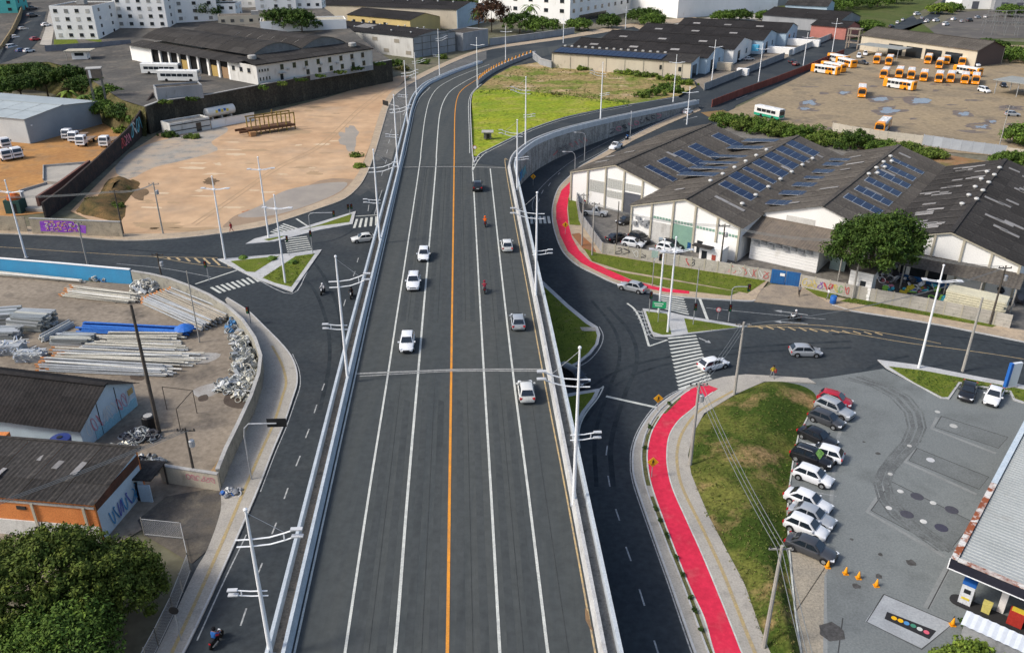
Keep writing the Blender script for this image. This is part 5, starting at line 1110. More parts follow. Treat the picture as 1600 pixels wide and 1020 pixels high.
for Wt, n, WW, D in ((W4, 52, 20, 50), (W3, 14, 19, 48), (W2, 7, 20, 54), (W1, 4, 20, 42)):
    for k in range(n):
        x, y = random.uniform(1.5, WW - 1.5), random.uniform(3, D - 2)
        if abs(x - WW / 2) < 2.2: continue
        sl = math.atan((RG - EV) / (WW / 2)) * (1 if x > WW / 2 else -1); piece('roof_patch', slme, None, Wt, on_roof(Wt, x, y, WW, .2), (0, sl, 0), (random.uniform(.5, 1), 1, 1))
# ---- precast plank wall round the yard
plank_m = objrand(M('precast_plank', (.44, .41, .36), (.36, .34, .30), .5, .92, (.26, .245, .22), 1.2, stretch=(1, 1, .5), fine=.1, lo3=.58, hi3=.8), .1)
PLK = {}
def plankwall(path, h, label, name='yard_wall', mat=None, bay=2.2, rows=4, cap=None, group=None, z=.05, post=True, cat='wall', postm=None):
    P = [Vector((p.x, p.y, z)) for p in path]; t = thing(name, label, cat, P[0], 0, group); mat = mat or plank_m
    if postm is None: postm = trim_b if mat is plank_m else mat
    for a, b in zip(P, P[1:]):
        d = b - a; L = d.length; n = max(1, round(L / bay)); ang = math.atan2(d.y, d.x); bl = L / n; key = (round(bl, 2), h, mat.name, rows)
        if key not in PLK:
            mb = MB(); hh = h / rows
            for r in range(rows): mb.box((bl / 2, 0, hh * (r + .5)), (bl - .02, .09 if r % 2 else .12, hh - .03))
            o = mb.build('wall_panel', mat, fix=False); m1_ = o.data; bpy.data.objects.remove(o)
            o = MB().box((0, 0, h / 2 + .03), (.18, .2, h + .1)).build('post', postm, fix=False); PLK[key] = (m1_, o.data); bpy.data.objects.remove(o)
        pm_, po = PLK[key]
        for k in range(n):
            q = a.lerp(b, k / n) - P[0]; piece('wall_panel', pm_, None, t, q, (0, 0, ang))
            if post: piece('post', po, None, t, q, (0, 0, ang))
    return t
wpa = plankwall([P0(*q) for q in [(899, 300), (905, 346), (941, 397)]], 2.0, 'grey plank wall running down beside the cycle track bend', mat=objrand(M('grey_plank', (.33, .33, .33), (.26, .265, .27), .5, fine=.1), .1))
wpb = plankwall([P0(*q) for q in [(941, 397), (1000, 407), (1100, 423.5), (1203, 441)]], 2.0, 'beige precast plank wall in front of the parked cars and warehouse doors')
wpc = plankwall([P0(*q) for q in [(1249, 449), (1340, 468), (1420, 482), (1500, 498), (1577, 514)]], 2.1, 'beige precast plank wall in front of the tree and scrap yard')
for tt, qa, qb, n, ml in ((wpb, (1125, 427.5), (1200, 440.5), 9, ('pink', 'red', 'white', 'black')), (wpb, (960, 400.5), (1010, 408.5), 4, ('black', 'white')), (wpb, (1070, 418.5), (1085, 421), 2, ('black', 'red')), (wpc, (1252, 449.6), (1325, 465), 9, ('pink', 'red', 'green', 'purple', 'yellow'))):
    graffiti(tt, G(*qa) + Vector((0, 0, .05)), G(*qb) + Vector((0, 0, .05)), .4, 1.7, [GRF[m] for m in ml], n, .1, .1, tt.location)
gp, grz, gl = frame_from((1203, 442), (1249, 449)); t = thing('yard_gate', 'blue metal double gate in the plank wall', 'gate', gp, grz)
for s in (0, 1):
    o = bx('gate_leaf', door_bl, t, (gl * (.25 + .5 * s), 0, 1.2), (gl / 2 - .08, .08, 2.3))
    for k in range(5): bx('rib', door_bl, o, (gl * (.25 + .5 * s) + (k - 2) * gl * .09, -.06, 1.2), (.06, .05, 2.2))
bx('notice', swhite, t, (gl * .38, -.12, 1.7), (.7, .03, .45))
# ---- scrap heaps in the last yard
def heap(px, py, n, size, mats, label, spread, hgt, z=.05, name='scrap_heap', cat='scrap', shape='mix', rz=0):
    p = G(px, py, z); t = thing(name, label, cat, (p.x, p.y, z), rz)
    for k in range(n):
        a, r = random.uniform(0, 6.28), math.sqrt(random.random()); x, y = spread[0] * r * math.cos(a), spread[1] * r * math.sin(a); zz = random.uniform(.1, 1) * hgt * (1 - r * .8)
        mb = MB(); s = size * random.uniform(.5, 1.3)
        if shape == 'mix' and k % 3 == 0: mb.lathe([(s * .3, 0), (s * .5, s * .1), (s * .45, s * .5), (s * .2, s * .55)], 8)
        elif shape == 'coil' or k % 3 == 1: mb.tube([(s * .6 * math.cos(u), s * .6 * math.sin(u), 0) for u in np.linspace(0, 6.3, 10)], s * .09, 5)
        else: mb.box((0, 0, 0), (s, s * random.uniform(.3, .9), s * random.uniform(.08, .4)))
        o = mb.build('scrap_piece', random.choice(mats), t, fix=False); o.location = (x, y, zz); o.rotation_euler = [random.uniform(-1, 1) for _ in range(3)]
    return t
cols_ = [M('scrap_' + k, c, rough=.7, fine=.1) for k, c in dict(wht=(.55, .56, .58), gry=(.25, .26, .28), blk=(.03, .03, .035), dgr=(.1, .1, .11)).items()]
bright = [M('toy_' + k, c, rough=.6, fine=.08) for k, c in dict(cyan=(.1, .5, .6), lime=(.3, .6, .08), pink=(.6, .2, .25), yellow=(.65, .5, .05), blue=(.05, .2, .6), white=(.6, .6, .6)).items()]
heap(1377, 432, 70, .9, cols_, 'heap of grey and white scrap beside the big tree', (3.2, 2.6), 3.2); heap(1413, 437, 45, .9, cols_ + [bright[2]], 'lower heap of mixed scrap under the lean-to', (3.5, 1.8), 1.6)
heap(1425, 453, 26, 1.0, bright, 'bright coloured scrap lying along the wall', (5, 1.0), 1.0); heap(1500, 470, 24, .9, bright[:2] + cols_[2:], 'dark tarpaulin and coloured scrap behind the wall', (5, 1.4), 1.0)
heap(1568, 470, 30, 1.1, cols_[2:], 'black scrap heap at the end of the plank wall', (2.6, 2), 2.2)
# ================================================================== filling station and its forecourt
cc_ = G(1485, 872, 5.0); ca = R(-40.2)
t = thing('station_canopy', 'ribbed grey canopy roof with rusty edge and black fascia', 'canopy', (cc_.x, cc_.y, 0), ca)
rib_m = objrand(M('canopy_ribbed_metal', (.34, .36, .355), (.29, .31, .305), .3, .7, (.22, .22, .2), .5, fine=.08, metal=.0, lo3=.6, hi3=.85), .03); rust = M('rusty_white_edge', (.6, .58, .54), (.26, .075, .03), .9, .8, (.2, .06, .03), .5, lo=.46, hi=.54, fine=.1, fsc=6)
CW, CDp = 22.0, 34.0
rf = bx('soffit', wall_gy, t, (CW / 2, CDp / 2, 4.55), (CW - .5, CDp - .5, .1))
def ribsheet(x0, x1, y0, y1, z, per=.42):
    n = int((y1 - y0) / per); vs = []
    for i in range(n + 1):
        for k, dz in ((0, 0), (.45, 0), (.55, .06), (.9, .06)): vs += [(x0, y0 + (i + k) * per, z + dz), (x1, y0 + (i + k) * per, z + dz)]
    m = len(vs) // 2; return MB().add(vs, [(2 * i, 2 * i + 1, 2 * i + 3, 2 * i + 2) for i in range(m - 1)])
ribsheet(.55, 7.6, .55, CDp, 4.82).build('roof_sheet', rib_m, t, fix=False); ribsheet(7.75, CW, .55, CDp, 4.84).build('roof_sheet', rib_m, t, fix=False); bx('gutter', black_p, t, (7.68, CDp / 2, 4.83), (.14, CDp - 1, .05))
bx('fascia', M('black_fascia', (.02, .02, .03), rough=.35), t, (CW / 2, .2, 4.5), (CW, .35, .95)); bx('fascia', M('black_fascia', (.02, .02, .03)), t, (.2, CDp / 2 + .2, 4.5), (.35, CDp - .4, .95))
bx('fascia_edge', steel_w, t, (CW / 2, .0, 4.02), (CW + .1, .06, .07)); bx('fascia_edge', steel_w, t, (-.0, 0, 4.5), (.08, .08, 1.0))
bx('edge_cap', rust, t, (.25, 6.6, 5.0), (.5, 13.0, .07)); bx('edge_cap', rust, t, (CW / 2 + .25, .25, 5.0), (CW - .55, .5, .06)); bx('edge_cap', M('blue_grey_edge', (.42, .5, .56), (.5, .56, .6), 1), t, (.25, 23.4, 5.0), (.5, 20.4, .07))
for x, y in ((4.2, 2.6), (4.2, 12), (4.2, 22)): bx('column', wall_w, t, (x, y, 2.2), (.5, .35, 4.5))
t2 = thing('pump_island', 'dark raised pump island under the canopy edge', 'pump island', (cc_.x, cc_.y, .03), ca); MB().prism([(1.2 + .6 * math.cos(a), 1.6 + .6 * math.sin(a)) for a in np.linspace(1.57, 4.71, 8)] + [(9, 1.0), (9, 2.2)], 0, .18).build('slab', M('island_black', (.035, .035, .036)), t2)
def pump(x, y, label):
    q = thing('fuel_pump', label, 'fuel pump', t2.matrix_basis @ Vector((x, y, .18)), ca); pb = bx('cabinet', M('pump_white', (.6, .62, .64), rough=.4), q, (0, 0, .95), (.95, .55, 1.9)); bx('top_panel', sblue, q, (0, .02, 2.1), (1.0, .6, .35)); bx('display', win_dk, q, (0, -.29, 1.35), (.5, .04, .4)); bx('yellow_label', bright[3], q, (0, -.29, .6), (.6, .04, .2))
    MB().tube([(.5, 0, 1.4), (.62, -.1, .9), (.6, -.1, .5), (.52, 0, 1.0)], .03, 6).build('hose', black_p, q)
pump(1.7, 1.6, 'blue and white fuel pump at the canopy corner'); 
q = thing('oil_display', 'red and yellow shelf rack by the canopy column', 'rack', t2.matrix_basis @ Vector((5.4, 1.6, .18)), ca); bx('shelf', M('rack_red', (.4, .04, .03)), q, (0, 0, .7), (1.1, .6, 1.4)); bx('yellow_top', bright[3], q, (0, 0, 1.44), (.9, .5, .08)); bx('bin', bright[3], q, (-1.9, .1, .5), (.6, .5, .9)) if False else None
q = thing('yellow_bin', 'yellow bin on the pump island', 'bin', t2.matrix_basis @ Vector((3.3, 1.6, .18)), ca); bx('body', M('bin_yellow', (.55, .48, .15)), q, (0, 0, .42), (.6, .5, .84), 0, 1.1); bx('lid', M('bin_yellow', (.55, .48, .15)), q, (0, 0, .9), (.7, .6, .08))
lp_ = G(1502, 972, 2.5); t = thing('lean_to', 'low lean-to with a white corrugated roof beside the tree', 'shed', (lp_.x, lp_.y, 0), ca)
n = 40; vs = []
for i in range(n + 1): vs += [(i * .3, -.1, 2.4 + .06 * (i % 2)), (i * .3, 1.5, 2.6 + .06 * (i % 2))]
MB().add(vs, [(2 * i, 2 * i + 2, 2 * i + 3, 2 * i + 1) for i in range(n)]).build('corrugated_roof', M('white_corrugated', (.62, .66, .7), (.55, .58, .62), .6, .6, fine=.05), t); bx('wall', wall_gy, t, (6, .2, 1.15), (11.6, .2, 2.3)); bx('wall', wall_gy, t, (.3, .9, 1.15), (.2, 1.2, 2.3))
# painted service bay, colour-dot board, tank covers, wheel marks, slab joints
fc = bpy.data.objects['forecourt']
def fl(pix, wd, mat, nm, closed=False, dz=.004):
    P = [G(a, b, .03) for a, b in pix]; P = P + [P[0]] if closed else P; return line(nm, P, wd, mat, fc, None, dz)
sheet('wash_bay', [(1381, 928), (1352, 970), (1440, 1012), (1490, 975)], .036, M('pale_slab', (.36, .38, .39), (.3, .315, .325), .5, .9, fine=.1), parent=fc)
jn = M('slab_joint', (.055, .055, .055), fine=0); lt = M('pale_concrete_band', (.245, .255, .25), (.2, .21, .205), .5, .9, fine=.1)
fl([(1381, 928), (1354, 971), (1440, 1014), (1489, 974)], .1, jn, 'slab_joint', True, .01)
o = sheet('colour_board', [(1386, 955), (1382, 966), (1452, 998), (1463, 985)], .046, M('board_black', (.03, .03, .033)), parent=fc)
for (px, py), c in zip([(1397, 965), (1407, 969), (1416.5, 973), (1427, 977), (1437, 982), (1447.5, 987)], [(.75, .42, .02), (.75, .42, .02), (.08, .25, .5), (.06, .22, .15), (.5, .52, .5), (.6, .12, .17)]):
    g = G(px, py, .055); MB().add([(g.x + .22 * math.cos(a), g.y + .22 * math.sin(a), .055) for a in np.linspace(0, 6.2, 14)], [tuple(range(14))]).build('colour_dot', M('dot_%d' % int(px), c, fine=.05), fc, fix=False)
for pl in ([(1450, 951), (1487, 880)], [(1484, 977), (1492, 962)], [(1300, 1090), (1317, 965)], [(1240, 960), (1300, 870)]): fl(pl, .09, jn, 'slab_joint')
fl([(1447, 950), (1484, 880)], .5, lt, 'pale_band', False, .003); fl([(1290, 1090), (1288, 890), (1300, 770), (1307, 690), (1330, 625)], .35, lt, 'pale_band', False, .003)
for q in ([(1471, 650), (1461, 667), (1560, 700), (1575, 683)], [(1433, 700), (1420, 719), (1530, 764), (1545, 745)], [(1393, 752), (1361, 797), (1482, 862), (1520, 815)]):
    fl(q, .1, jn, 'tank_pit_joint', True, .008); sheet('tank_slab', q, .035, M('tank_slab', (.165, .178, .176), (.135, .146, .145), .3, .9, fine=.14), parent=fc)
    fl([(a - 6, b + 2) for a, b in q[:2]] + [(q[2][0] - 4, q[2][1] + 8)], .4, lt, 'pale_band', False, .005)
for px, py, r_, c in [(1490, 665, .42, (.4, .4, .38)), (1454, 718, .42, (.45, .46, .47)), (1407, 767, .3, (.5, .5, .48)), (1433, 775, .62, (.07, .07, .085)), (1417, 803, .62, (.07, .07, .085)), (1458, 785, .3, (.5, .5, .48)), (1443, 814, .32, (.55, .55, .53)), (1471, 824, .6, (.06, .06, .085)), (1487, 796, .62, (.07, .07, .085)), (1389, 793, .3, (.5, .5, .48)), (1465, 643, .3, (.4, .38, .35)), (1421, 696, .25, (.4, .38, .35)), (1391, 740, .25, (.4, .38, .35))]:
    g = G(px, py, .05); MB().lathe([(r_, .035), (r_ * .94, .055), (.01, .056)], 18, (g.x, g.y, 0)).build('manhole_cover', M('cover_%d' % int(c[0] * 100), c, fine=.1), fc)
rub = M('rubber_marks', (.105, .112, .112), (.15, .16, .158), .35, .95, (.172, .184, .182), .9, fine=.2)
for k, (off, wd) in enumerate(((0, .5), (13, .55), (-9, .22), (22, .2))):
    fl([(1325 + off, 590 - off * .1), (1370 + off, 603), (1400 + off, 620), (1422 + off * .9, 645), (1427 + off * .9, 668), (1418 + off * .9, 690), (1398 + off * .9, 712), (1380 + off * .8, 735), (1373 + off * .8, 755), (1380 + off * .8, 780), (1400 + off, 805), (1440 + off, 835), (1475 + off, 860)], wd, rub, 'tyre_mark', False, .0085 + k * .0012)
for k, (px, py, r_) in enumerate([(1424, 878, .5), (1373, 900, .35), (1376, 866, .25), (1331, 842, .2), (1350, 690, .2), (1300, 985, 1.2), (1372, 708, .3), (1338, 915, .4)]):
    g = G(px, py, .05); MB().add([(g.x + r_ * random.uniform(.6, 1.1) * math.cos(a), g.y + r_ * random.uniform(.6, 1.1) * math.sin(a), .044) for a in np.linspace(0, 6.0, 11)], [tuple(range(11))]).build('oil_stain', M('oil_stain_m', (.06, .058, .056), (.1, .098, .095), 2), fc, fix=False)
kerb([G(*q) for q in [(1276, 640), (1262, 652), (1247, 682), (1240, 715), (1233, 762), (1230, 800), (1233, 860), (1237, 905), (1243, 965), (1253, 1030), (1275, 1110)]], wd=.14, h=.12, mat=paint_w)
# bays between the parked cars
for a, b in [((1262, 655), (1308, 671)), ((1246, 690), (1307, 700)), ((1231, 760), (1307, 775))]: fl([a, b], .1, paint_worn, 'bay_line')
sheet('bay_strip', [(1236, 855), (1304, 870), (1288, 900), (1285, 1100), (1265, 1100), (1245, 960)], .034, M('bay_gravel', (.33, .29, .225), (.26, .235, .19), .5, .95, fine=.2), parent=fc)
# ================================================================== bus yard and the buildings behind it
redp = objrand(M('red_plank', (.22, .075, .06), (.17, .062, .05), .5, .9, fine=.12), .15)
plankwall([P0(*q) for q in [(1112, 168), (1160, 149), (1210, 131), (1258, 112), (1285, 100), (1318, 86)]], 2.2, 'dark red plank wall along the road side of the bus yard', mat=redp, rows=1, bay=2.2)
plankwall([P0(*q) for q in [(1300, 205), (1330, 211), (1385, 219), (1440, 226)]], 2.2, 'pale plank wall at the near edge of the bus yard', mat=objrand(M('pale_plank', (.5, .46, .38), (.42, .39, .33), .5, fine=.08), .08))
plankwall([P0(*q) for q in [(1441, 227), (1500, 236), (1570, 245)]], 2.6, 'grey corrugated metal fence at the near corner of the bus yard', name='metal_fence', mat=objrand(M('fence_metal', (.36, .39, .42), (.3, .32, .35), .4, .6, fine=.06), .1), rows=1, cat='fence')
plankwall([P0(*q) for q in [(1570, 246), (1650, 258)]], 2.4, 'cream block wall right of the corrugated fence', mat=objrand(M('cream_plank', (.5, .45, .37)), .06), rows=2)
p, rz, L = frame_from((1343, 78), (1522, 105)); sh = building('bus_shed', 'long cream bus shed with a dark roof at the back of the yard', p, rz, L, 17, 6.2, 9.0, 'x', roof_gy, wall_cr, 3, 10, .6, cat='shed', per=.8, rside=wall_dkb if False else M('shed_dark_end', (.12, .09, .08)))
openings(sh, 'front', [(18, 0, 7, 4.2), (27, 0, 7.5, 4.2), (36, 0, 7.5, 4.2), (45, 0, 7.5, 4.2)], L, 17, name='bay_opening', frame=False)
p, rz, L = frame_from((1352, 84), (1412, 92)); t = thing('awning', 'grey flat awning on posts in front of the bus shed', 'awning', p, rz); rf = bx('roof_slab', M('awning_grey', (.3, .31, .29), (.25, .26, .25), .5), t, (L / 2, -1, 4.0), (L + 2, 9, .25))
for x in (0, L / 2, L): MB().tube([(x, -5, 0), (x, -5, 4)], .12, 6).build('post', galv, t)
p, rz, L = frame_from((1556, 146), (1660, 162)); t = thing('carport', 'grey roofed carport at the right edge of the bus yard', 'carport', p, rz); bx('roof_slab', M('awning_grey', (.3, .31, .29)), t, (L / 2, 4, 4.4), (L + 2, 12, .25))
for x in (0, 7, 14): MB().tube([(x, -1, 0), (x, -1, 4.4)], .14, 6).build('post', galv, t); MB().tube([(x, 9, 0), (x, 9, 4.4)], .14, 6).build('post', galv, t)
p = G(1332, 76); t = thing('water_tower_frame', 'brown concrete tower frame with open floors by the bus shed', 'tower', (p.x, p.y, 0), R(-36))
for x in (-2.4, 2.4):
    for y in (-2, 2): bx('leg', M('tower_brown', (.3, .25, .2), (.22, .19, .16), 1), t, (x, y, 4.2), (.5, .5, 8.4))
for z in (2.6, 5.4, 8.2): bx('floor_slab', M('tower_brown', (.3, .25, .2)), t, (0, 0, z), (5.6, 4.8, .35))
# puddles and dark patches
pw = M('puddle_water', (.17, .16, .17), (.13, .125, .13), .6, .06, fine=.03, spec=.6); pd = M('wet_earth', (.13, .10, .08), (.18, .14, .105), .4, .6, fine=.15)
def blob(px, py, a, b, z, m, nm, n=34):
    o = Vector((px * .37, py * .61, z * 50)); P = []
    for u in np.linspace(0, 6.283, n, endpoint=False):
        k = 1 + .75 * mnoise.noise(o + Vector((math.cos(u) * 1.3, math.sin(u) * 1.3, 0))) + .35 * mnoise.noise(o + Vector((math.cos(u) * 4, math.sin(u) * 4, 3)))
        P.append(G(px + a * k * math.cos(u), py + b * k * math.sin(u), z))
    struct(MB().add(P, [tuple(range(n))]).build(nm, m, fix=False))
for px, py, a, b in [(1263, 160, 12, 4.5), (1257, 170, 8, 2.5), (1388, 173, 15, 5), (1375, 155, 14, 3.5), (1437, 158, 17, 5), (1505, 178, 11, 3.5), (1532, 197, 13, 3.5), (1550, 190, 7, 2.5), (1318, 145, 10, 2.5), (1580, 168, 11, 2.5)]:
    blob(px, py, a * 1.45, b * 1.35, .036, pd, 'wet_patch'); blob(px + 1, py, a * .8, b * .8, .042, pw, 'puddle')
for k in range(46): blob(random.uniform(1210, 1590), random.uniform(128, 212), random.uniform(3, 15), random.uniform(.6, 2.0), .0375 + .0002 * k, [pd, MATS['bus_yard_earth2'] if 'bus_yard_earth2' in MATS else M('bus_yard_earth2', (.24, .19, .13), (.2, .16, .115), .1)][k % 2], 'wet_patch', 22)
# ================================================================== dark roofed warehouses north of the dry field
A0 = R(-26.7)
p, rz, L = frame_from((862, 106), (1078, 123)); sb = building('long_store', 'long cream store with a bluish solar roof above the dry field', p, rz, L, 11, 5.4, 6.6, 'shed', roof_dk, wall_cr, 2, 10, .4, cat='warehouse', rside=wall_bl)
openings(sb, 'front', [(43.5, 2.4, 1.3, 1.5), (50.5, 2.2, 1.2, 1.5)], L, 11); openings(sb, 'right', [(5, 0, 5.5, 4.2)], L, 11, name='opening', frame=False)
for k in range(8): bx('pilaster', trim_b, sb, (L * k / 7.5 + .4, -.06, 2.6), (.3, .2, 5.2))
st = thing('solar_array', 'long bluish solar strip on the cream store roof', 'solar panel', (p.x, p.y, 0), rz, 'solar arrays on the warehouse roofs')
for i in range(22):
    for j in range(5): o = piece('solar_panel', pme, None, st, (1.2 + i * 1.95, 1.2 + j * 1.5, 5.85 + (1.2 + j * 1.5) / 11 * 1.2 - .08), (R(6.2), 0, 0), (1.22, 1.5, 1))
ventm = MB().box((0, 0, .3), (1.1, .8, .6), 0, .8).build('roof_vent', concrete); vme2 = ventm.data; bpy.data.objects.remove(ventm)
for k in range(15): piece('roof_vent', vme2, None, sb, (.8 + k * 2.9, 10.9, 6.55))
# four parallel dark gabled halls: ridges run with the store, gable ends look over the small yard
S0 = Vector((p.x, p.y, 0)); ux = Vector((math.cos(rz), math.sin(rz), 0)); uy = Vector((-math.sin(rz), math.cos(rz), 0))
for k, (off, x0, x1, dep, lab) in enumerate([(12, 2, 57, 26, 'first dark roofed hall behind the cream store'), (38.5, 4, 60.5, 33, 'second dark roofed hall behind the cream store'), (72, 9, 65, 30, 'third dark roofed hall with pale roof sheets'), (102.5, 18, 69, 30, 'fourth dark roofed hall with pale roof sheets')]):
    q = S0 + ux * x0 + uy * off
    h_ = building('warehouse', lab, q, rz, x1 - x0, dep, 5.6, 8.4, 'x', roof_bk, wall_bl if k != 1 else wall_w, 3, 12, .4, 'dark roofed halls', 'warehouse', .0, per=1.2)
    openings(h_, 'right', [(dep * .3, 0, 4, 4.2), (dep * .72, 1.5, 2.5, 2)], x1 - x0, dep, name='opening', frame=False)
    for i in range(6): piece('roof_patch', slme, None, h_, (8 + i * (x1 - x0 - 14) / 5, dep * (.24 + .05 * (i % 2)), 7.15), (math.atan(5.6 / dep), 0, 0), (1, 2, 1))
# small yard with container, tank and walls beside the road
plankwall([P0(*q) for q in [(1100, 142), (1150, 122), (1190, 106), (1225, 92)]], 2.4, 'grey block wall along the road in front of the halls', mat=objrand(M('grey_block', (.3, .31, .31), (.24, .25, .25), .5), .08), rows=3)
plankwall([P0(*q) for q in [(1232, 88), (1262, 76), (1300, 60)]], 2.4, 'white block wall along the road beyond the grey one', mat=objrand(M('white_block', (.55, .55, .52), (.46, .46, .44), .5), .08), rows=3)
sheet('hall_yard', [(1085, 126), (1120, 112), (1170, 92), (1230, 70), (1290, 55), (1300, 60), (1225, 92), (1150, 122), (1100, 141)], .02, yard_c)
def crate(px, py, sx, sy, sz, mat, name, label, cat, z=0, rz=R(-30), rib=True):
    g = G(px, py, z); t = thing(name, label, cat, (g.x, g.y, z), rz); bx('body', mat, t, (0, 0, sz / 2 + .1), (sx, sy, sz))
    if rib:
        for k in range(int(sx / .8)): bx('rib', mat, t, (-sx / 2 + .5 + k * .8, 0, sz / 2 + .1), (.12, sy + .08, sz - .2))
    bx('lid', mat, t, (0, 0, sz + .16), (sx + .06, sy + .06, .1)); return t
crate(1132, 110, 5.5, 2.6, 2.6, wall_cr, 'shipping_container', 'cream container in the small hall yard', 'container'); crate(1180, 80, 2.6, 2.2, 2.2, M('tank_blue', (.1, .4, .6)), 'water_tank', 'light blue water tank on a stand beside the halls', 'tank', 2.5)
crate(1255, 72, 14, 3, 2.6, wall_w, 'low_building', 'low white flat building by the road beyond the halls', 'building', rib=False); crate(1220, 84, 11, 3, 2.4, wall_w, 'low_building', 'white boundary store with a pale roof by the road', 'building', rib=False); crate(1160, 118, 4, 2.4, 2.2, wall_w, 'guard_hut', 'white guard hut behind the grey block wall', 'hut')
p, rz, L = frame_from((1265, 58), (1310, 62)); building('brick_store', 'store with a salmon pink wall beyond the halls', p, rz, L + 3, 16, 5.5, 7.5, 'x', roof_bk, M('salmon_wall', (.45, .18, .15), (.38, .16, .13), .5), 2, 6)
p, rz, L = frame_from((1190, 42), (1310, 52)); building('warehouse', 'long dark roofed shed beyond the pink walled store', p, rz, L, 26, 6, 9, 'x', roof_bk, wall_gy, 2, 8, group='dark roofed halls', cat='warehouse')
p, rz, L = frame_from((1225, 25), (1290, 28)); building('warehouse', 'brown roofed shed near the top road', p, rz, L, 30, 6, 8.5, 'x', roof_dk, wall_bl, 2, 6, group='dark roofed halls', cat='warehouse')
# top right: substation yard, white hall, far vehicles
sheet('substation_yard', [(1420, 62), (1500, 20), (1600, 10), (1800, 10), (1800, 66), (1600, 60)], .02, M('dark_gravel', (.13, .12, .11), (.09, .085, .08), .05, .95, (.17, .155, .13), .1))
for px, py, w_, d_, h_, m, lab in [(1500, 14, 44, 30, 14, wall_w, 'tall white hall at the top right'), (1552, 16, 30, 24, 10, wall_gy, 'grey hall beside the tall white one'), (1595, 14, 26, 22, 9, wall_w, 'white block at the top right corner')]:
    g = G(px, py); b_ = building('industrial_hall', lab, (g.x, g.y, 0), R(-8), w_, d_, h_, None, roofm=roof_gy, wallm=m, group='far halls'); openings(b_, 'front', [(w_ * .2, 0, 4, 4.5), (w_ * .5, 0, 4, 4.5), (w_ * .8, 0, 4, 4.5)], w_, d_, name='roller_door', frame=False, mat=door_gy)
for k, (px, py, kd, c) in enumerate([(1463, 32, 'van', 'white'), (1478, 38, 'van', 'white'), (1490, 30, 'suv', 'white'), (1502, 33, 'hatch', 'silver'), (1515, 32, 'van', 'grey'), (1448, 33, 'pickup', 'white'), (1440, 28, 'hatch', 'silver'), (1402, 35, 'hatch', 'white'), (1411, 31, 'hatch', 'silver'), (1393, 41, 'sedan', 'grey'), (1433, 22, 'van', 'white'), (1385, 46, 'sedan', 'silver'), (1528, 27, 'hatch', 'silver'), (1540, 26, 'suv', 'white')]):
    g = G(px, py, .8); car(kd, c, (g.x, g.y, .05), R(random.uniform(20, 70)), ['white box van by the round yard', 'white van next to the box van', 'white car behind the vans', 'silver car behind the vans', 'grey van at the substation edge', 'white pickup left of the vans', 'silver car left of the white pickup', 'white car in the queue on the far road', 'silver car in the queue on the far road', 'grey car in the queue on the far road', 'white van up the far road', 'silver car nearest in the far queue', 'silver car before the white hall', 'white car before the white hall'][k], FV, simple=True)
gan = M('gantry_steel', (.19, .195, .19), rough=.6, fine=.05)
for k in range(14):
    g = G(1545 + (k % 5) * 16 + random.uniform(-4, 4), 34 + (k // 5) * 11 + random.uniform(-2, 2)); t = thing('substation_gantry', 'grey steel gantry of the substation in the top right corner', 'gantry', (g.x, g.y, 0), R(random.uniform(-30, 0)), 'substation gantries')
    for x in (-3, 3): MB().beam((x, 0, 0), (x * .8, 0, 6.5), .2, .2).build('leg', gan, t)
    MB().beam((-3, 0, 6.2), (3, 0, 6.2), .2, .3).build('crossbeam', gan, t)
    for x in (-1.6, 0, 1.6): MB().tube([(x, 0, 6.1), (x, 0, 5.2)], .1, 5).build('insulator', black_p, t)
# ================================================================== left: terrace wall, depot, apartment blocks
def vwall(path, zlo, label, mat, name, cat='wall', th=.4, cap=.35):
    """wall following the tops given by path, going down to zlo"""
    t = thing(name, label, cat, (path[0].x, path[0].y, zlo)); O = t.location.copy()
    for i, (a, b) in enumerate(zip(path, path[1:])):
        d = (b - a); d.z = 0; d.normalize(); n = Vector((d.y, -d.x, 0)) * th / 2
        vs = [Vector((q.x, q.y, z)) + s * n for q in (a, b) for z, s in ((zlo - .2, -1), (zlo - .2, 1), (q.z, 1), (q.z, -1))]
        MB().add(vs, [(0, 1, 5, 4), (1, 2, 6, 5), (2, 3, 7, 6), (3, 0, 4, 7), (0, 3, 2, 1), (4, 5, 6, 7)]).build('wall_section', mat, t, O)
        if cap: MB().beam(a + Vector((0, 0, .1)), b + Vector((0, 0, .1)), th + .3, .2).build('coping', concrete, t, O)
    return t
stain = M('stained_retaining', (.075, .068, .055), (.045, .043, .036), .25, .95, (.13, .115, .085), .5, .3, 6, stretch=(1, 1, .3), fine=.25, fsc=2, lo3=.55, hi3=.75)
vwall([p + Vector((0, -.4, .3)) for p in tb[6:]], 0, 'tall dark stained retaining wall between sandy lot and depot', stain, 'retaining_wall')
# slope below the terrace on the far left
ed = cr(tb[:7], 4); rows_ = []
for k, f in enumerate((0, .3, .65, 1)):
    rows_.append([Vector((p.x, p.y - f * (15 - 13 * (i / len(ed)) ** 2), [p.z, 5.4, 2.2, -.1][k] + (.5 * math.sin(i * 1.7 + k) if 0 < f < 1 else 0))) for i, p in enumerate(ed)])
vs = [v for r in rows_ for v in r]; nE = len(ed); struct(MB().add(vs, [(r * nE + i, r * nE + nE + i, r * nE + nE + i + 1, r * nE + i + 1) for r in range(3) for i in range(nE - 1)]).build('embankment', M('embankment_scrub', (.07, .075, .025), (.13, .10, .05), .12, .97, (.04, .05, .015), .3, .5, 4, fine=.3, fsc=1.5)))
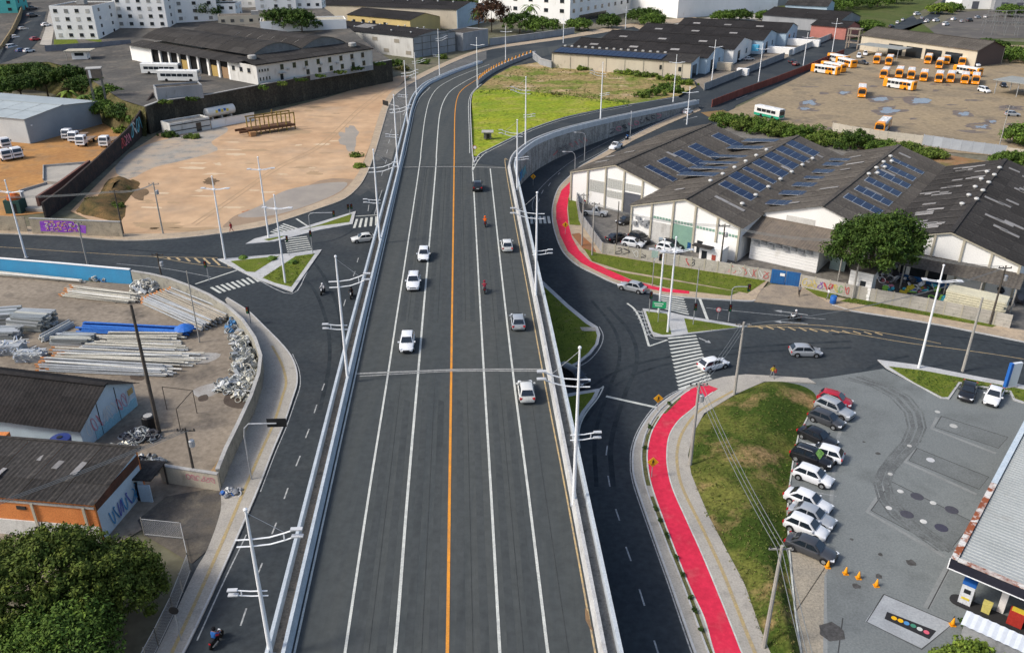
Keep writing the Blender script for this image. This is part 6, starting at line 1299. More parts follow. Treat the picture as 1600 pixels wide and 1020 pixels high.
# ---- depot
dp, drz, dW = frame_from((404, 133), (583, 104), fn=lambda a, b: GT(a, b)); dz = dp.z
dep = thing('bus_depot', 'white two-storey depot with vaulted dark roofs on the terrace', 'building', (dp.x, dp.y, dz - .1), drz); DH = 5.6
wallbox(dep, 'front_wall', 0, 0, dW, .3, -1, DH, wall_wd); wallbox(dep, 'side_wall', 0, .3, .3, 14, -1, DH, wall_wd); wallbox(dep, 'side_wall', dW - .3, .3, dW, 74, -1, DH, wall_wd); wallbox(dep, 'back_wall', 0, 73.7, dW, 74, -1, DH, wall_w); wallbox(dep, 'side_wall', 0, 60, .3, 73.7, -1, DH, wall_w)
wallbox(dep, 'plinth', .1, -.12, dW - .1, 0, -1, .5, wall_gy)
openings(dep, 'front', [(9.0 + 4.6 * k, 3.5, 1.2, 1.5) for k in range(8)] + [(18.5 + 4.6 * k, .9, 1.2, 1.5) for k in range(6)] + [(.9 + 1.0 * k, 3.7, .5, .7) for k in range(4)] + [(.9 + 1.1 * k, 1.2, .4, .9) for k in range(4)], dW, 74); openings(dep, 'front', [(8.6, 0, 1.1, 2.3)], dW, 74, name='door', frame=False); bx('canopy', concrete, dep, (8.6, -.5, 2.5), (2.2, 1, .15))
openings(dep, 'left', [(4, 3.2, 1.5, 1.3), (8, 3.2, 1.5, 1.3), (12, 3.2, 1.5, 1.3)], dW, 74)
for k in range(5): piece('air_conditioner', ac, None, dep, (11 + 6.4 * k, -.35, 3.3 - .4 * (k % 2)), scale=(.9, .9, .9))
y = 14.0
for k in range(8):
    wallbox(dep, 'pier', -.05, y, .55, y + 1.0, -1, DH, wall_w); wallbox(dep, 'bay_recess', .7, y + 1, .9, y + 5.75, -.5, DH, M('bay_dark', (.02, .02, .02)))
    if k in (0, 1, 4): wallbox(dep, 'bay_door', .6, y + 1.2, .68, y + 5.5, -.5, 3.4, [M('tan_door', (.3, .2, .12)), M('ochre_door', (.4, .28, .1)), galv][k % 3])
    y += 5.75
rfd = MB().beam((-.6, -.3, DH + .3), (dW + .3, -.3, DH + .3), .3, .2).build('roof', roof_dk, dep)
roofing(rfd, (-.5, -.5, DH), (dW + .5, -.5, DH), (dW + .5, 8.5, DH + 1.6), (-.5, 8.5, DH + 1.6), 2, 8, roof_dk, per=1.2)
roofing(rfd, (-1.2, 74.3, DH - .1), (-1.2, 8.6, DH - .1), (5.2, 8.6, DH + .9), (5.2, 74.3, DH + .9), 1, 14, roof_dk, per=1.0)
for x0, x1, y0 in ((5, 23.5, 8.6), (23.5, 42, 8.6)):
    N_ = 7; arc = [(x0 + (x1 - x0) * (i / N_), DH + 1.0 + 3.4 * math.sin(math.pi * (.06 + .88 * i / N_))) for i in range(N_ + 1)]
    for i in range(N_):
        (xa, za), (xb, zb) = arc[i], arc[i + 1]
        if zb >= za: roofing(rfd, (xa, 74.4, za), (xa, y0, za), (xb, y0, zb), (xb, 74.4, zb), 1, 10, roof_dk, per=1.4)
        else: roofing(rfd, (xb, y0, zb), (xb, 74.4, zb), (xa, 74.4, za), (xa, y0, za), 1, 10, roof_dk, per=1.4)
    loft([[(x0, yy, DH)] + [(a, yy, b) for a, b in arc] + [(x1, yy, DH)] for yy in (y0 + .3, y0 + .7)]).build('vault_end', M('vault_grey', (.24, .24, .235), (.17, .17, .165), .5), dep)
for x, yy in ((41, 4.5), (3, 6)): MB().lathe([(1.2, 0), (1.3, .2), (1.3, 1.0), (1.1, 1.2)], 14, (x, yy, DH + 1.0)).build('water_tank', concrete, dep)
# ---- apartment blocks
def apart(px, py, W, D, floors, label, cols, rz=0, sidecols=2, mat=None, fh=2.95, fn=GT, group='white apartment blocks', roofm=None, name='apartment_block'):
    p = fn(px, py); h = floors * fh + .4; b = building(name, label, (p.x, p.y, p.z - .3), rz, W, D, h, None, roofm=roofm or roof_gy, wallm=mat or wall_w, group=group)
    for f in range(floors):
        openings(b, 'front', [(W * (c + .5) / cols, .3 + f * fh + 1.0, 1.5, 1.25, random.choice([None, None, None, M('curtained_window', (.22, .22, .21), rough=.3), M('blind_window', (.45, .44, .41), rough=.4)])) for c in range(cols)], W, D, frame=floors > 3)
        openings(b, 'right', [(D * (c + .5) / sidecols, .3 + f * fh + 1.0, 1.4, 1.25) for c in range(sidecols)], W, D, frame=False)
    bx('roof_hatch', concrete, b, (W * .5, D * .5, h + .9), (3, 3, 1.6)); return b
apart(88, 62, 16.5, 20, 4, 'white four-storey block standing in front at the top left', 4); apart(183, 44, 21, 22, 5, 'white apartment block second from the left at the top', 5); apart(272, 36, 18, 24, 5, 'white apartment block third from the left at the top', 3, R(18), 3)
apart(303, 31, 18, 12, 2, 'low white building between the blocks and the depot roofs', 5, R(4)); apart(342, 40, 30, 9, 1, 'long low house with a brown roof behind the depot', 8, R(16), 2, wall_cr, 3.2, roofm=roof_br)
apart(365, 12, 20, 16, 3, 'white three-storey house at the top left of centre', 4, R(10)); apart(400, 16, 18, 16, 4, 'tall white house above the depot roofs', 3, R(8), 2); apart(448, 14, 16, 14, 3, 'white house with dark openings near the tall chimney', 4, R(5)); apart(508, 12, 16, 12, 3, 'pale house among the trees at the top', 4, R(0), 2, fn=G); apart(560, 7, 26, 12, 2, 'white house row at the very top centre', 6, R(-6), 2, fn=G); apart(640, 6, 26, 14, 2, 'grey-white house at the very top, right of centre', 6, R(-6), 2, wall_gy, fn=G)
apart(-40, 22, 18, 14, 2, 'house with a turquoise front at the top left corner', 3, R(10), 2, M('turquoise_wall', (.1, .42, .4)))
# lawn and wall in front of the first block
sheet('grass', [(84, 72), (160, 70), (158, 62), (84, 62)], 0, grass_m, fn=lambda a, b: GT(a, b, .05))
plankwall([GT(72, 82), GT(140, 76), GT(205, 68)], 2.2, 'grey wall along the front of the apartment blocks', mat=objrand(M('blue_grey_plank', (.2, .21, .24), (.15, .16, .18), .4), .08), rows=1, bay=4, z=zterr(GT(140, 76).y) - .2)
t = thing('gatehouse', 'small gatehouse with a flat beige roof on the terrace', 'hut', gT(128, 92), R(8)); bx('walls', wall_w, t, (0, 0, 1.4), (5, 4, 2.8)); bx('roof', trim_b, t, (0, -.5, 2.95), (9, 6, .25)); bx('window', win_dk, t, (0, -2.02, 1.7), (3, .06, 1)); MB().tube([(-4, -3, 0), (-4, -3, 2.9)], .12, 6).build('post', conc_pole, t); MB().tube([(4, -3, 0), (4, -3, 2.9)], .12, 6).build('post', conc_pole, t)
t = thing('water_tower', 'brown boxy water tank on thin legs among the trees', 'water tower', gT(155, 150), R(20)); bx('tank', M('tank_brown', (.22, .18, .14), (.15, .13, .11), .6), t, (0, 0, 6.2), (3.6, 3.6, 2.4)); bx('tank_stripe', wall_w, t, (-1.0, -1.82, 6.2), (.6, .05, 2.2)); bx('tank_roof', concrete, t, (0, 0, 7.5), (4, 4, .2))
for x in (-1.5, 1.5):
    for yy in (-1.5, 1.5): MB().beam((x, yy, -4), (x, yy, 5), .25, .25).build('leg', conc_dk, t)
def lowflat(px, py, W, D, h, rz, label, m, rm, fn=None): p = (fn or G)(px, py); return building('shed', label, (p.x, p.y, p.z), rz, W, D, h, None, roofm=rm, wallm=m, cat='shed')
lowflat(198, 172, 11, 8, 4.2, R(-20), 'grey roofed wall house at the top of the black wall', wall_cr, conc_dk); lowflat(247, 158, 12, 6, 3, R(28), 'dark flat roof carport at the terrace edge', wall_gy, roof_gy, fn=GT)
# ---- the street at the top left with its cars
TR = [(-60, 96), (-8, 84), (14, 52), (30, 22), (36, -6), (74, -6), (72, 20), (66, 45), (58, 66), (40, 86), (0, 100), (-60, 112)]
sheet('road', TR, 0, asph, fn=lambda a, b: GT(a, b, .06)); sheet('pavement', [(78, -6), (76, 20), (70, 48), (62, 70), (80, 72), (84, 48), (86, 20), (86, -6)], 0, paving, fn=lambda a, b: GT(a, b, .08))
vwall([GT(a, b, 2.2) for a, b in [(-20, 90), (0, 72), (18, 45), (30, 20), (38, -4)]], 9, 'tan wall along the street in the top left corner', M('tan_wall', (.3, .23, .13), (.23, .18, .11), .3), 'street_wall', cap=0)
for kd, c, px, py, lab in [('van', 'white', 19, 74, 'white van nearest on the top left street'), ('hatch', 'white', 24, 58, 'white car second on the top left street'), ('hatch', 'silver', 36, 45, 'silver car third on the top left street'), ('pickup', 'darkgrey', 49, 13, 'dark pickup at the top of the top left street'), ('suv', 'darkgrey', 50, 24, 'dark car farther up the top left street'), ('hatch', 'white', 72, 38, 'white car parked on the right of the top left street'), ('hatch', 'red', 55, 61, 'red car parked on the right of the top left street'), ('hatch', 'blue', 33, 79, 'blue car at the bottom of the top left street'), ('hatch', 'white', 45, 79, 'white car at the bottom of the top left street')]:
    car(kd, c, gT(px, py, .7), R(62), lab, 'cars on the top left street', simple=True)
# ================================================================== grey metal shed, black graffiti wall, yard buildings
p, rz, L = frame_from((48, 225), (160, 194)); gs = building('metal_shed', 'pale grey metal shed with a low pitched roof on the orange lot', p, rz, L, 52, 6.2, 7.4, 'y', objrand(M('pale_metal_roof', (.36, .40, .40), (.31, .345, .35), .3, .5, fine=.05), .04), objrand(M('grey_cladding', (.33, .37, .40), (.28, .32, .35), .2, .55, fine=.05, wave=(2.2, R(0), .18)), .03), 2, 8, .3, cat='shed', per=1.2, sidem=M('shed_pale_wall', (.5, .51, .5), (.44, .45, .45), .3))
openings(gs, 'left', [(18, 0, 4, 4.2, galv)], L, 52, name='roller_door', frame=False); bx('lamp', lamp_w, gs, (1.5, -.1, 4.4), (.4, .2, .3))
bw = [P0(*q) for q in [(72, 342), (105, 318), (160, 268), (205, 228), (232, 202), (247, 190)]]
vwall([Vector((q.x, q.y, zz)) for q, zz in zip(bw, (3.2, 3.4, 3.6, 4.4, 6.4, 8.0))], 0, 'tall black wall running diagonally with graffiti at its top end', M('black_wall', (.04, .036, .036), (.06, .05, .047), .4, .95, (.09, .06, .05), 1, fine=.2), 'diagonal_wall', cap=0)
bwo = [o for o in bpy.data.objects if o.name == 'diagonal_wall'][0]
graffiti(bwo, bw[3].lerp(bw[2], .35), bw[3], 1.2, 3.6, [GRF['red'], GRF['pink']], 5, .3, .3, bwo.location); graffiti(bwo, bw[3].lerp(bw[4], .05), bw[3].lerp(bw[4], .95), 1.6, 5.0, [GRF['white'], GRF['cyan']], 6, .3, .4, bwo.location)
rw = [Vector((q.x, q.y, 2.6)) for q in (P0(62, 327), P0(95, 305), P0(143, 268))]; vwall(rw, 0, 'red-brown wall behind the lower end of the black wall', M('redbrown_wall', (.2, .10, .08), (.15, .085, .07), .4), 'inner_wall', cap=0, th=.5)
for pts, h_, lab in (([(40, 330), (32, 305), (75, 292), (105, 292), (72, 320), (70, 332)], .6, 'pale concrete ramp beside the red-brown wall, lower piece'), ([(70, 290), (70, 268), (145, 262), (110, 292)], 1.0, 'pale concrete platform beside the red-brown wall, upper piece')):
    P = [P0(*q) for q in pts]; t = thing('concrete_ramp', lab, 'ramp', (P[0].x, P[0].y, 0)); MB().prism([(q.x, q.y) for q in P], -.1, h_).build('slab', paving, t, (P[0].x, P[0].y, 0)); MB().sweep([Vector((q.x, q.y, h_)) for q in P[:3]], [(-.1, 0), (.1, 0), (.1, .5), (-.1, .5)]).build('kerb_wall', concrete, t, (P[0].x, P[0].y, 0))
# purple mural on the dirty street wall
mwall = plankwall([P0(*q) for q in [(-80, 359), (0, 361), (44, 363)]], 2.9, 'dirty beige block wall at the left edge by the street', mat=M('dirty_beige', (.4, .34, .25), (.3, .26, .2), .3, .92, (.2, .17, .13), .8), rows=1, bay=6)
ma, mb_ = P0(52, 365), P0(193, 371); t = thing('mural_wall', 'dirty beige wall with a purple painted mural on the street', 'wall', ma, math.atan2((mb_ - ma).y, (mb_ - ma).x)); mL = (mb_ - ma).length
bx('wall', M('dirty_beige', (.4, .34, .25)), t, (mL / 2, 0, 1.4), (mL, .3, 3.0)); bx('coping', concrete, t, (mL / 2, 0, 2.95), (mL, .4, .12))
pur = M('mural_purple', (.22, .05, .42), (.3, .1, .5), .8, .85, (.45, .36, .42), 2.2, lo3=.6, hi3=.75)
MB().add([(mL * .10 + a * mL * .52, -.17, z) for a, z in ((0, .6), (.03, 2.5), (.3, 2.75), (.72, 2.7), (.86, 2.1), (1.0, 2.0), (.96, .5), (.8, .75), (.5, .55), (.2, .65))], [tuple(range(10))]).build('mural', pur, t, fix=False)
pal = [GRF['white'], M('mural_peach', (.6, .42, .3)), GRF['pink'], GRF['yellow']]
for r_, z0, n_ in ((0, 1.55, 9), (1, .85, 8), (2, 2.25, 6)):
    for k in range(n_):
        x = mL * .16 + k * mL * .40 / n_ + random.uniform(0, .1)
        w_ = mL * .4 / n_ * .62; z1 = z0 + (.5 if r_ < 2 else .28)
        for a, b in random.sample([((0, z0), (0, z1)), ((w_, z0), (w_, z1)), ((0, z1), (w_, z1)), ((0, (z0 + z1) / 2), (w_, (z0 + z1) / 2)), ((0, z0), (w_, z0)), ((0, z0), (w_, z1))], 3): MB().beam((x + a[0], -.19, a[1]), (x + b[0], -.19, b[1]), .03, .12).build('letter_stroke', random.choice(pal), t)
p = P0(27, 331); t = thing('cabin', 'small dark green cabin with an orange top behind the street wall', 'cabin', (p.x, p.y, 0)); bx('box', M('cabin_green', (.04, .08, .07)), t, (0, 0, 1.3), (3, 2.5, 2.6)); MB().lathe([(1.3, 2.6), (1.2, 3.2), (.6, 3.7), (.1, 3.8)], 9).build('orange_cover', M('orange_cover', (.45, .11, .03)), t); bx('door', sig_b, t, (.3, -1.27, 1), (.9, .05, 2))
# white low structure, tank, wall and rig along the retaining wall
p, rz, L = frame_from((268, 213), (330, 202)); lb = building('yard_store', 'low white store with black stripes under the retaining wall', p, rz, L, 5, 2.9, None, roofm=conc_dk, wallm=wall_wd, cat='store')
for z in (1.1, 2.6): bx('stripe', sig_b, lb, (L / 2, -.03, z), (L, .06, .22))
openings(lb, 'front', [(L * .7, 0, 1.4, 2.3)], L, 5, name='door', frame=False)
p, rz, L = frame_from((331, 201), (398, 188)); t = thing('white_wall', 'low white wall in front of the storage tank', 'wall', p, rz); bx('wall', wall_w, t, (L / 2, 0, 1), (L, .3, 2.2)); bx('coping', concrete, t, (L / 2, 0, 2.15), (L, .4, .1))
p, rz, L = frame_from((327, 190), (368, 182)); t = thing('storage_tank', 'white cylindrical tank with yellow and blue marks', 'tank', (p.x, p.y - 1.5, 0), rz); MB().lathe([(.3, -.35), (1.1, -.2), (1.35, 0), (1.35, L), (1.1, L + .2), (.3, L + .35)], 18, (0, 0, 2.6), 'x').build('shell', PAINT['pearl'], t, smooth=False)
for k in range(3): bx('saddle', concrete, t, (L * (.15 + .35 * k), 0, .7), (.5, 2, 1.4))
for k in range(5): bx('mark', [bright[3], sblue][k % 2], t, (L * .3 + k * L * .1, -1.3, 2.8 + .2 * (k % 2)), (L * .08, .12, .7))
p, rz, L = frame_from((375, 215), (462, 202)); t = thing('steel_rig', 'rusty yellow steel frame standing on the sandy lot', 'frame', p, rz); rig = M('rig_yellow', (.32, .25, .06), (.2, .13, .06), 1.2); rst = M('rig_rust', (.16, .085, .05), (.1, .06, .04), 1)
for k in range(6):
    for yy in (0, 3): MB().beam((L * .22 + k * L * .155, yy, 0), (L * .22 + k * L * .155, yy, 4.6 if k != 3 else 5.4), .25, .25).build('post', rig, t)
for yy in (0, 3): MB().beam((L * .2, yy, 4.5), (L, yy, 4.5), .25, .3).build('rail', rig, t); MB().beam((0, yy, 1.3), (L, yy, 1.3), .4, .6).build('deck_beam', rst, t)
bx('platform', rst, t, (L * .55, 1.5, 1.65), (L * .8, 2.8, .15)); bx('block', M('clay_block', (.35, .2, .1)), t, (L * .2, -.8, .6), (1.6, 1.4, 1.2))
p = P0(200, 190); t = thing('round_tank', 'round teal tank with a white top behind the black wall', 'tank', (p.x - 2, p.y + 3, 0)); MB().lathe([(2.1, 0), (2.2, 1.5), (2.1, 3.0), (1.8, 3.15)], 16).build('shell', M('tank_teal', (.1, .2, .2), (.14, .24, .24), .5), t); MB().lathe([(2.15, 3.1), (2.15, 3.3), (.1, 3.5)], 16).build('lid', wall_w, t)
def mound(name, pix, spine, h, mat, z=0, rings=7, nz=.25, zfn=None):
    P = cr([G(a, b, z) for a, b in pix], 4, True); S = [G(a, b, z) for a, b in spine]; vs = []; n = len(P)
    for r in range(rings + 1):
        t_ = r / rings
        for q in P:
            best = min((((q - (S[i] + (S[i + 1] - S[i]) * u)).length, S[i] + (S[i + 1] - S[i]) * u) for i in range(len(S) - 1) for u in (0, .25, .5, .75, 1)), key=lambda e: e[0])[1]
            v = q.lerp(best, t_); hh = h * sm(t_ * 1.05); v.z = z + hh + (nz * mnoise.noise(Vector((v.x * .35, v.y * .35, 1.7))) * min(1, t_ * 3) if t_ > 0 else 0); vs.append(v)
    fs = [(r * n + i, r * n + (i + 1) % n, (r + 1) * n + (i + 1) % n, (r + 1) * n + i) for r in range(rings) for i in range(n)]
    return struct(MB().add(vs, fs).build(name, mat, smooth=True))
mound('earth_mound', [(118, 330), (150, 308), (170, 280), (195, 278), (220, 286), (200, 312), (192, 345), (150, 340)], [(140, 325), (172, 312), (190, 292)], 1.8, M('brown_scrub_earth', (.18, .11, .05), (.10, .08, .035), .3, .97, (.05, .045, .025), .6, .6, 5, fine=.3), nz=.8)
st1, st2, st3 = M('sand_stain', (.40, .28, .165), (.34, .24, .15), .15, .95, fine=.1), M('sand_pale', (.58, .45, .31), (.52, .40, .27), .15, .95, fine=.08), M('dark_soil', (.13, .09, .055), (.19, .13, .08), .3, .95, fine=.2)
for k in range(44): (lambda v: blob(random.uniform(235, 525 if v < 265 else 525 - (v - 265) * 2), v, random.uniform(5, 20), random.uniform(.7, 2.2), .0215 + .0001 * k, (st1, st2)[k % 2], 'earth_stain', 24))(random.uniform(215, 325)) if k % 4 else blob(random.uniform(430, 550), random.uniform(165, 210), random.uniform(6, 18), random.uniform(.7, 1.8), .0215 + .0001 * k, (st1, st2)[k % 2], 'earth_stain', 24)
for px, py, a, b, m in [(330, 283, 13, 5, st3), (205, 300, 22, 12, st3), (240, 352, 40, 5, st1), (400, 332, 16, 4, M('red_stain', (.42, .19, .09), (.36, .18, .1), .3)), (233, 314, 9, 2, st1), (490, 270, 8, 3, st1), (300, 358, 60, 3, st1), (450, 205, 40, 3, st1), (545, 215, 14, 18, M('grey_worn', (.34, .30, .25), (.28, .255, .22), .2))]: blob(px, py, a, b, .0265, m, 'earth_stain')
for dx in (0, 6):
    struct(line('tyre_track', cr([G(a + dx, b + dx * .3, .0275) for a, b in [(300, 350), (360, 310), (430, 262), (500, 225), (560, 170), (600, 140)]], 6), .3, st1, None, dz=.001))
# the grass mound beside the forecourt
mound('grass_mound', [(1203, 1020), (1188, 985), (1163, 913), (1133, 857), (1107, 807), (1090, 767), (1080, 742), (1076, 712), (1083, 680), (1102, 647), (1147, 618), (1195, 597), (1240, 599), (1268, 610), (1275, 625), (1262, 648), (1247, 680), (1240, 715), (1232, 762), (1229, 800), (1231, 860), (1236, 905), (1243, 965), (1252, 1030), (1280, 1120), (1240, 1085)], [(1205, 612), (1190, 660), (1170, 710), (1165, 780), (1185, 860), (1210, 930), (1232, 1030)], 1.0, mound_m, .1, 9, .3)
# ================================================================== pole storage yard
blue_w = M('blue_wall_paint', (.06, .30, .52), (.07, .26, .45), .3, .85, fine=.06)
def wallpath(pix, h, mat, label, name, capm, origin_z=0, th=.3):
    P = [P0(*q) for q in pix]; t = thing(name, label, 'wall', P[0]); MB().sweep(P, [(-th / 2, -.1), (th / 2, -.1), (th / 2, h), (-th / 2, h)]).build('wall_body', mat, t, P[0]); MB().sweep(P, [(-th * .7, h), (th * .7, h), (th * .7, h + .12), (-th * .7, h + .12)]).build('coping', capm, t, P[0]); return t
wallpath([(-90, 418), (0, 425), (100, 433.5), (208, 443.5)], 2.4, blue_w, 'bright blue wall with a white top along the street', 'blue_wall', swhite)
wy = wallpath([(210, 444), (240, 449), (268, 456), (300, 468), (330, 482), (358, 500), (383, 523), (402, 552), (411, 580), (408, 608), (396, 645), (376, 690), (358, 728), (345, 762)], 2.2, M('yard_wall_conc', (.36, .34, .28), (.28, .27, .23), .4, .92, (.2, .19, .17), 1), 'curved grey wall enclosing the pole yard', 'yard_wall', concrete)
def polestack(a, b, wd, layers, r, mats, label, jit=.4, end=None, z=.05, name='pole_stack', cat='pole stack', n=None):
    A, B = G(*a, z), G(*b, z); d = B - A; L = d.length; t = thing(name, label, cat, A, math.atan2(d.y, d.x)); mb = MB().tube([(0, 0, 0), (L, 0, 0)], r, 7); o = mb.build('pole', None, fix=False); me = o.data; bpy.data.objects.remove(o)
    if end: eo = MB().tube([(0, 0, 0), (.5, 0, 0)], r * 1.06, 7).build('pole_end', end, fix=False); em = eo.data; bpy.data.objects.remove(eo)
    for l in range(layers):
        k = n or max(2, int(wd / (2.3 * r)) - 2 * l)
        for i in range(k):
            q = piece('pole', me, None, t, (random.uniform(-jit, jit), -wd / 2 + wd * (i + .5) / k, r + l * r * 1.85 + random.uniform(0, r * .4)), (0, random.uniform(-.006, .006), random.uniform(-.035, .035))); setmat(q, random.choice(mats))
            if end: piece('end_cap', em, None, q)
    for x in (L * .2, L * .8): bx('bearer', wood_dk, t, (x, 0, -.02), (.2, wd, .1))
    return t
pw_ = [M('pole_white', (.62, .62, .58), (.52, .51, .47), .8, .7), M('pole_offwhite', (.52, .5, .43), (.42, .4, .34), .8, .7), M('pole_grey', (.38, .4, .42), (.3, .32, .33), .8, .6)]; pbl = [M('pole_blue', (.02, .12, .45), (.03, .16, .5), .8, .5)]; ptan = [M('pole_tan', (.36, .32, .26), (.29, .26, .21), .5, .8), pw_[2]]; pend = M('pole_end_rust', (.45, .2, .08), (.36, .18, .09), 1)
PS = 'stacks in the pole yard'
polestack((-40, 426), (130, 441), 1.2, 2, .15, pw_[:2], 'long white beams lying along the foot of the blue wall'); polestack((108, 458), (212, 470), 3.0, 4, .11, pw_[:2], 'stack of white poles with pale ends near the blue wall', 1.0, pend)
polestack((245, 466), (340, 508), 5.2, 5, .12, ptan, 'wide stack of tan poles with orange ends by the curved wall', .3, pend); polestack((132, 515), (296, 522), 2.2, 4, .13, pbl, 'stack of bright blue pipes', .8); polestack((165, 531), (280, 533), 2.2, 4, .13, pw_[:2], 'stack of cream pipes next to the blue ones', .8)
polestack((135, 543), (280, 548), 2.0, 3, .12, [pw_[2], pw_[1]], 'low stack of grey poles behind the white ones', 1.2); polestack((92, 558), (300, 566), 3.0, 4, .12, pw_, 'long stack of white poles in the middle of the yard', 1.6, pend); polestack((70, 573), (265, 583), 2.6, 4, .12, [pw_[0], pw_[2]], 'long stack of white poles nearest the dark roof', 1.4, pend); polestack((66, 533), (112, 508), 1.4, 4, .11, [pw_[2], pw_[0]], 'short slanting bundle of silver poles', .4)
galvs = [M('galv_%d' % k, c, rough=.55, metal=.3, fine=.12) for k, c in enumerate([(.36, .38, .39), (.26, .28, .28), (.45, .47, .48), (.2, .21, .2), (.5, .49, .42)])]
def sheetpile(px, py, n, lx_, ly_, label, rz, mats, z=.05, th=.07):
    g = G(px, py, z); t = thing('profile_stack', label, 'metal stack', (g.x, g.y, z), rz)
    for k in range(n): 
        o = bx('profile', random.choice(mats), t, (random.uniform(-.5, .5), ly_ * ((k % 6) / 6 - .42), .06 + (k // 6) * th * 1.6), (lx_ * random.uniform(.8, 1), ly_ / 7, th * 1.4), random.uniform(-.05, .05))
    return t
sheetpile(54, 510, 48, 5.5, 3.6, 'large stack of galvanised profiles at the left of the yard', R(-8), galvs, th=.16); sheetpile(8, 502, 42, 4.5, 3, 'stack of galvanised profiles at the picture edge', R(12), galvs[:4], th=.16); sheetpile(10, 527, 36, 4, 2.4, 'small grey stack of profiles at the picture edge', R(0), galvs[:3], th=.14); sheetpile(115, 534, 30, 5.5, 2.4, 'low heap of mixed profiles beside the slanting bundle', R(-3), galvs, th=.12)
for px, py, s, lab in ((14, 550, 1.15, 'white bale of crumpled strips at the picture edge'), (50, 561, 1.0, 'white bale of crumpled strips beside the pole stack')):
    g = G(px, py, .05); t = thing('bale', lab, 'bale', (g.x, g.y, .05), R(5)); bx('core', pw_[2], t, (0, 0, .55 * s), (3.4 * s, 1.8 * s, 1.1 * s))
    for k in range(150): 
        o = bx('strip', pw_[0] if k % 3 else M('strip_blue', (.42, .48, .58), rough=.5), t, (0, 0, 0), (random.uniform(.6, 1.4), .12, .03)); o.location = (random.uniform(-1.7, 1.7) * s, random.uniform(-.95, .95) * s, random.uniform(.2, 1.25) * s); o.rotation_euler = [random.uniform(-.5, .5), random.uniform(-.5, .5), random.uniform(0, 3.1)]
for (px, py), lab, mats, sp_, h_ in [((368, 510), 'blue and white scrap at the bend of the curved wall', galvs[:3] + [M('tarp_blue', (.08, .2, .38))], (1.0, 2.2), 1.4), ((378, 545), 'grey scrap heap along the curved wall, upper', galvs, (.9, 3.2), 1.7), ((383, 578), 'grey scrap heap along the curved wall, middle', galvs + [pw_[1]], (1.5, 3.0), 1.9), ((366, 604), 'grey scrap heap lying out into the yard', galvs, (2.4, 1.8), 1.5), ((386, 612), 'pale scrap heap along the curved wall, lower', galvs[2:] + [pw_[1]], (1.3, 2.4), 1.5), ((374, 528), 'tan and grey scrap lining the curved wall between the upper heaps', galvs + [ptan[0]], (.9, 2.0), 1.0), ((386, 560), 'loose grey scrap lining the curved wall between the middle heaps', galvs, (1.0, 2.0), 1.2), ((388, 596), 'cream scrap lining the curved wall between the lower heaps', galvs[2:] + [pw_[1]], (1.0, 1.8), 1.2), ((228, 452), 'tangle of white frames at the end of the blue wall', pw_[:2] + galvs[2:3], (2.2, 1.6), 2.0), ((163, 436), 'tangle of blue and white brackets at the blue wall', [pw_[0], M('tarp_blue', (.08, .2, .38)), galvs[3]], (2, .8), .9), ((228, 730), 'grey scrap heap on the platform by the brick shed', galvs[:4] + [cols_[2]], (2.0, 1.4), 1.6), ((222, 683), 'dark scrap at the foot of the mural gable', galvs[:2] + cols_[2:], (2.2, 1), .8), ((190, 702), 'pale scrap at the foot of the mural gable', galvs[2:] + cols_[:1], (1.4, .7), .7)]:
    heap(px, py, 110, .8, mats, lab, sp_, h_, shape='flat')
g = G(290, 524, .05); t = thing('parasol', 'bright blue parasol at the end of the blue pipes', 'parasol', (g.x, g.y, .05)); MB().tube([(0, 0, 0), (0, 0, 1.6)], .03, 6).build('pole', galv, t); MB().lathe([(1.35, 1.1), (1.0, 1.35), (.5, 1.6), (.04, 1.75)], 10).build('canopy', pbl[0], t)
g = G(235, 668, .05); t = thing('drum', 'black drum beside the tall timber pole', 'drum', (g.x, g.y, .05)); MB().lathe([(.7, 0), (.75, .1), (.75, 1.5), (.65, 1.6)], 14).build('body', sig_b, t); MB().lathe([(.5, 1.6), (.5, 1.64)], 10).build('lid', concrete, t)
for pts, lab in (([(270, 571), (310, 552), (345, 553), (325, 566)], 'pale'), ([(300, 610), (335, 598), (352, 606), (318, 622)], 'pale')): sheet('slab_patch', pts, .036, M('yard_patch', (.34, .33, .31), (.26, .24, .215), .5), smooth=3)
for pts in ([(356, 615), (388, 610), (398, 632), (372, 638), (350, 630)], [(310, 620), (323, 616), (325, 624), (312, 627)], [(205, 585), (225, 588), (222, 594), (205, 592)]): sheet('oil_stain', pts, .038, M('dark_oil', (.07, .055, .045), (.1, .08, .065), .6), smooth=3)
# ---- sheds at the lower left
A_ = G(133, 703); sh2 = building('pole_shed', 'long dark roofed shed with a pale blue gable at the left', (A_.x, A_.y, 0), R(78), 9.4, 44, 2.9, 5.4, 'y', roof_bk, wall_bl, 3, 10, .5, cat='shed', per=.45)
for k in (.33, .66): bx('joint', sig_b, sh2, (9.4 * k, -.02, 2.1), (.08, .06, 4.2))
graffiti(sh2, (.8, 0, 0), (8.6, 0, 0), .9, 2.9, [GRF['white'], M('spray_pale_blue', (.35, .42, .55)), GRF['pink']], 9, .05, .07); bx('ochre_patch', M('ochre_patch', (.4, .3, .14)), sh2, (8.6, -.03, 2.3), (.9, .05, .7)); bx('lower_band', M('light_blue_band', (.28, .5, .6), (.24, .44, .54), .5), sh2, (5.6, -.02, .6), (7.2, .05, 1.2))
for x, yy in ((5.8, 3.5), (5.4, 3.0), (2.9, 14)): piece('roof_vent', vent_me, None, sh2, (x, yy, 4.6 if x > 4 else 4.3), scale=(.4, .4, .4))
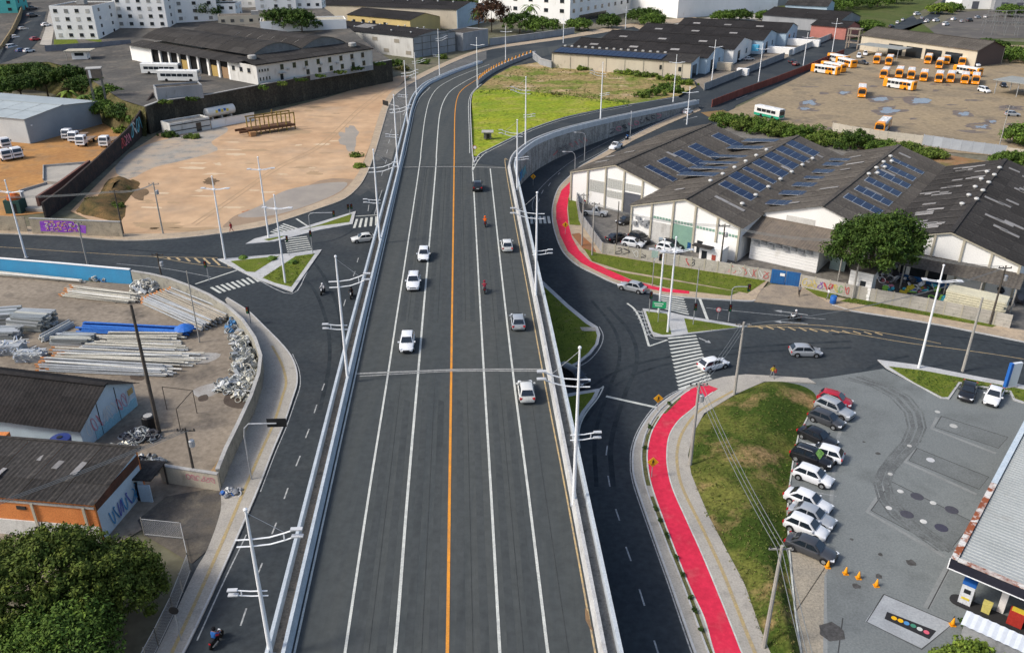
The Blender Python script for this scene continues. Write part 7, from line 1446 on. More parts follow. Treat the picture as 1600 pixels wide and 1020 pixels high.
B_ = G(143, 784, 4.5); br = building('brick_shed', 'lean-to shed with orange brick front and dark patched roof', (B_.x - 33.9 * math.cos(R(-7.2)), B_.y - 33.9 * math.sin(R(-7.2)), 0), R(-7.2), 34, 7.6, 4.3, 4.9, 'shed', roof_dk, wall_br, 3, 9, .25, cat='shed', per=.45, rside=wall_bl, pale=.06)
bx('lower_wall', wall_wd, br, (17, -.08, .8), (34, .12, 1.9)); bx('band', concrete, br, (17, -.06, 3.85), (34, .1, .22)); bx('rust_band', M('rust_band', (.13, .06, .04), (.08, .045, .035), .7), br, (34.03, 3.8, 3.9), (.08, 7.2, 1.0)); bx('window', win_dk, br, (26.8, -.06, 3.2), (.9, .1, .35))
for k in range(7): bx('pilaster', trim_b, br, (3 + k * 5, -.16, 1.9), (.25, .1, 3.9)) if k != 4 else None
graffiti(br, (34, 1.5, 0), (34, 6.5, 0), .4, 2.2, [GRF['blue'], M('spray_indigo', (.1, .12, .4))], 7, .08, .13); 
for k in range(8): piece('roof_patch', slme, None, br, (14 + k * 2.3, random.uniform(1.2, 6.6), 4.8), (R(4.5), 0, R(90)), (random.uniform(.3, .6), random.uniform(.4, .9), 1))
t = thing('water_tank', 'round dark blue water tank between the two shed roofs', 'tank', G(97, 697, 2.6), 0); MB().lathe([(.75, -1.4), (.75, 0), (.95, .1), (1.05, .9), (1.0, 1.0), (.3, 1.1)], 16).build('shell', M('tank_navy', (.02, .035, .16), rough=.45), t); MB().lathe([(.3, 1.1), (.28, 1.18)], 10).build('lid', sig_b, t); bx('stand', conc_dk, t, (0, 0, -2), (1.6, 1.6, 1.3))
t = thing('brick_pier', 'red brick chimney stump at the left edge', 'chimney', G(8, 708, 1.5)); 
for k in range(9): bx('brick_course', wall_br, t, (0, 0, -1.3 + .42 * k), (1.5 - .04 * (k % 2), 1.2, .4))
p, rz, L = frame_from((255, 752), (345, 766)); t = thing('front_wall', 'low cream wall with pink lettering closing the yard', 'wall', p, rz); bx('wall', wall_cr, t, (L / 2, 0, 1.0), (L, .3, 2.0)); bx('coping', concrete, t, (L / 2, 0, 2.05), (L, .4, .1)); graffiti(t, (L * .45, 0, 0), (L * .95, 0, 0), .9, 1.6, [GRF['pink']], 6, .17, .07)
t = thing('dark_platform', 'dark open lean-to beside the brick shed', 'lean-to', G(228, 768), R(-5)); bx('roof', roof_dk, t, (0, 0, 2.6), (3.6, 3.2, .15)); bx('wall', wall_bl, t, (.9, -1.5, 1.0), (1.2, .15, 2)); bx('opening', sig_b, t, (-.6, -1.4, 1.1), (1.6, .1, 2.2)); MB().tube([(1.6, 1.4, 0), (1.6, 1.4, 2.6)], .1, 6).build('post', wood_dk, t)
heap(362, 770, 26, .5, cols_[:2] + galvs[2:] + [sblue], 'rubbish heap at the corner of the pavement', (1.0, .8), .5)
# ---- wire mesh fence by the big tree
fp = [G(a, b, .14) for a, b in [(226, 836), (287, 842), (298, 892), (272, 960), (248, 1010), (214, 1075)]]; t = thing('wire_fence', 'grey wire mesh fence enclosing the plot under the big tree', 'fence', fp[0]); wire = M('fence_wire', (.42, .43, .43), rough=.5, fine=0)
fh = 1.9
for a, b in zip(fp, fp[1:]):
    L = (b - a).length; n = max(1, round(L / 2.6))
    for k in range(n + 1): q = a.lerp(b, k / n); MB().tube([q, q + Vector((0, 0, fh + .15))], .05, 6).build('post', conc_pole, t, fp[0])
    for z in (.15, fh): MB().tube([a + Vector((0, 0, z)), b + Vector((0, 0, z))], .025, 5).build('rail', wire, t, fp[0])
    mbw = MB(); m_ = int(L / .16); d = (b - a).normalized()
    for k in range(-int(fh / .16), m_):
        for s in (0, 1):
            x0, x1 = k * .16, k * .16 + fh; z0, z1 = (0, fh) if s == 0 else (fh, 0)
            def cl(x): return max(0, min(L, x))
            xa, xb = cl(x0), cl(x1)
            if xb - xa < .05: continue
            za = z0 + (z1 - z0) * (xa - x0) / fh; zb = z0 + (z1 - z0) * (xb - x0) / fh
            mbw.tube([a + d * xa + Vector((0, 0, za)), a + d * xb + Vector((0, 0, zb))], .007, 3, False)
    mbw.build('wire_mesh', wire, t, fp[0], fix=False)
# ================================================================== centre top: block building, halls, white offices
p, rz, L = frame_from((647, 91), (712, 80)); nb = building('factory', 'long white factory with a grey block gable end beside the far bend', p, rz, L, 84, 8.0, 9.6, 'y', roof_bk, wall_wd, 2, 10, .3, cat='factory', per=1.4, pale=.06)
for o in list(nb.children):
    if o.name.startswith('front_wall'): setmat(o, wall_gy)
for z in (2.7, 5.4, 8.0): bx('band', conc_dk, nb, (L / 2, -.05, z), (L, .15, .18))
for k in range(6): bx('pilaster', conc_dk, nb, (L * k / 5, -.04, 4), (.25, .12, 8))
openings(nb, 'left', [(3 + 6.5 * k, 1.2 + 4.2 * (k % 2), 3, 1.3, M('old_louvre', (.3, .27, .22))) for k in range(6)] + [(62, 3.5, 4, 2, M('red_panel', (.45, .06, .03)))] + [(66 + 5 * k, 5.8, 1.4, 1) for k in range(3)], L, 84)
for k in range(16): piece('roof_vent', vent_me, None, nb, (5 + (k % 3) * 8, 6 + k * 3.8, 8.9 + (.7 if k % 3 == 1 else 0)))
p, rz, L = frame_from((724, 80), (763, 72)); building('block_house', 'plain grey block building behind the bend', p, rz, L, 12, 7, None, roofm=roof_gy, wallm=wall_gy)
p = G(555, 40); building('yellow_house', 'yellow walled building under a dark roof at the top', (p.x - 2, p.y - 10, 0), R(-38), 46, 22, 6.5, 9, 'x', roof_bk, wall_ye, 2, 8, .4, per=1.4); yh = bpy.data.objects['yellow_house']
openings(yh, 'front', [(5, 2.4, 2, 2), (12, 2.4, 2.4, 2.4), (20, 2.4, 2.4, 2.4), (28, 2.4, 2, 2)], 46, 22)
p, rz, L = frame_from((715, 46), (752, 36)); fb = building('factory', 'dark roofed factory with a pale blue end wall at the top', p, rz, L + 4, 90, 9.5, 12, 'y', roof_bk, wall_cr, 2, 8, .4, cat='factory', per=1.6)
for o in list(fb.children):
    if o.name.startswith('front_wall'): setmat(o, wall_bl)
for k in range(9): piece('roof_vent', vent_me, None, fb, (L * .5 - 3, 8 + k * 9, 11.8), scale=(1.2,) * 3)
t = thing('water_tower', 'slim white water tower rising behind the factory roofs', 'water tower', G(539, 24)); MB().lathe([(2, 0), (1.7, 1), (1.4, 9), (1.9, 10), (2.6, 11), (2.6, 14), (1.2, 15)], 14).build('shaft', wall_w, t); bx('base', wall_w, t, (0, 0, 1.5), (7, 6, 3.4))
# white office building and its neighbour
def office(px, py, rz, W, D, h, label, rowsz, nf, ns):
    p = G(px, py); b = building('office_building', label, (p.x, p.y, 0), rz, W, D, h, None, roofm=roof_gy, wallm=wall_w, group='white office halls')
    for z in rowsz:
        openings(b, 'front', [(W * (k + .5) / nf, z, 2.6, 1.9) for k in range(nf)], W, D); openings(b, 'left', [(D * (k + .5) / ns, z, 2.6, 1.9) for k in range(ns)], W, D)
    return b
ob = office(890, 38, R(58), 96, 60, 16, 'large white building with square windows at the top centre', (5.5, 10.5), 11, 6); openings(ob, 'front', [(28, 0, 34, 3.6)], 96, 60, name='loading_opening', frame=False)
office(1058, 29, R(30), 80, 52, 15, 'white hall with open ground floor right of the large white building', (10,), 8, 6); 
for px, py, W, D, h, m, lab in [(1150, 12, 40, 30, 6, wall_gy, 'grey low shed along the top edge'), (780, 12, 20, 20, 10, wall_w, 'narrow white block left of the large white building'), (1106, 22, 18, 12, 5, wall_w, 'small white shed with tents before the white hall')]:
    g = G(px, py); building('shed', lab, (g.x, g.y, 0), R(20), W, D, h, None, roofm=roof_gy, wallm=m, cat='shed')
# walls along the top road
vwall([Vector((q.x, q.y, 2.8)) for q in [G(*e) for e in [(765, 71), (800, 67), (850, 60), (897, 53)]]], 0, 'long grey wall along the outer side of the top road', wall_gy, 'road_wall')
vwall([Vector((q.x, q.y, 2.4)) for q in [G(*e) for e in [(833, 92), (845, 102), (862, 107)]]], 0, 'short grey wall at the corner of the dry field', wall_gy, 'field_wall')
sheet('pavement', [(880, 61), (940, 52), (990, 42), (1000, 47), (1090, 30), (1086, 26), (985, 37), (930, 47), (878, 57)], .1, paving_tan)
# far ground tints
sheet('far_grass', [(1312, 60), (1350, 64), (1395, 41), (1440, 17), (1475, -6), (1250, -6), (1215, 12), (1300, 36)], .02, M('far_green', (.07, .10, .025), (.1, .11, .04), .05, .95, (.05, .07, .02), .12, fine=.25, fsc=1)); sheet('far_grass', [(1520, 62), (1600, 66), (1800, 70), (1800, 150), (1600, 110), (1535, 100)], .01, MATS['far_green']); sheet('far_grass', [(1405, 48), (1440, 36), (1460, 52), (1415, 58)], .03, MATS['far_green'])
sheet('far_road', [(1365, 62), (1400, 44), (1450, 24), (1480, -6), (1492, -6), (1468, 26), (1420, 48), (1385, 66)], .03, asph)
sheet('far_yard', [(985, 52), (1090, 30), (1130, 25), (1180, 18), (1200, 30), (1100, 62), (1010, 60)], .012, paving)

# wide parapet under the orange barrier row
bpz = [p + Vector((0, 0, 1.5)) for p in cr([GD(*q) for q in [(746, 132), (758, 122), (772, 113), (790, 104), (812, 95), (836, 86)]], 4)]
vwall(bpz, 0, 'grey parapet wall under the orange barrier row', wall_gy, 'parapet_wall', th=.9, cap=0)
p = GT(408, 52); building('shed', 'flat beige roof behind the depot vaults', (p.x, p.y, p.z), R(14), 34, 14, 4, None, roofm=trim_b, wallm=wall_w, cat='shed')
# ================================================================== vegetation
def leafm(name, c, c2, isl=.45): return M(name, c, c2, .5, .75, tuple(x * y for x, y in zip(c2, (1.5, 1.35, 1.2))), 1.1, fine=0, island=isl, spec=.15, lo3=.52, hi3=.72)
LF = dict(mango=leafm('leaf_mango', (.050, .078, .014), (.085, .11, .018)), dark=leafm('leaf_dark', (.030, .062, .012), (.05, .085, .014)), mid=leafm('leaf_mid', (.055, .10, .018), (.085, .14, .022)), light=leafm('leaf_light', (.095, .15, .02), (.14, .19, .03)), scrub=leafm('leaf_scrub', (.07, .115, .018), (.11, .15, .03)), red=leafm('leaf_red', (.085, .035, .025), (.06, .04, .02)), dry=leafm('leaf_dry', (.15, .13, .045), (.1, .11, .035)))
bark = M('bark', (.10, .08, .06), (.07, .055, .042), 2, .95, fine=.2)
rng = np.random.default_rng(5)
def leaves(centers, radii, per, size, mat, name, parent, droop=.2, zmin=None):
    """leaf quads spread through clumps; every leaf is its own little folded face"""
    C = np.repeat(np.asarray(centers), per, 0); Rr = np.repeat(np.asarray(radii), per, 0); n = len(C)
    d = rng.normal(size=(n, 3)); d /= np.linalg.norm(d, axis=1)[:, None]; r = rng.random(n) ** .45
    P = C + d * (r * Rr)[:, None] * np.array([1, 1, .8])
    nrm = d + rng.normal(size=(n, 3)) * .55 + np.array([0, 0, .35]); nrm /= np.linalg.norm(nrm, axis=1)[:, None]
    a = np.cross(nrm, rng.normal(size=(n, 3))); a /= np.linalg.norm(a, axis=1)[:, None]; b = np.cross(nrm, a)
    s = size * rng.uniform(.6, 1.3, n)[:, None]
    v = np.stack([P - a * s * .5, P + b * s * .28 - nrm * s * .05, P + a * s * .62 - np.array([0, 0, 1]) * s * droop, P - b * s * .28 - nrm * s * .05], 1).reshape(-1, 3)
    me = bpy.data.meshes.new(name); me.vertices.add(len(v)); me.vertices.foreach_set('co', v.ravel()); me.loops.add(n * 4); me.loops.foreach_set('vertex_index', np.arange(n * 4)); me.polygons.add(n); me.polygons.foreach_set('loop_start', np.arange(n) * 4); me.polygons.foreach_set('loop_total', np.full(n, 4)); me.update(); me.validate()
    me.materials.append(mat); o = bpy.data.objects.new(name, me); COL.objects.link(o); o.parent = parent; return o
def crown_pts(n, rx, ry, rz_, cz, lumps=9, shell=.62):
    L_ = rng.normal(size=(lumps, 3)); L_ /= np.linalg.norm(L_, axis=1)[:, None]; L_[:, 2] = np.abs(L_[:, 2]) * .9 - .15
    d = rng.normal(size=(n, 3)); d /= np.linalg.norm(d, axis=1)[:, None]; d[:, 2] = np.where(d[:, 2] < -.25, -d[:, 2], d[:, 2])
    bump = np.max(d @ L_.T, 1); rad = (.72 + .33 * np.clip((bump - .55) / .45, 0, 1)) * (shell + (1 - shell) * rng.random(n))
    return d * rad[:, None] * np.array([rx, ry, rz_]) + np.array([0, 0, cz])
def tree(pos, label, h, rx, rz_, mat, nclump=160, per=40, leaf=.38, clump=.75, ry=None, group=None, trunk=.3, name='tree', cat='tree', leafmat2=None):
    t = thing(name, label, cat, pos, 0, group); cz = h - rz_; ry = ry or rx
    MB().tube([(0, 0, -.3), (.1, .05, cz * .45), (-.1, .1, cz * .8), (0, 0, cz + rz_ * .3)], [trunk, trunk * .8, trunk * .6, trunk * .25], 8).build('trunk', bark, t)
    for k in range(6):
        a = k * 1.05 + random.random(); e = (rx * .6 * math.cos(a), ry * .6 * math.sin(a), cz + rz_ * random.uniform(-.1, .4)); MB().tube([(-.05, .05, cz * .6), (e[0] * .5, e[1] * .5, cz * .85), e], [trunk * .5, trunk * .32, trunk * .12], 6).build('limb', bark, t)
    P = crown_pts(nclump, rx, ry, rz_, cz); leaves(P, rng.uniform(.6, 1.25, len(P)) * clump, per, leaf, LF[mat], 'crown', t)
    return t
def bush(pos, label, rx, ry, h, mat, n=26, per=40, leaf=.4, clump=.6, group=None, name='bush', cat='bush'):
    t = thing(name, label, cat, pos, 0, group); P = crown_pts(n, rx, ry, h * .75, h * .25, 6, .3); P[:, 2] = np.maximum(P[:, 2], .2)
    leaves(P, rng.uniform(.6, 1.2, n) * clump, per, leaf, LF[mat], 'foliage', t); MB().tube([(0, 0, -.1), (.1, 0, h * .5)], [.08, .03], 5).build('stem', bark, t); return t
def palm(pos, label, h, group=None, fr=14, L=3.2, mat='mid'):
    t = thing('palm_tree', label, 'palm', pos, 0, group); MB().tube([(0, 0, -.3), (.15, 0, h * .5), (0, .1, h)], [.28, .2, .15], 8).build('trunk', bark, t)
    for k in range(fr):
        a = k * 2.4; up = random.uniform(-.2, .9); mb = MB(); pts = [Vector((math.cos(a) * L * s, math.sin(a) * L * s, h + L * (up * s - .9 * s * s))) for s in np.linspace(0, 1, 7)]; side = Vector((-math.sin(a), math.cos(a), 0)); vs = []
        for i, q in enumerate(pts): w_ = .45 * math.sin(math.pi * (.12 + .83 * i / 6)); vs += [q - side * w_ + Vector((0, 0, -.25 * w_)), q, q + side * w_ + Vector((0, 0, -.25 * w_))]
        mb.add(vs, [f for i in range(6) for f in ((3 * i, 3 * i + 1, 3 * i + 4, 3 * i + 3), (3 * i + 1, 3 * i + 2, 3 * i + 5, 3 * i + 4))]); mb.build('frond', LF[mat], t, fix=False)
    return t
def gp3(px, py, z=0): g = G(px, py, z); return (g.x, g.y, z)
# the big tree in the lower left corner (several merged crowns of one tree)
tree(gp3(85, 985, .05), 'large dense mango tree filling the lower left corner', 9.4, 6.9, 5.4, 'mango', 560, 105, .27, .8, 6.2, trunk=.5)
tree(gp3(185, 965, .05), 'round mango tree beside the wire fence', 7.0, 4.2, 4.3, 'mango', 330, 95, .26, .75, 4.4, trunk=.3)
tree(gp3(105, 1070, .05), 'brighter green tree at the bottom left edge', 7.2, 5.4, 4.4, 'mid', 330, 90, .26, .8, 4.6, trunk=.35)
tree(gp3(1352, 462, .05), 'broad dark green tree in front of the third warehouse', 14.0, 7.6, 6.4, 'dark', 300, 110, .4, 1.15, 6.0, trunk=.45)
tree(gp3(1500, 1078, .05), 'bright green tree at the bottom edge by the lean-to', 4.3, 3.2, 2.4, 'light', 170, 70, .3, .65, 2.8, trunk=.25)
bush(gp3(1508, 985, .05), 'small dark bush at the corner of the lean-to', .6, .6, 1.4, 'dark', 10, 40, .25, .35)
# hedge between the warehouses and the bus yard
HB = 'scrub between the warehouses and the bus yard'
labs = ['low scrub at the brick pillar end of the hedge', 'scrub hedge behind the first warehouse roof', 'scrub hedge clump left of the white bus', 'thick scrub behind the first solar rows', 'scrub hedge behind the valley of the first two roofs', 'tall scrub behind the second roof ridge', 'scrub beside the start of the pale yard wall', 'bushy tree in front of the pale yard wall', 'lower scrub in front of the pale yard wall', 'scrub below the grey corrugated fence', 'last low scrub before the fourth roof', 'scrub at the foot of the pole by the cream wall']
for (px, py, rx, h, m), lab in zip([(1128, 190, 3.5, 2.8, 'scrub'), (1147, 197, 6.5, 3.8, 'mid'), (1172, 203, 7, 4.2, 'scrub'), (1198, 208, 7, 4.4, 'mid'), (1225, 213, 7, 4.4, 'scrub'), (1254, 219, 7, 4.6, 'mid'), (1290, 226, 7.5, 4.0, 'scrub'), (1338, 232, 6, 5.6, 'dark'), (1374, 236, 6, 3.4, 'mid'), (1412, 239, 6, 2.8, 'scrub'), (1455, 246, 5, 2.2, 'scrub'), (1580, 254, 5.5, 3.0, 'mid')], labs): bush(gp3(px, py), lab, rx, rx * .6, h, m, 95, 60, .45, .95, HB)
# field edges
FB = 'weeds along the dry field'
for (px, py, rx, h, m), lab in zip([(885, 106, 4, 2, 'light'), (912, 110, 4, 1.6, 'light'), (980, 116, 5, 2, 'light'), (1010, 120, 5, 1.8, 'scrub'), (1045, 126, 5, 2.2, 'light'), (1070, 133, 5, 2.4, 'light'), (1040, 141, 5, 2.8, 'mid'), (1022, 150, 4, 3.2, 'mid'), (1005, 153, 3.5, 2.4, 'scrub'), (1056, 146, 3.5, 2.6, 'mid'), (870, 104, 2.5, 1.4, 'scrub')], ['bright weeds at the left end of the cream store', 'bright weeds below the left half of the cream store', 'bright weeds below the middle of the cream store', 'weeds below the cream store windows', 'bright weeds near the corner of the cream store', 'tall bright weeds at the field corner', 'green bush inside the field corner', 'dark bush by the slip road end', 'weeds by the slip road, left of the dark bush', 'bush by the slip road fence', 'low weeds at the short grey wall']):
    g = GD(px, py); bush((g.x, g.y, zdeck(g.y)), lab, rx, rx * .6, h, m, 40, 45, .5, .8, FB)
g = GD(870, 150); bush((g.x, g.y, zdeck(g.y)), 'sparse weeds where lawn meets dry field', 2.2, 1, 1.2, 'dry', 10, 30, .4, .6, FB)
# left terrace slope and apartment surroundings
TG2 = 'trees on the slope below the terrace'
for px, py, h, rx, m, lab in [(75, 150, 9, 6, 'dark', 'dark tree beside the pale metal roof'), (110, 150, 10, 6.5, 'dark', 'tallest dark tree on the slope'), (35, 158, 8, 6, 'dark', 'dark tree behind the pale metal shed'), (5, 160, 8, 6, 'mid', 'tree behind the shed at the left edge'), (175, 176, 8, 5, 'mid', 'green tree beside the brown water tank'), (190, 190, 5, 4, 'scrub', 'light green tree below the terrace wall house'), (165, 190, 6, 4, 'mid', 'low tree beside the shed corner'), (205, 196, 6, 5, 'dark', 'dark tree at the corner of the retaining wall'), (140, 158, 8, 6, 'dark', 'dark tree right of the tallest one'), (55, 140, 9, 7, 'dark', 'dark tree below the top left street'), (222, 200, 4, 3.5, 'mid', 'low green tree at the top end of the black wall'), (20, 140, 8, 7, 'mid', 'green tree below the white van street')]:
    tree(gp3(px, py, .5), lab, h, rx, h * .42, m, 120, 50, .6, 1.3, group=TG2)
palm(gp3(112, 168, 1), 'banana palm in front of the dark trees', 4.5, TG2, 16, 3.6, 'light'); palm(gp3(135, 172, 1), 'second banana palm near the brown water tank', 4.0, TG2, 16, 3.4, 'mid')
for px, py, rx, h, m, lab in [(205, 203, 3.5, 2.2, 'scrub', 'bright scrub behind the black wall'), (190, 208, 3, 2, 'light', 'yellow-green scrub behind the teal tank'), (262, 214, 3, 1.6, 'dark', 'dark weeds at the corner of the white store'), (300, 216, 2.5, 1.0, 'scrub', 'weeds along the white store'), (425, 138, 0, 0, '', ''), (150, 317, 3, 1.2, 'dry', 'dry scrub on the earth heap'), (182, 300, 3, 1.2, 'dry', 'dry scrub at the top of the earth heap'), (178, 325, 2.5, 1.0, 'scrub', 'scrub at the foot of the earth heap')]:
    if rx: bush(gp3(px, py), lab, rx, rx * .7, h, m, 36, 40, .45, .7, 'scrub around the sandy lot')
for i, (px, py) in enumerate([(258, 163), (300, 158), (410, 140), (440, 134), (470, 128), (500, 122), (530, 116), (560, 110), (590, 103)]):
    g = GT(px, py); bush((g.x, g.y + .6, g.z), ['weeds on the wall top at the carport', 'weeds on the wall top left of the depot', 'weeds on the wall top at the depot corner', 'weeds on the wall top below the depot door', 'weeds on the wall top below the first depot windows', 'weeds on the wall top below the middle depot windows', 'weeds on the wall top below the right depot windows', 'weeds on the wall top near the far depot corner', 'weeds on the wall top past the depot'][i], 2.8, 1, 1.3, ['scrub', 'dark', 'mid'][i % 3], 18, 40, .4, .6, 'weeds on the retaining wall')
SG = 'bushes between the factory and the far bend'
for px, py, rx, h, m, lab in [(598, 108, 5, 3, 'scrub', 'bushes beside the depot end'), (618, 103, 5, 3, 'mid', 'bushes below the factory wall'), (662, 100, 3, 2.4, 'mid', 'bush at the factory gable foot'), (690, 92, 3, 2, 'scrub', 'bush beside the factory gable'), (632, 110, 4, 2, 'dry', 'dry weeds at the end of the sandy lot'), (556, 245 + 0, 1.6, .9, 'scrub', 'weeds at the pavement edge of the sandy lot'), (562, 262, 1.5, .8, 'light', 'weeds at the pavement edge, lower')]: bush(gp3(px, py), lab, rx, rx * .6, h, m, 40, 40, .5, .8, SG)
# top trees
TT = 'trees along the top of the picture'
for px, py, h, rx, lab in [(440, 46, 9, 8, 'dark tree between the long low house and the factory'), (472, 50, 9, 8, 'dark tree above the beige flat roof'), (325, 30, 8, 7, 'tree between the white blocks and the long low house')]: tree(gT(px, py), lab, h, rx, h * .56, 'dark', 110, 40, .8, 1.6, group=TT)
for px, py, h, rx, m, lab in [(478, 26, 14, 11, 'dark', 'dark tree right of the tall white house'), (455, 30, 11, 8, 'mid', 'tree left of the slim water tower'), (500, 34, 11, 8, 'dark', 'tree in front of the pale house'), (768, 50, 17, 11, 'red', 'reddish brown tree beside the pale blue end wall'), (812, 52, 11, 11, 'dark', 'dark bushes under the palm'), (848, 54, 9, 10, 'mid', 'bushes left of the large white building'), (905, 48, 6, 8, 'mid', 'bushes below the large white building'), (950, 44, 7, 7, 'dark', 'bushes right of the large white building'), (1005, 38, 9, 11, 'dark', 'dark trees between the white halls'), (1020, 42, 7, 8, 'mid', 'green trees before the second white hall'), (700, 16, 9, 12, 'dark', 'trees behind the factory roofs'), (740, 14, 10, 12, 'mid', 'trees behind the factory roofs near the top'), (660, 10, 10, 12, 'dark', 'trees at the top behind the yellow building'), (590, 16, 9, 10, 'dark', 'trees above the yellow building'), (1130, 32, 5, 7, 'mid', 'bush in front of the third dark hall'), (1155, 32, 6, 7, 'dark', 'tree in front of the fourth dark hall'), (1195, 32, 5, 6, 'mid', 'bush among the dark halls'), (1300, 18, 7, 14, 'mid', 'trees on the green slope at the top right'), (1335, 14, 8, 14, 'dark', 'trees at the top right of the green slope'), (1370, 12, 8, 14, 'mid', 'trees beside the far road'), (1265, 14, 7, 12, 'mid', 'trees at the left of the green slope'), (1400, 6, 8, 12, 'dark', 'trees at the head of the far road'), (1465, 22, 6, 8, 'light', 'light green trees beside the far queue'), (1485, 18, 5, 8, 'mid', 'trees behind the parked vans'), (1358, 48, 5, 7, 'mid', 'round tree beside the far road lamp'), (1575, 26, 7, 9, 'mid', 'green tree before the top right hall'), (1560, 88, 4, 10, 'scrub', 'scrub to the right of the bus shed'), (1590, 96, 5, 10, 'mid', 'scrub at the right edge behind the carport'), (1545, 78, 4, 8, 'dark', 'dark bush at the shed end'), (1598, 225, 5, 5, 'mid', 'green bush at the right edge of the bus yard')]:
    tree(gp3(px, py), lab, h, rx, h * .56, m, 120, 40, .9, 1.7, group=TT)
palm(gp3(828, 46), 'tall palm in front of the large white building', 11, TT, 18, 6, 'mid'); palm(gp3(748, 50), 'palm beside the reddish brown tree', 10, TT, 18, 6, 'dark')
# young plants on the islands, shrubs in the planting strip
for i, (px, py) in enumerate([(425, 405), (457, 411), (380, 403)]): palm(gp3(px, py, .17), ['small palm on the left island by the path', 'young plant on the left island beside the mast', 'small palm at the tip of the left island'][i], .5, 'young island plants', 9, .9, 'mid')
for i, (px, py) in enumerate([(1024, 795), (1031, 815), (1041, 838), (1056, 872), (1066, 900), (1078, 935), (1086, 955), (1095, 985), (1007, 700), (1015, 668), (1046, 632)]):
    bush(gp3(px, py, .17), 'small shrub in the strip between kerb and red cycle track', .22, .4, .4, 'dark', 8, 22, .13, .18, 'shrubs beside the cycle track')

# grass tufts that nobody could count: ragged edge of lawn and field, mound, islands
from mathutils.bvhtree import BVHTree
def tufts(pix, n, mat, size, per, zf, clump=.2, jitter=0):
    P = [np.array(p, float) for p in pix]; C = []
    def inside(x, y):
        c = False
        for (x0, y0), (x1, y1) in zip(pix, pix[1:] + pix[:1]):
            if (y0 > y) != (y1 > y) and x < (x1 - x0) * (y - y0) / (y1 - y0) + x0: c = not c
        return c
    xs = [p[0] for p in pix]; ys = [p[1] for p in pix]
    while len(C) < n:
        x, y = random.uniform(min(xs), max(xs)), random.uniform(min(ys), max(ys))
        if inside(x, y): C.append(zf(x, y))
    o = leaves(np.array(C), rng.uniform(.5, 1.2, n) * clump, per, size, LF[mat], 'grass_tuft', None, -.3); o['kind'] = 'stuff'; o['label'] = 'loose grass tufts'; return o
gd = lambda x, y: tuple(GD(x, y, .2))
tufts([(742, 143), (800, 136), (880, 144), (985, 158), (985, 166), (880, 154), (800, 146), (742, 149)], 420, 'light', .35, 7, gd, .35)
tufts([(738, 241), (738, 150), (760, 146), (880, 156), (960, 166), (880, 181), (790, 217), (750, 238)], 260, 'light', .2, 5, gd, .25)
tufts([(760, 130), (810, 105), (860, 106), (1078, 132), (1055, 148), (980, 158), (860, 146)], 110, 'scrub', .4, 9, gd, .5)
tufts([(760, 130), (810, 105), (860, 106), (1078, 132), (1055, 148), (980, 158), (860, 146)], 220, 'dry', .4, 8, gd, .45)
mo = bpy.data.objects['grass_mound']; bv = BVHTree.FromPolygons([v.co for v in mo.data.vertices], [p.vertices for p in mo.data.polygons])
def mz(x, y):
    g = G(x, y, .6); h = bv.ray_cast(Vector((g.x, g.y, 20)), Vector((0, 0, -1)))[0]; return tuple(h + Vector((0, 0, .05))) if h else (g.x, g.y, .12)
MP = [(1200, 1015), (1163, 910), (1107, 805), (1082, 742), (1078, 712), (1104, 649), (1195, 600), (1264, 612), (1258, 648), (1240, 700), (1230, 762), (1226, 850), (1238, 965), (1248, 1030)]
tufts(MP, 450, 'scrub', .14, 8, mz, .26); tufts(MP, 550, 'dry', .14, 7, mz, .24)
for k, pg in enumerate(([(828, 445), (845, 446), (885, 482), (928, 514), (930, 537), (900, 564), (840, 580)], [(912, 390), (1000, 408), (1195, 438), (1168, 456), (1040, 433), (925, 407)], [(1392, 573), (1440, 579), (1600, 609), (1600, 625), (1498, 596), (1481, 618), (1430, 597)], [(410, 432), (462, 402), (490, 397), (455, 446)], [(1312, 470), (1420, 487), (1550, 509), (1420, 483), (1330, 466)])):
    tufts(pg, 260, ['mid', 'scrub'][k % 2], .14, 7, lambda x, y: tuple(G(x, y, .2)), .2)
# ================================================================== people and motorcycles
skin_m = M('skin', (.22, .11, .065), rough=.6, fine=0); hair_m = M('hair', (.015, .012, .01), rough=.7, fine=0)
def cloth(n, c): return M('cloth_' + n, c, rough=.85, fine=.1, fsc=9)
CL = dict(orange=cloth('orange', (.75, .12, .01)), red=cloth('red', (.4, .03, .04)), white=cloth('white', (.65, .65, .66)), black=cloth('black', (.015, .015, .018)), blue=cloth('blue', (.03, .12, .35)), yellow=cloth('yellow', (.6, .42, .04)), grey=cloth('grey', (.2, .2, .21)), jeans=cloth('jeans', (.05, .065, .11)), dkred=cloth('dkred', (.25, .03, .05)))
def skinned(J, E, rad, subs=1):
    me = bpy.data.meshes.new('body'); names = list(J); idx = {n: i for i, n in enumerate(names)}
    me.from_pydata([J[n] for n in names], [(idx[a], idx[b]) for a, b in E], [])
    o = bpy.data.objects.new('body', me); COL.objects.link(o)
    md = o.modifiers.new('skin', 'SKIN'); md.use_smooth_shade = True
    for n, v in zip(names, me.skin_vertices[0].data):
        r = rad[n]; v.radius = (r, r) if not isinstance(r, tuple) else r; v.use_root = (n == 'pelvis')
    s = o.modifiers.new('sub', 'SUBSURF'); s.levels = s.render_levels = subs
    bpy.context.view_layer.update()
    m2 = bpy.data.meshes.new_from_object(o.evaluated_get(bpy.context.evaluated_depsgraph_get())); bpy.data.objects.remove(o); return m2
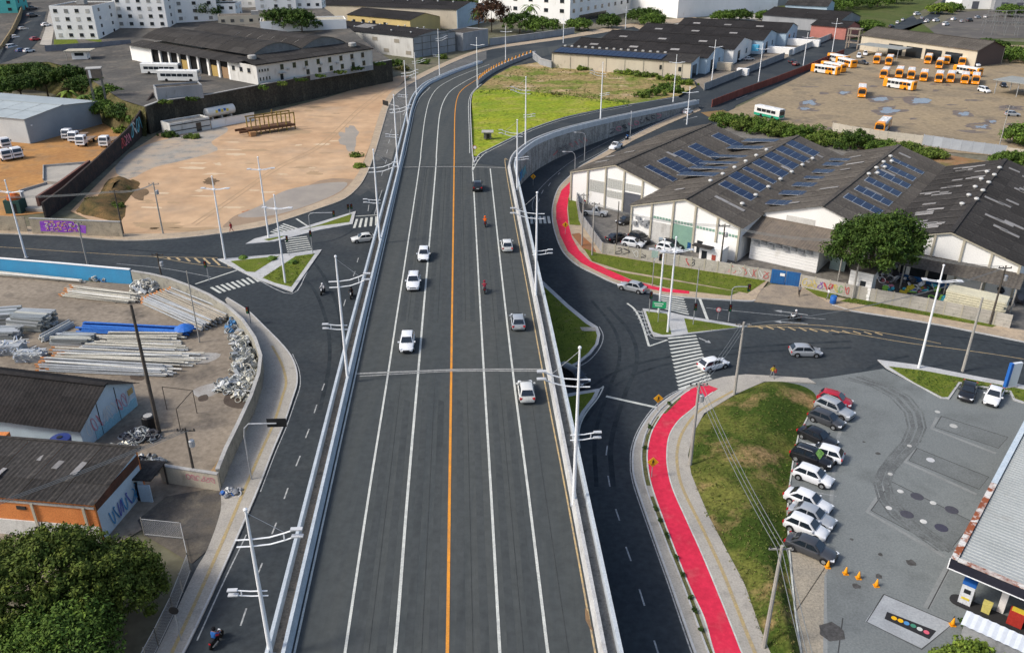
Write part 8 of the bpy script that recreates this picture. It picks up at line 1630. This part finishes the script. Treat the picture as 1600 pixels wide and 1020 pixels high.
RAD = dict(pelvis=(.16, .12), belly=(.15, .11), chest=(.18, .12), neck=.06, head0=.095, head1=.115, head2=.07, shl=.075, shr=.075, ell=.05, elr=.05, wrl=.035, wrr=.035, hal=.045, har=.045, hil=.095, hir=.095, knl=.065, knr=.065, anl=.045, anr=.045, tol=.045, tor=.045)
ED = [('pelvis', 'belly'), ('belly', 'chest'), ('chest', 'neck'), ('neck', 'head0'), ('head0', 'head1'), ('head1', 'head2'), ('chest', 'shl'), ('chest', 'shr'), ('shl', 'ell'), ('shr', 'elr'), ('ell', 'wrl'), ('elr', 'wrr'), ('wrl', 'hal'), ('wrr', 'har'), ('pelvis', 'hil'), ('pelvis', 'hir'), ('hil', 'knl'), ('hir', 'knr'), ('knl', 'anl'), ('knr', 'anr'), ('anl', 'tol'), ('anr', 'tor')]
STRIDE = dict(pelvis=(0, 0, .95), belly=(.0, 0, 1.12), chest=(.02, 0, 1.35), neck=(.04, 0, 1.52), head0=(.06, 0, 1.60), head1=(.07, 0, 1.69), head2=(.06, 0, 1.77), shl=(.02, .19, 1.42), shr=(.02, -.19, 1.42), ell=(.1, .24, 1.15), elr=(-.12, -.24, 1.16), wrl=(.26, .22, .98), wrr=(-.1, -.23, .92), hal=(.3, .22, .9), har=(-.06, -.23, .84), hil=(.02, .1, .88), hir=(-.02, -.1, .88), knl=(.2, .1, .5), knr=(-.08, -.1, .48), anl=(.24, .1, .08), anr=(-.34, -.1, .13), tol=(.42, .11, .05), tor=(-.2, -.11, .05))
RIDE = dict(pelvis=(-.25, 0, .82), belly=(-.22, 0, 1.0), chest=(-.12, 0, 1.22), neck=(-.06, 0, 1.38), head0=(-.02, 0, 1.46), head1=(0, 0, 1.55), head2=(-.02, 0, 1.64), shl=(-.1, .2, 1.28), shr=(-.1, -.2, 1.28), ell=(.12, .3, 1.08), elr=(.12, -.3, 1.08), wrl=(.36, .3, 1.04), wrr=(.36, -.3, 1.04), hal=(.44, .3, 1.03), har=(.44, -.3, 1.03), hil=(-.18, .12, .78), hir=(-.18, -.12, .78), knl=(.2, .2, .66), knr=(.2, -.2, .66), anl=(.02, .2, .3), anr=(.02, -.2, .3), tol=(.18, .21, .25), tor=(.18, -.21, .25))
PM = {}
helm = MB().lathe([(.03, -.12), (.12, -.1), (.145, -.02), (.14, .06), (.1, .12), (.02, .15)], 12).build('helmet', None); helm_me = helm.data; bpy.data.objects.remove(helm)
hairo = MB().lathe([(.1, -.04), (.122, .02), (.1, .08), (.03, .115)], 10).build('hair', None); hair_me = hairo.data; bpy.data.objects.remove(hairo)
def person(pos, rz, label, shirt, trousers, ride=False, helmet=None, group=None):
    key = (ride,)
    if key not in PM: PM[key] = skinned(RIDE if ride else STRIDE, ED, RAD)
    me = PM[key].copy(); J = RIDE if ride else STRIDE
    for m in (CL[shirt], CL[trousers], skin_m, CL['black']): me.materials.append(m)
    wz = J['pelvis'][2] + .04
    for p in me.polygons:
        c = p.center
        i = 0 if c.z > wz else 1
        if c.z > J['neck'][2] - .03: i = 2
        if ride:
            if c.z < J['pelvis'][2] + .05 and c.x < .35: i = 1
            if c.x > .33 and c.z > .9: i = 2
        elif abs(c.y) > .19 and c.z < 1.12 and c.z > .75: i = 2
        if c.z < (.34 if ride else .11): i = 3
        p.material_index = i
    t = thing('person', label, 'person', pos, rz, group)
    o = bpy.data.objects.new('body', me); COL.objects.link(o); o.parent = t
    h = piece('helmet' if helmet else 'hair', helm_me if helmet else hair_me, None, t, Vector(J['head1']) + Vector((-.01, 0, .03)), scale=(1.12,) * 3 if helmet else None)
    setmat(h, CL[helmet] if helmet else hair_m); return t
MOT = {}
def motorcycle(pos, rz, label, color, group='motorcycles'):
    t = thing('motorcycle', label, 'motorcycle', pos, rz, group)
    if not MOT:
        for n_, mb, m in [('frame', MB().tube([(-.55, 0, .55), (-.1, 0, .45), (.3, 0, .55), (.45, 0, .95)], .06, 6).box((0, 0, .42), (.45, .28, .35)), black_p), ('fork', MB().tube([(.45, 0, .98), (.68, 0, .3)], .05, 6), galv), ('handlebar', MB().tube([(.38, .36, 1.02), (.45, .15, 1.0), (.45, -.15, 1.0), (.38, -.36, 1.02)], .025, 6), black_p), ('seat', MB().box((-.3, 0, .76), (.75, .26, .1)), black_p), ('exhaust', MB().tube([(.1, -.16, .3), (-.7, -.2, .38)], .05, 6), galv), ('tail_light', MB().box((-.78, 0, .7), (.06, .16, .1)), lamp_r), ('headlight', MB().box((.58, 0, .86), (.1, .18, .18)), lamp_w)]:
            o = mb.build(n_, m); MOT[n_] = o.data; bpy.data.objects.remove(o)
        o = MB().lathe([(.12, .0), (.2, .0), (.22, .12), (.1, .2)], 8).build('fuel_tank', None); bpy.data.objects.remove(o)
        o = loft([[(x, -a, .66), (x, -a, .8), (x, 0, z), (x, a, .8), (x, a, .66)] for x, a, z in ((-.02, .1, .84), (.15, .16, .93), (.36, .13, .95), (.46, .06, .9))]).build('fuel_tank', None); MOT['tank'] = o.data; bpy.data.objects.remove(o)
        o = MB().lathe([(.2, -.04), (.31, -.055), (.31, .055), (.2, .04)], 14, axis='y').build('wheel', tyre_m); MOT['wheel'] = o.data; bpy.data.objects.remove(o)
    for n_, me in MOT.items():
        if n_ == 'wheel':
            for x in (.7, -.58): piece('wheel', me, None, t, (x, 0, .31))
        elif n_ == 'tank': o = piece('fuel_tank', me, None, t); setmat(o, PAINT[color])
        else: piece(n_, me, None, t)
    return t
def rider(px, py, rz, shirt, trousers, helmet, color, lab, mlab, deck=False, z=0):
    p = cpos(px, py, .8, deck); motorcycle(p, rz, mlab, color); person(p, rz, lab, shirt, trousers, True, helmet, 'riders')
rider(758, 346, AW, 'orange', 'jeans', 'orange', 'red', 'rider in bright orange jacket on the overpass', 'motorcycle under the orange rider', True)
rider(757, 448, AW, 'dkred', 'grey', 'dkred', 'grey', 'rider in grey with a dark red helmet on the overpass', 'motorcycle under the dark red helmeted rider', True)
rider(504, 451, R(-100), 'white', 'grey', 'white', 'grey', 'rider in a white shirt below the left grass island', 'motorcycle of the white shirted rider', False)
rider(549, 457, R(-92), 'black', 'black', 'black', 'black', 'rider all in black beside the left parapet', 'black motorcycle beside the left parapet', False)
rider(336, 993, R(75), 'blue', 'black', 'black', 'red', 'rider in a blue shirt at the bottom of the left road', 'red motorcycle at the bottom of the left road', False)
rider(1243, 493, head((1260, 495), (1225, 491)), 'grey', 'black', 'white', 'white', 'rider in grey on the right hand street', 'white motorcycle on the right hand street', False)
rider(980, 214, head((990, 209), (965, 221)), 'blue', 'black', 'black', 'blue', 'rider on the street below the retaining wall', 'motorcycle on the street below the retaining wall', False)
for px, py, rz, sh, tr, lab in [(362, 362, R(170), 'red', 'red', 'pedestrian in dark red walking along the sandy lot pavement'), (1206, 590, R(-70), 'yellow', 'grey', 'pedestrian in a yellow shirt holding a red bag at the mound'), (1248, 462, R(-120), 'grey', 'black', 'pedestrian by the blue gate on the dirt drive'), (1293, 467, R(200), 'white', 'grey', 'person in white standing by the blue drum')]:
    p = G(px, py, .13); person((p.x, p.y, .13), rz, lab, sh, tr, group='pedestrians')
p = G(1209, 586, .13); t = thing('shopping_bag', 'red bag carried by the pedestrian in yellow', 'bag', (p.x + .1, p.y - .1, .55)); loft([[(-.16, y, 0), (.16, y, 0), (.13, y, .42), (-.13, y, .42)] for y in (-.06, .06)]).build('bag_body', CL['red'], t); MB().tube([(-.08, 0, .42), (-.05, 0, .58), (.05, 0, .58), (.08, 0, .42)], .012, 5).build('handle', CL['red'], t)
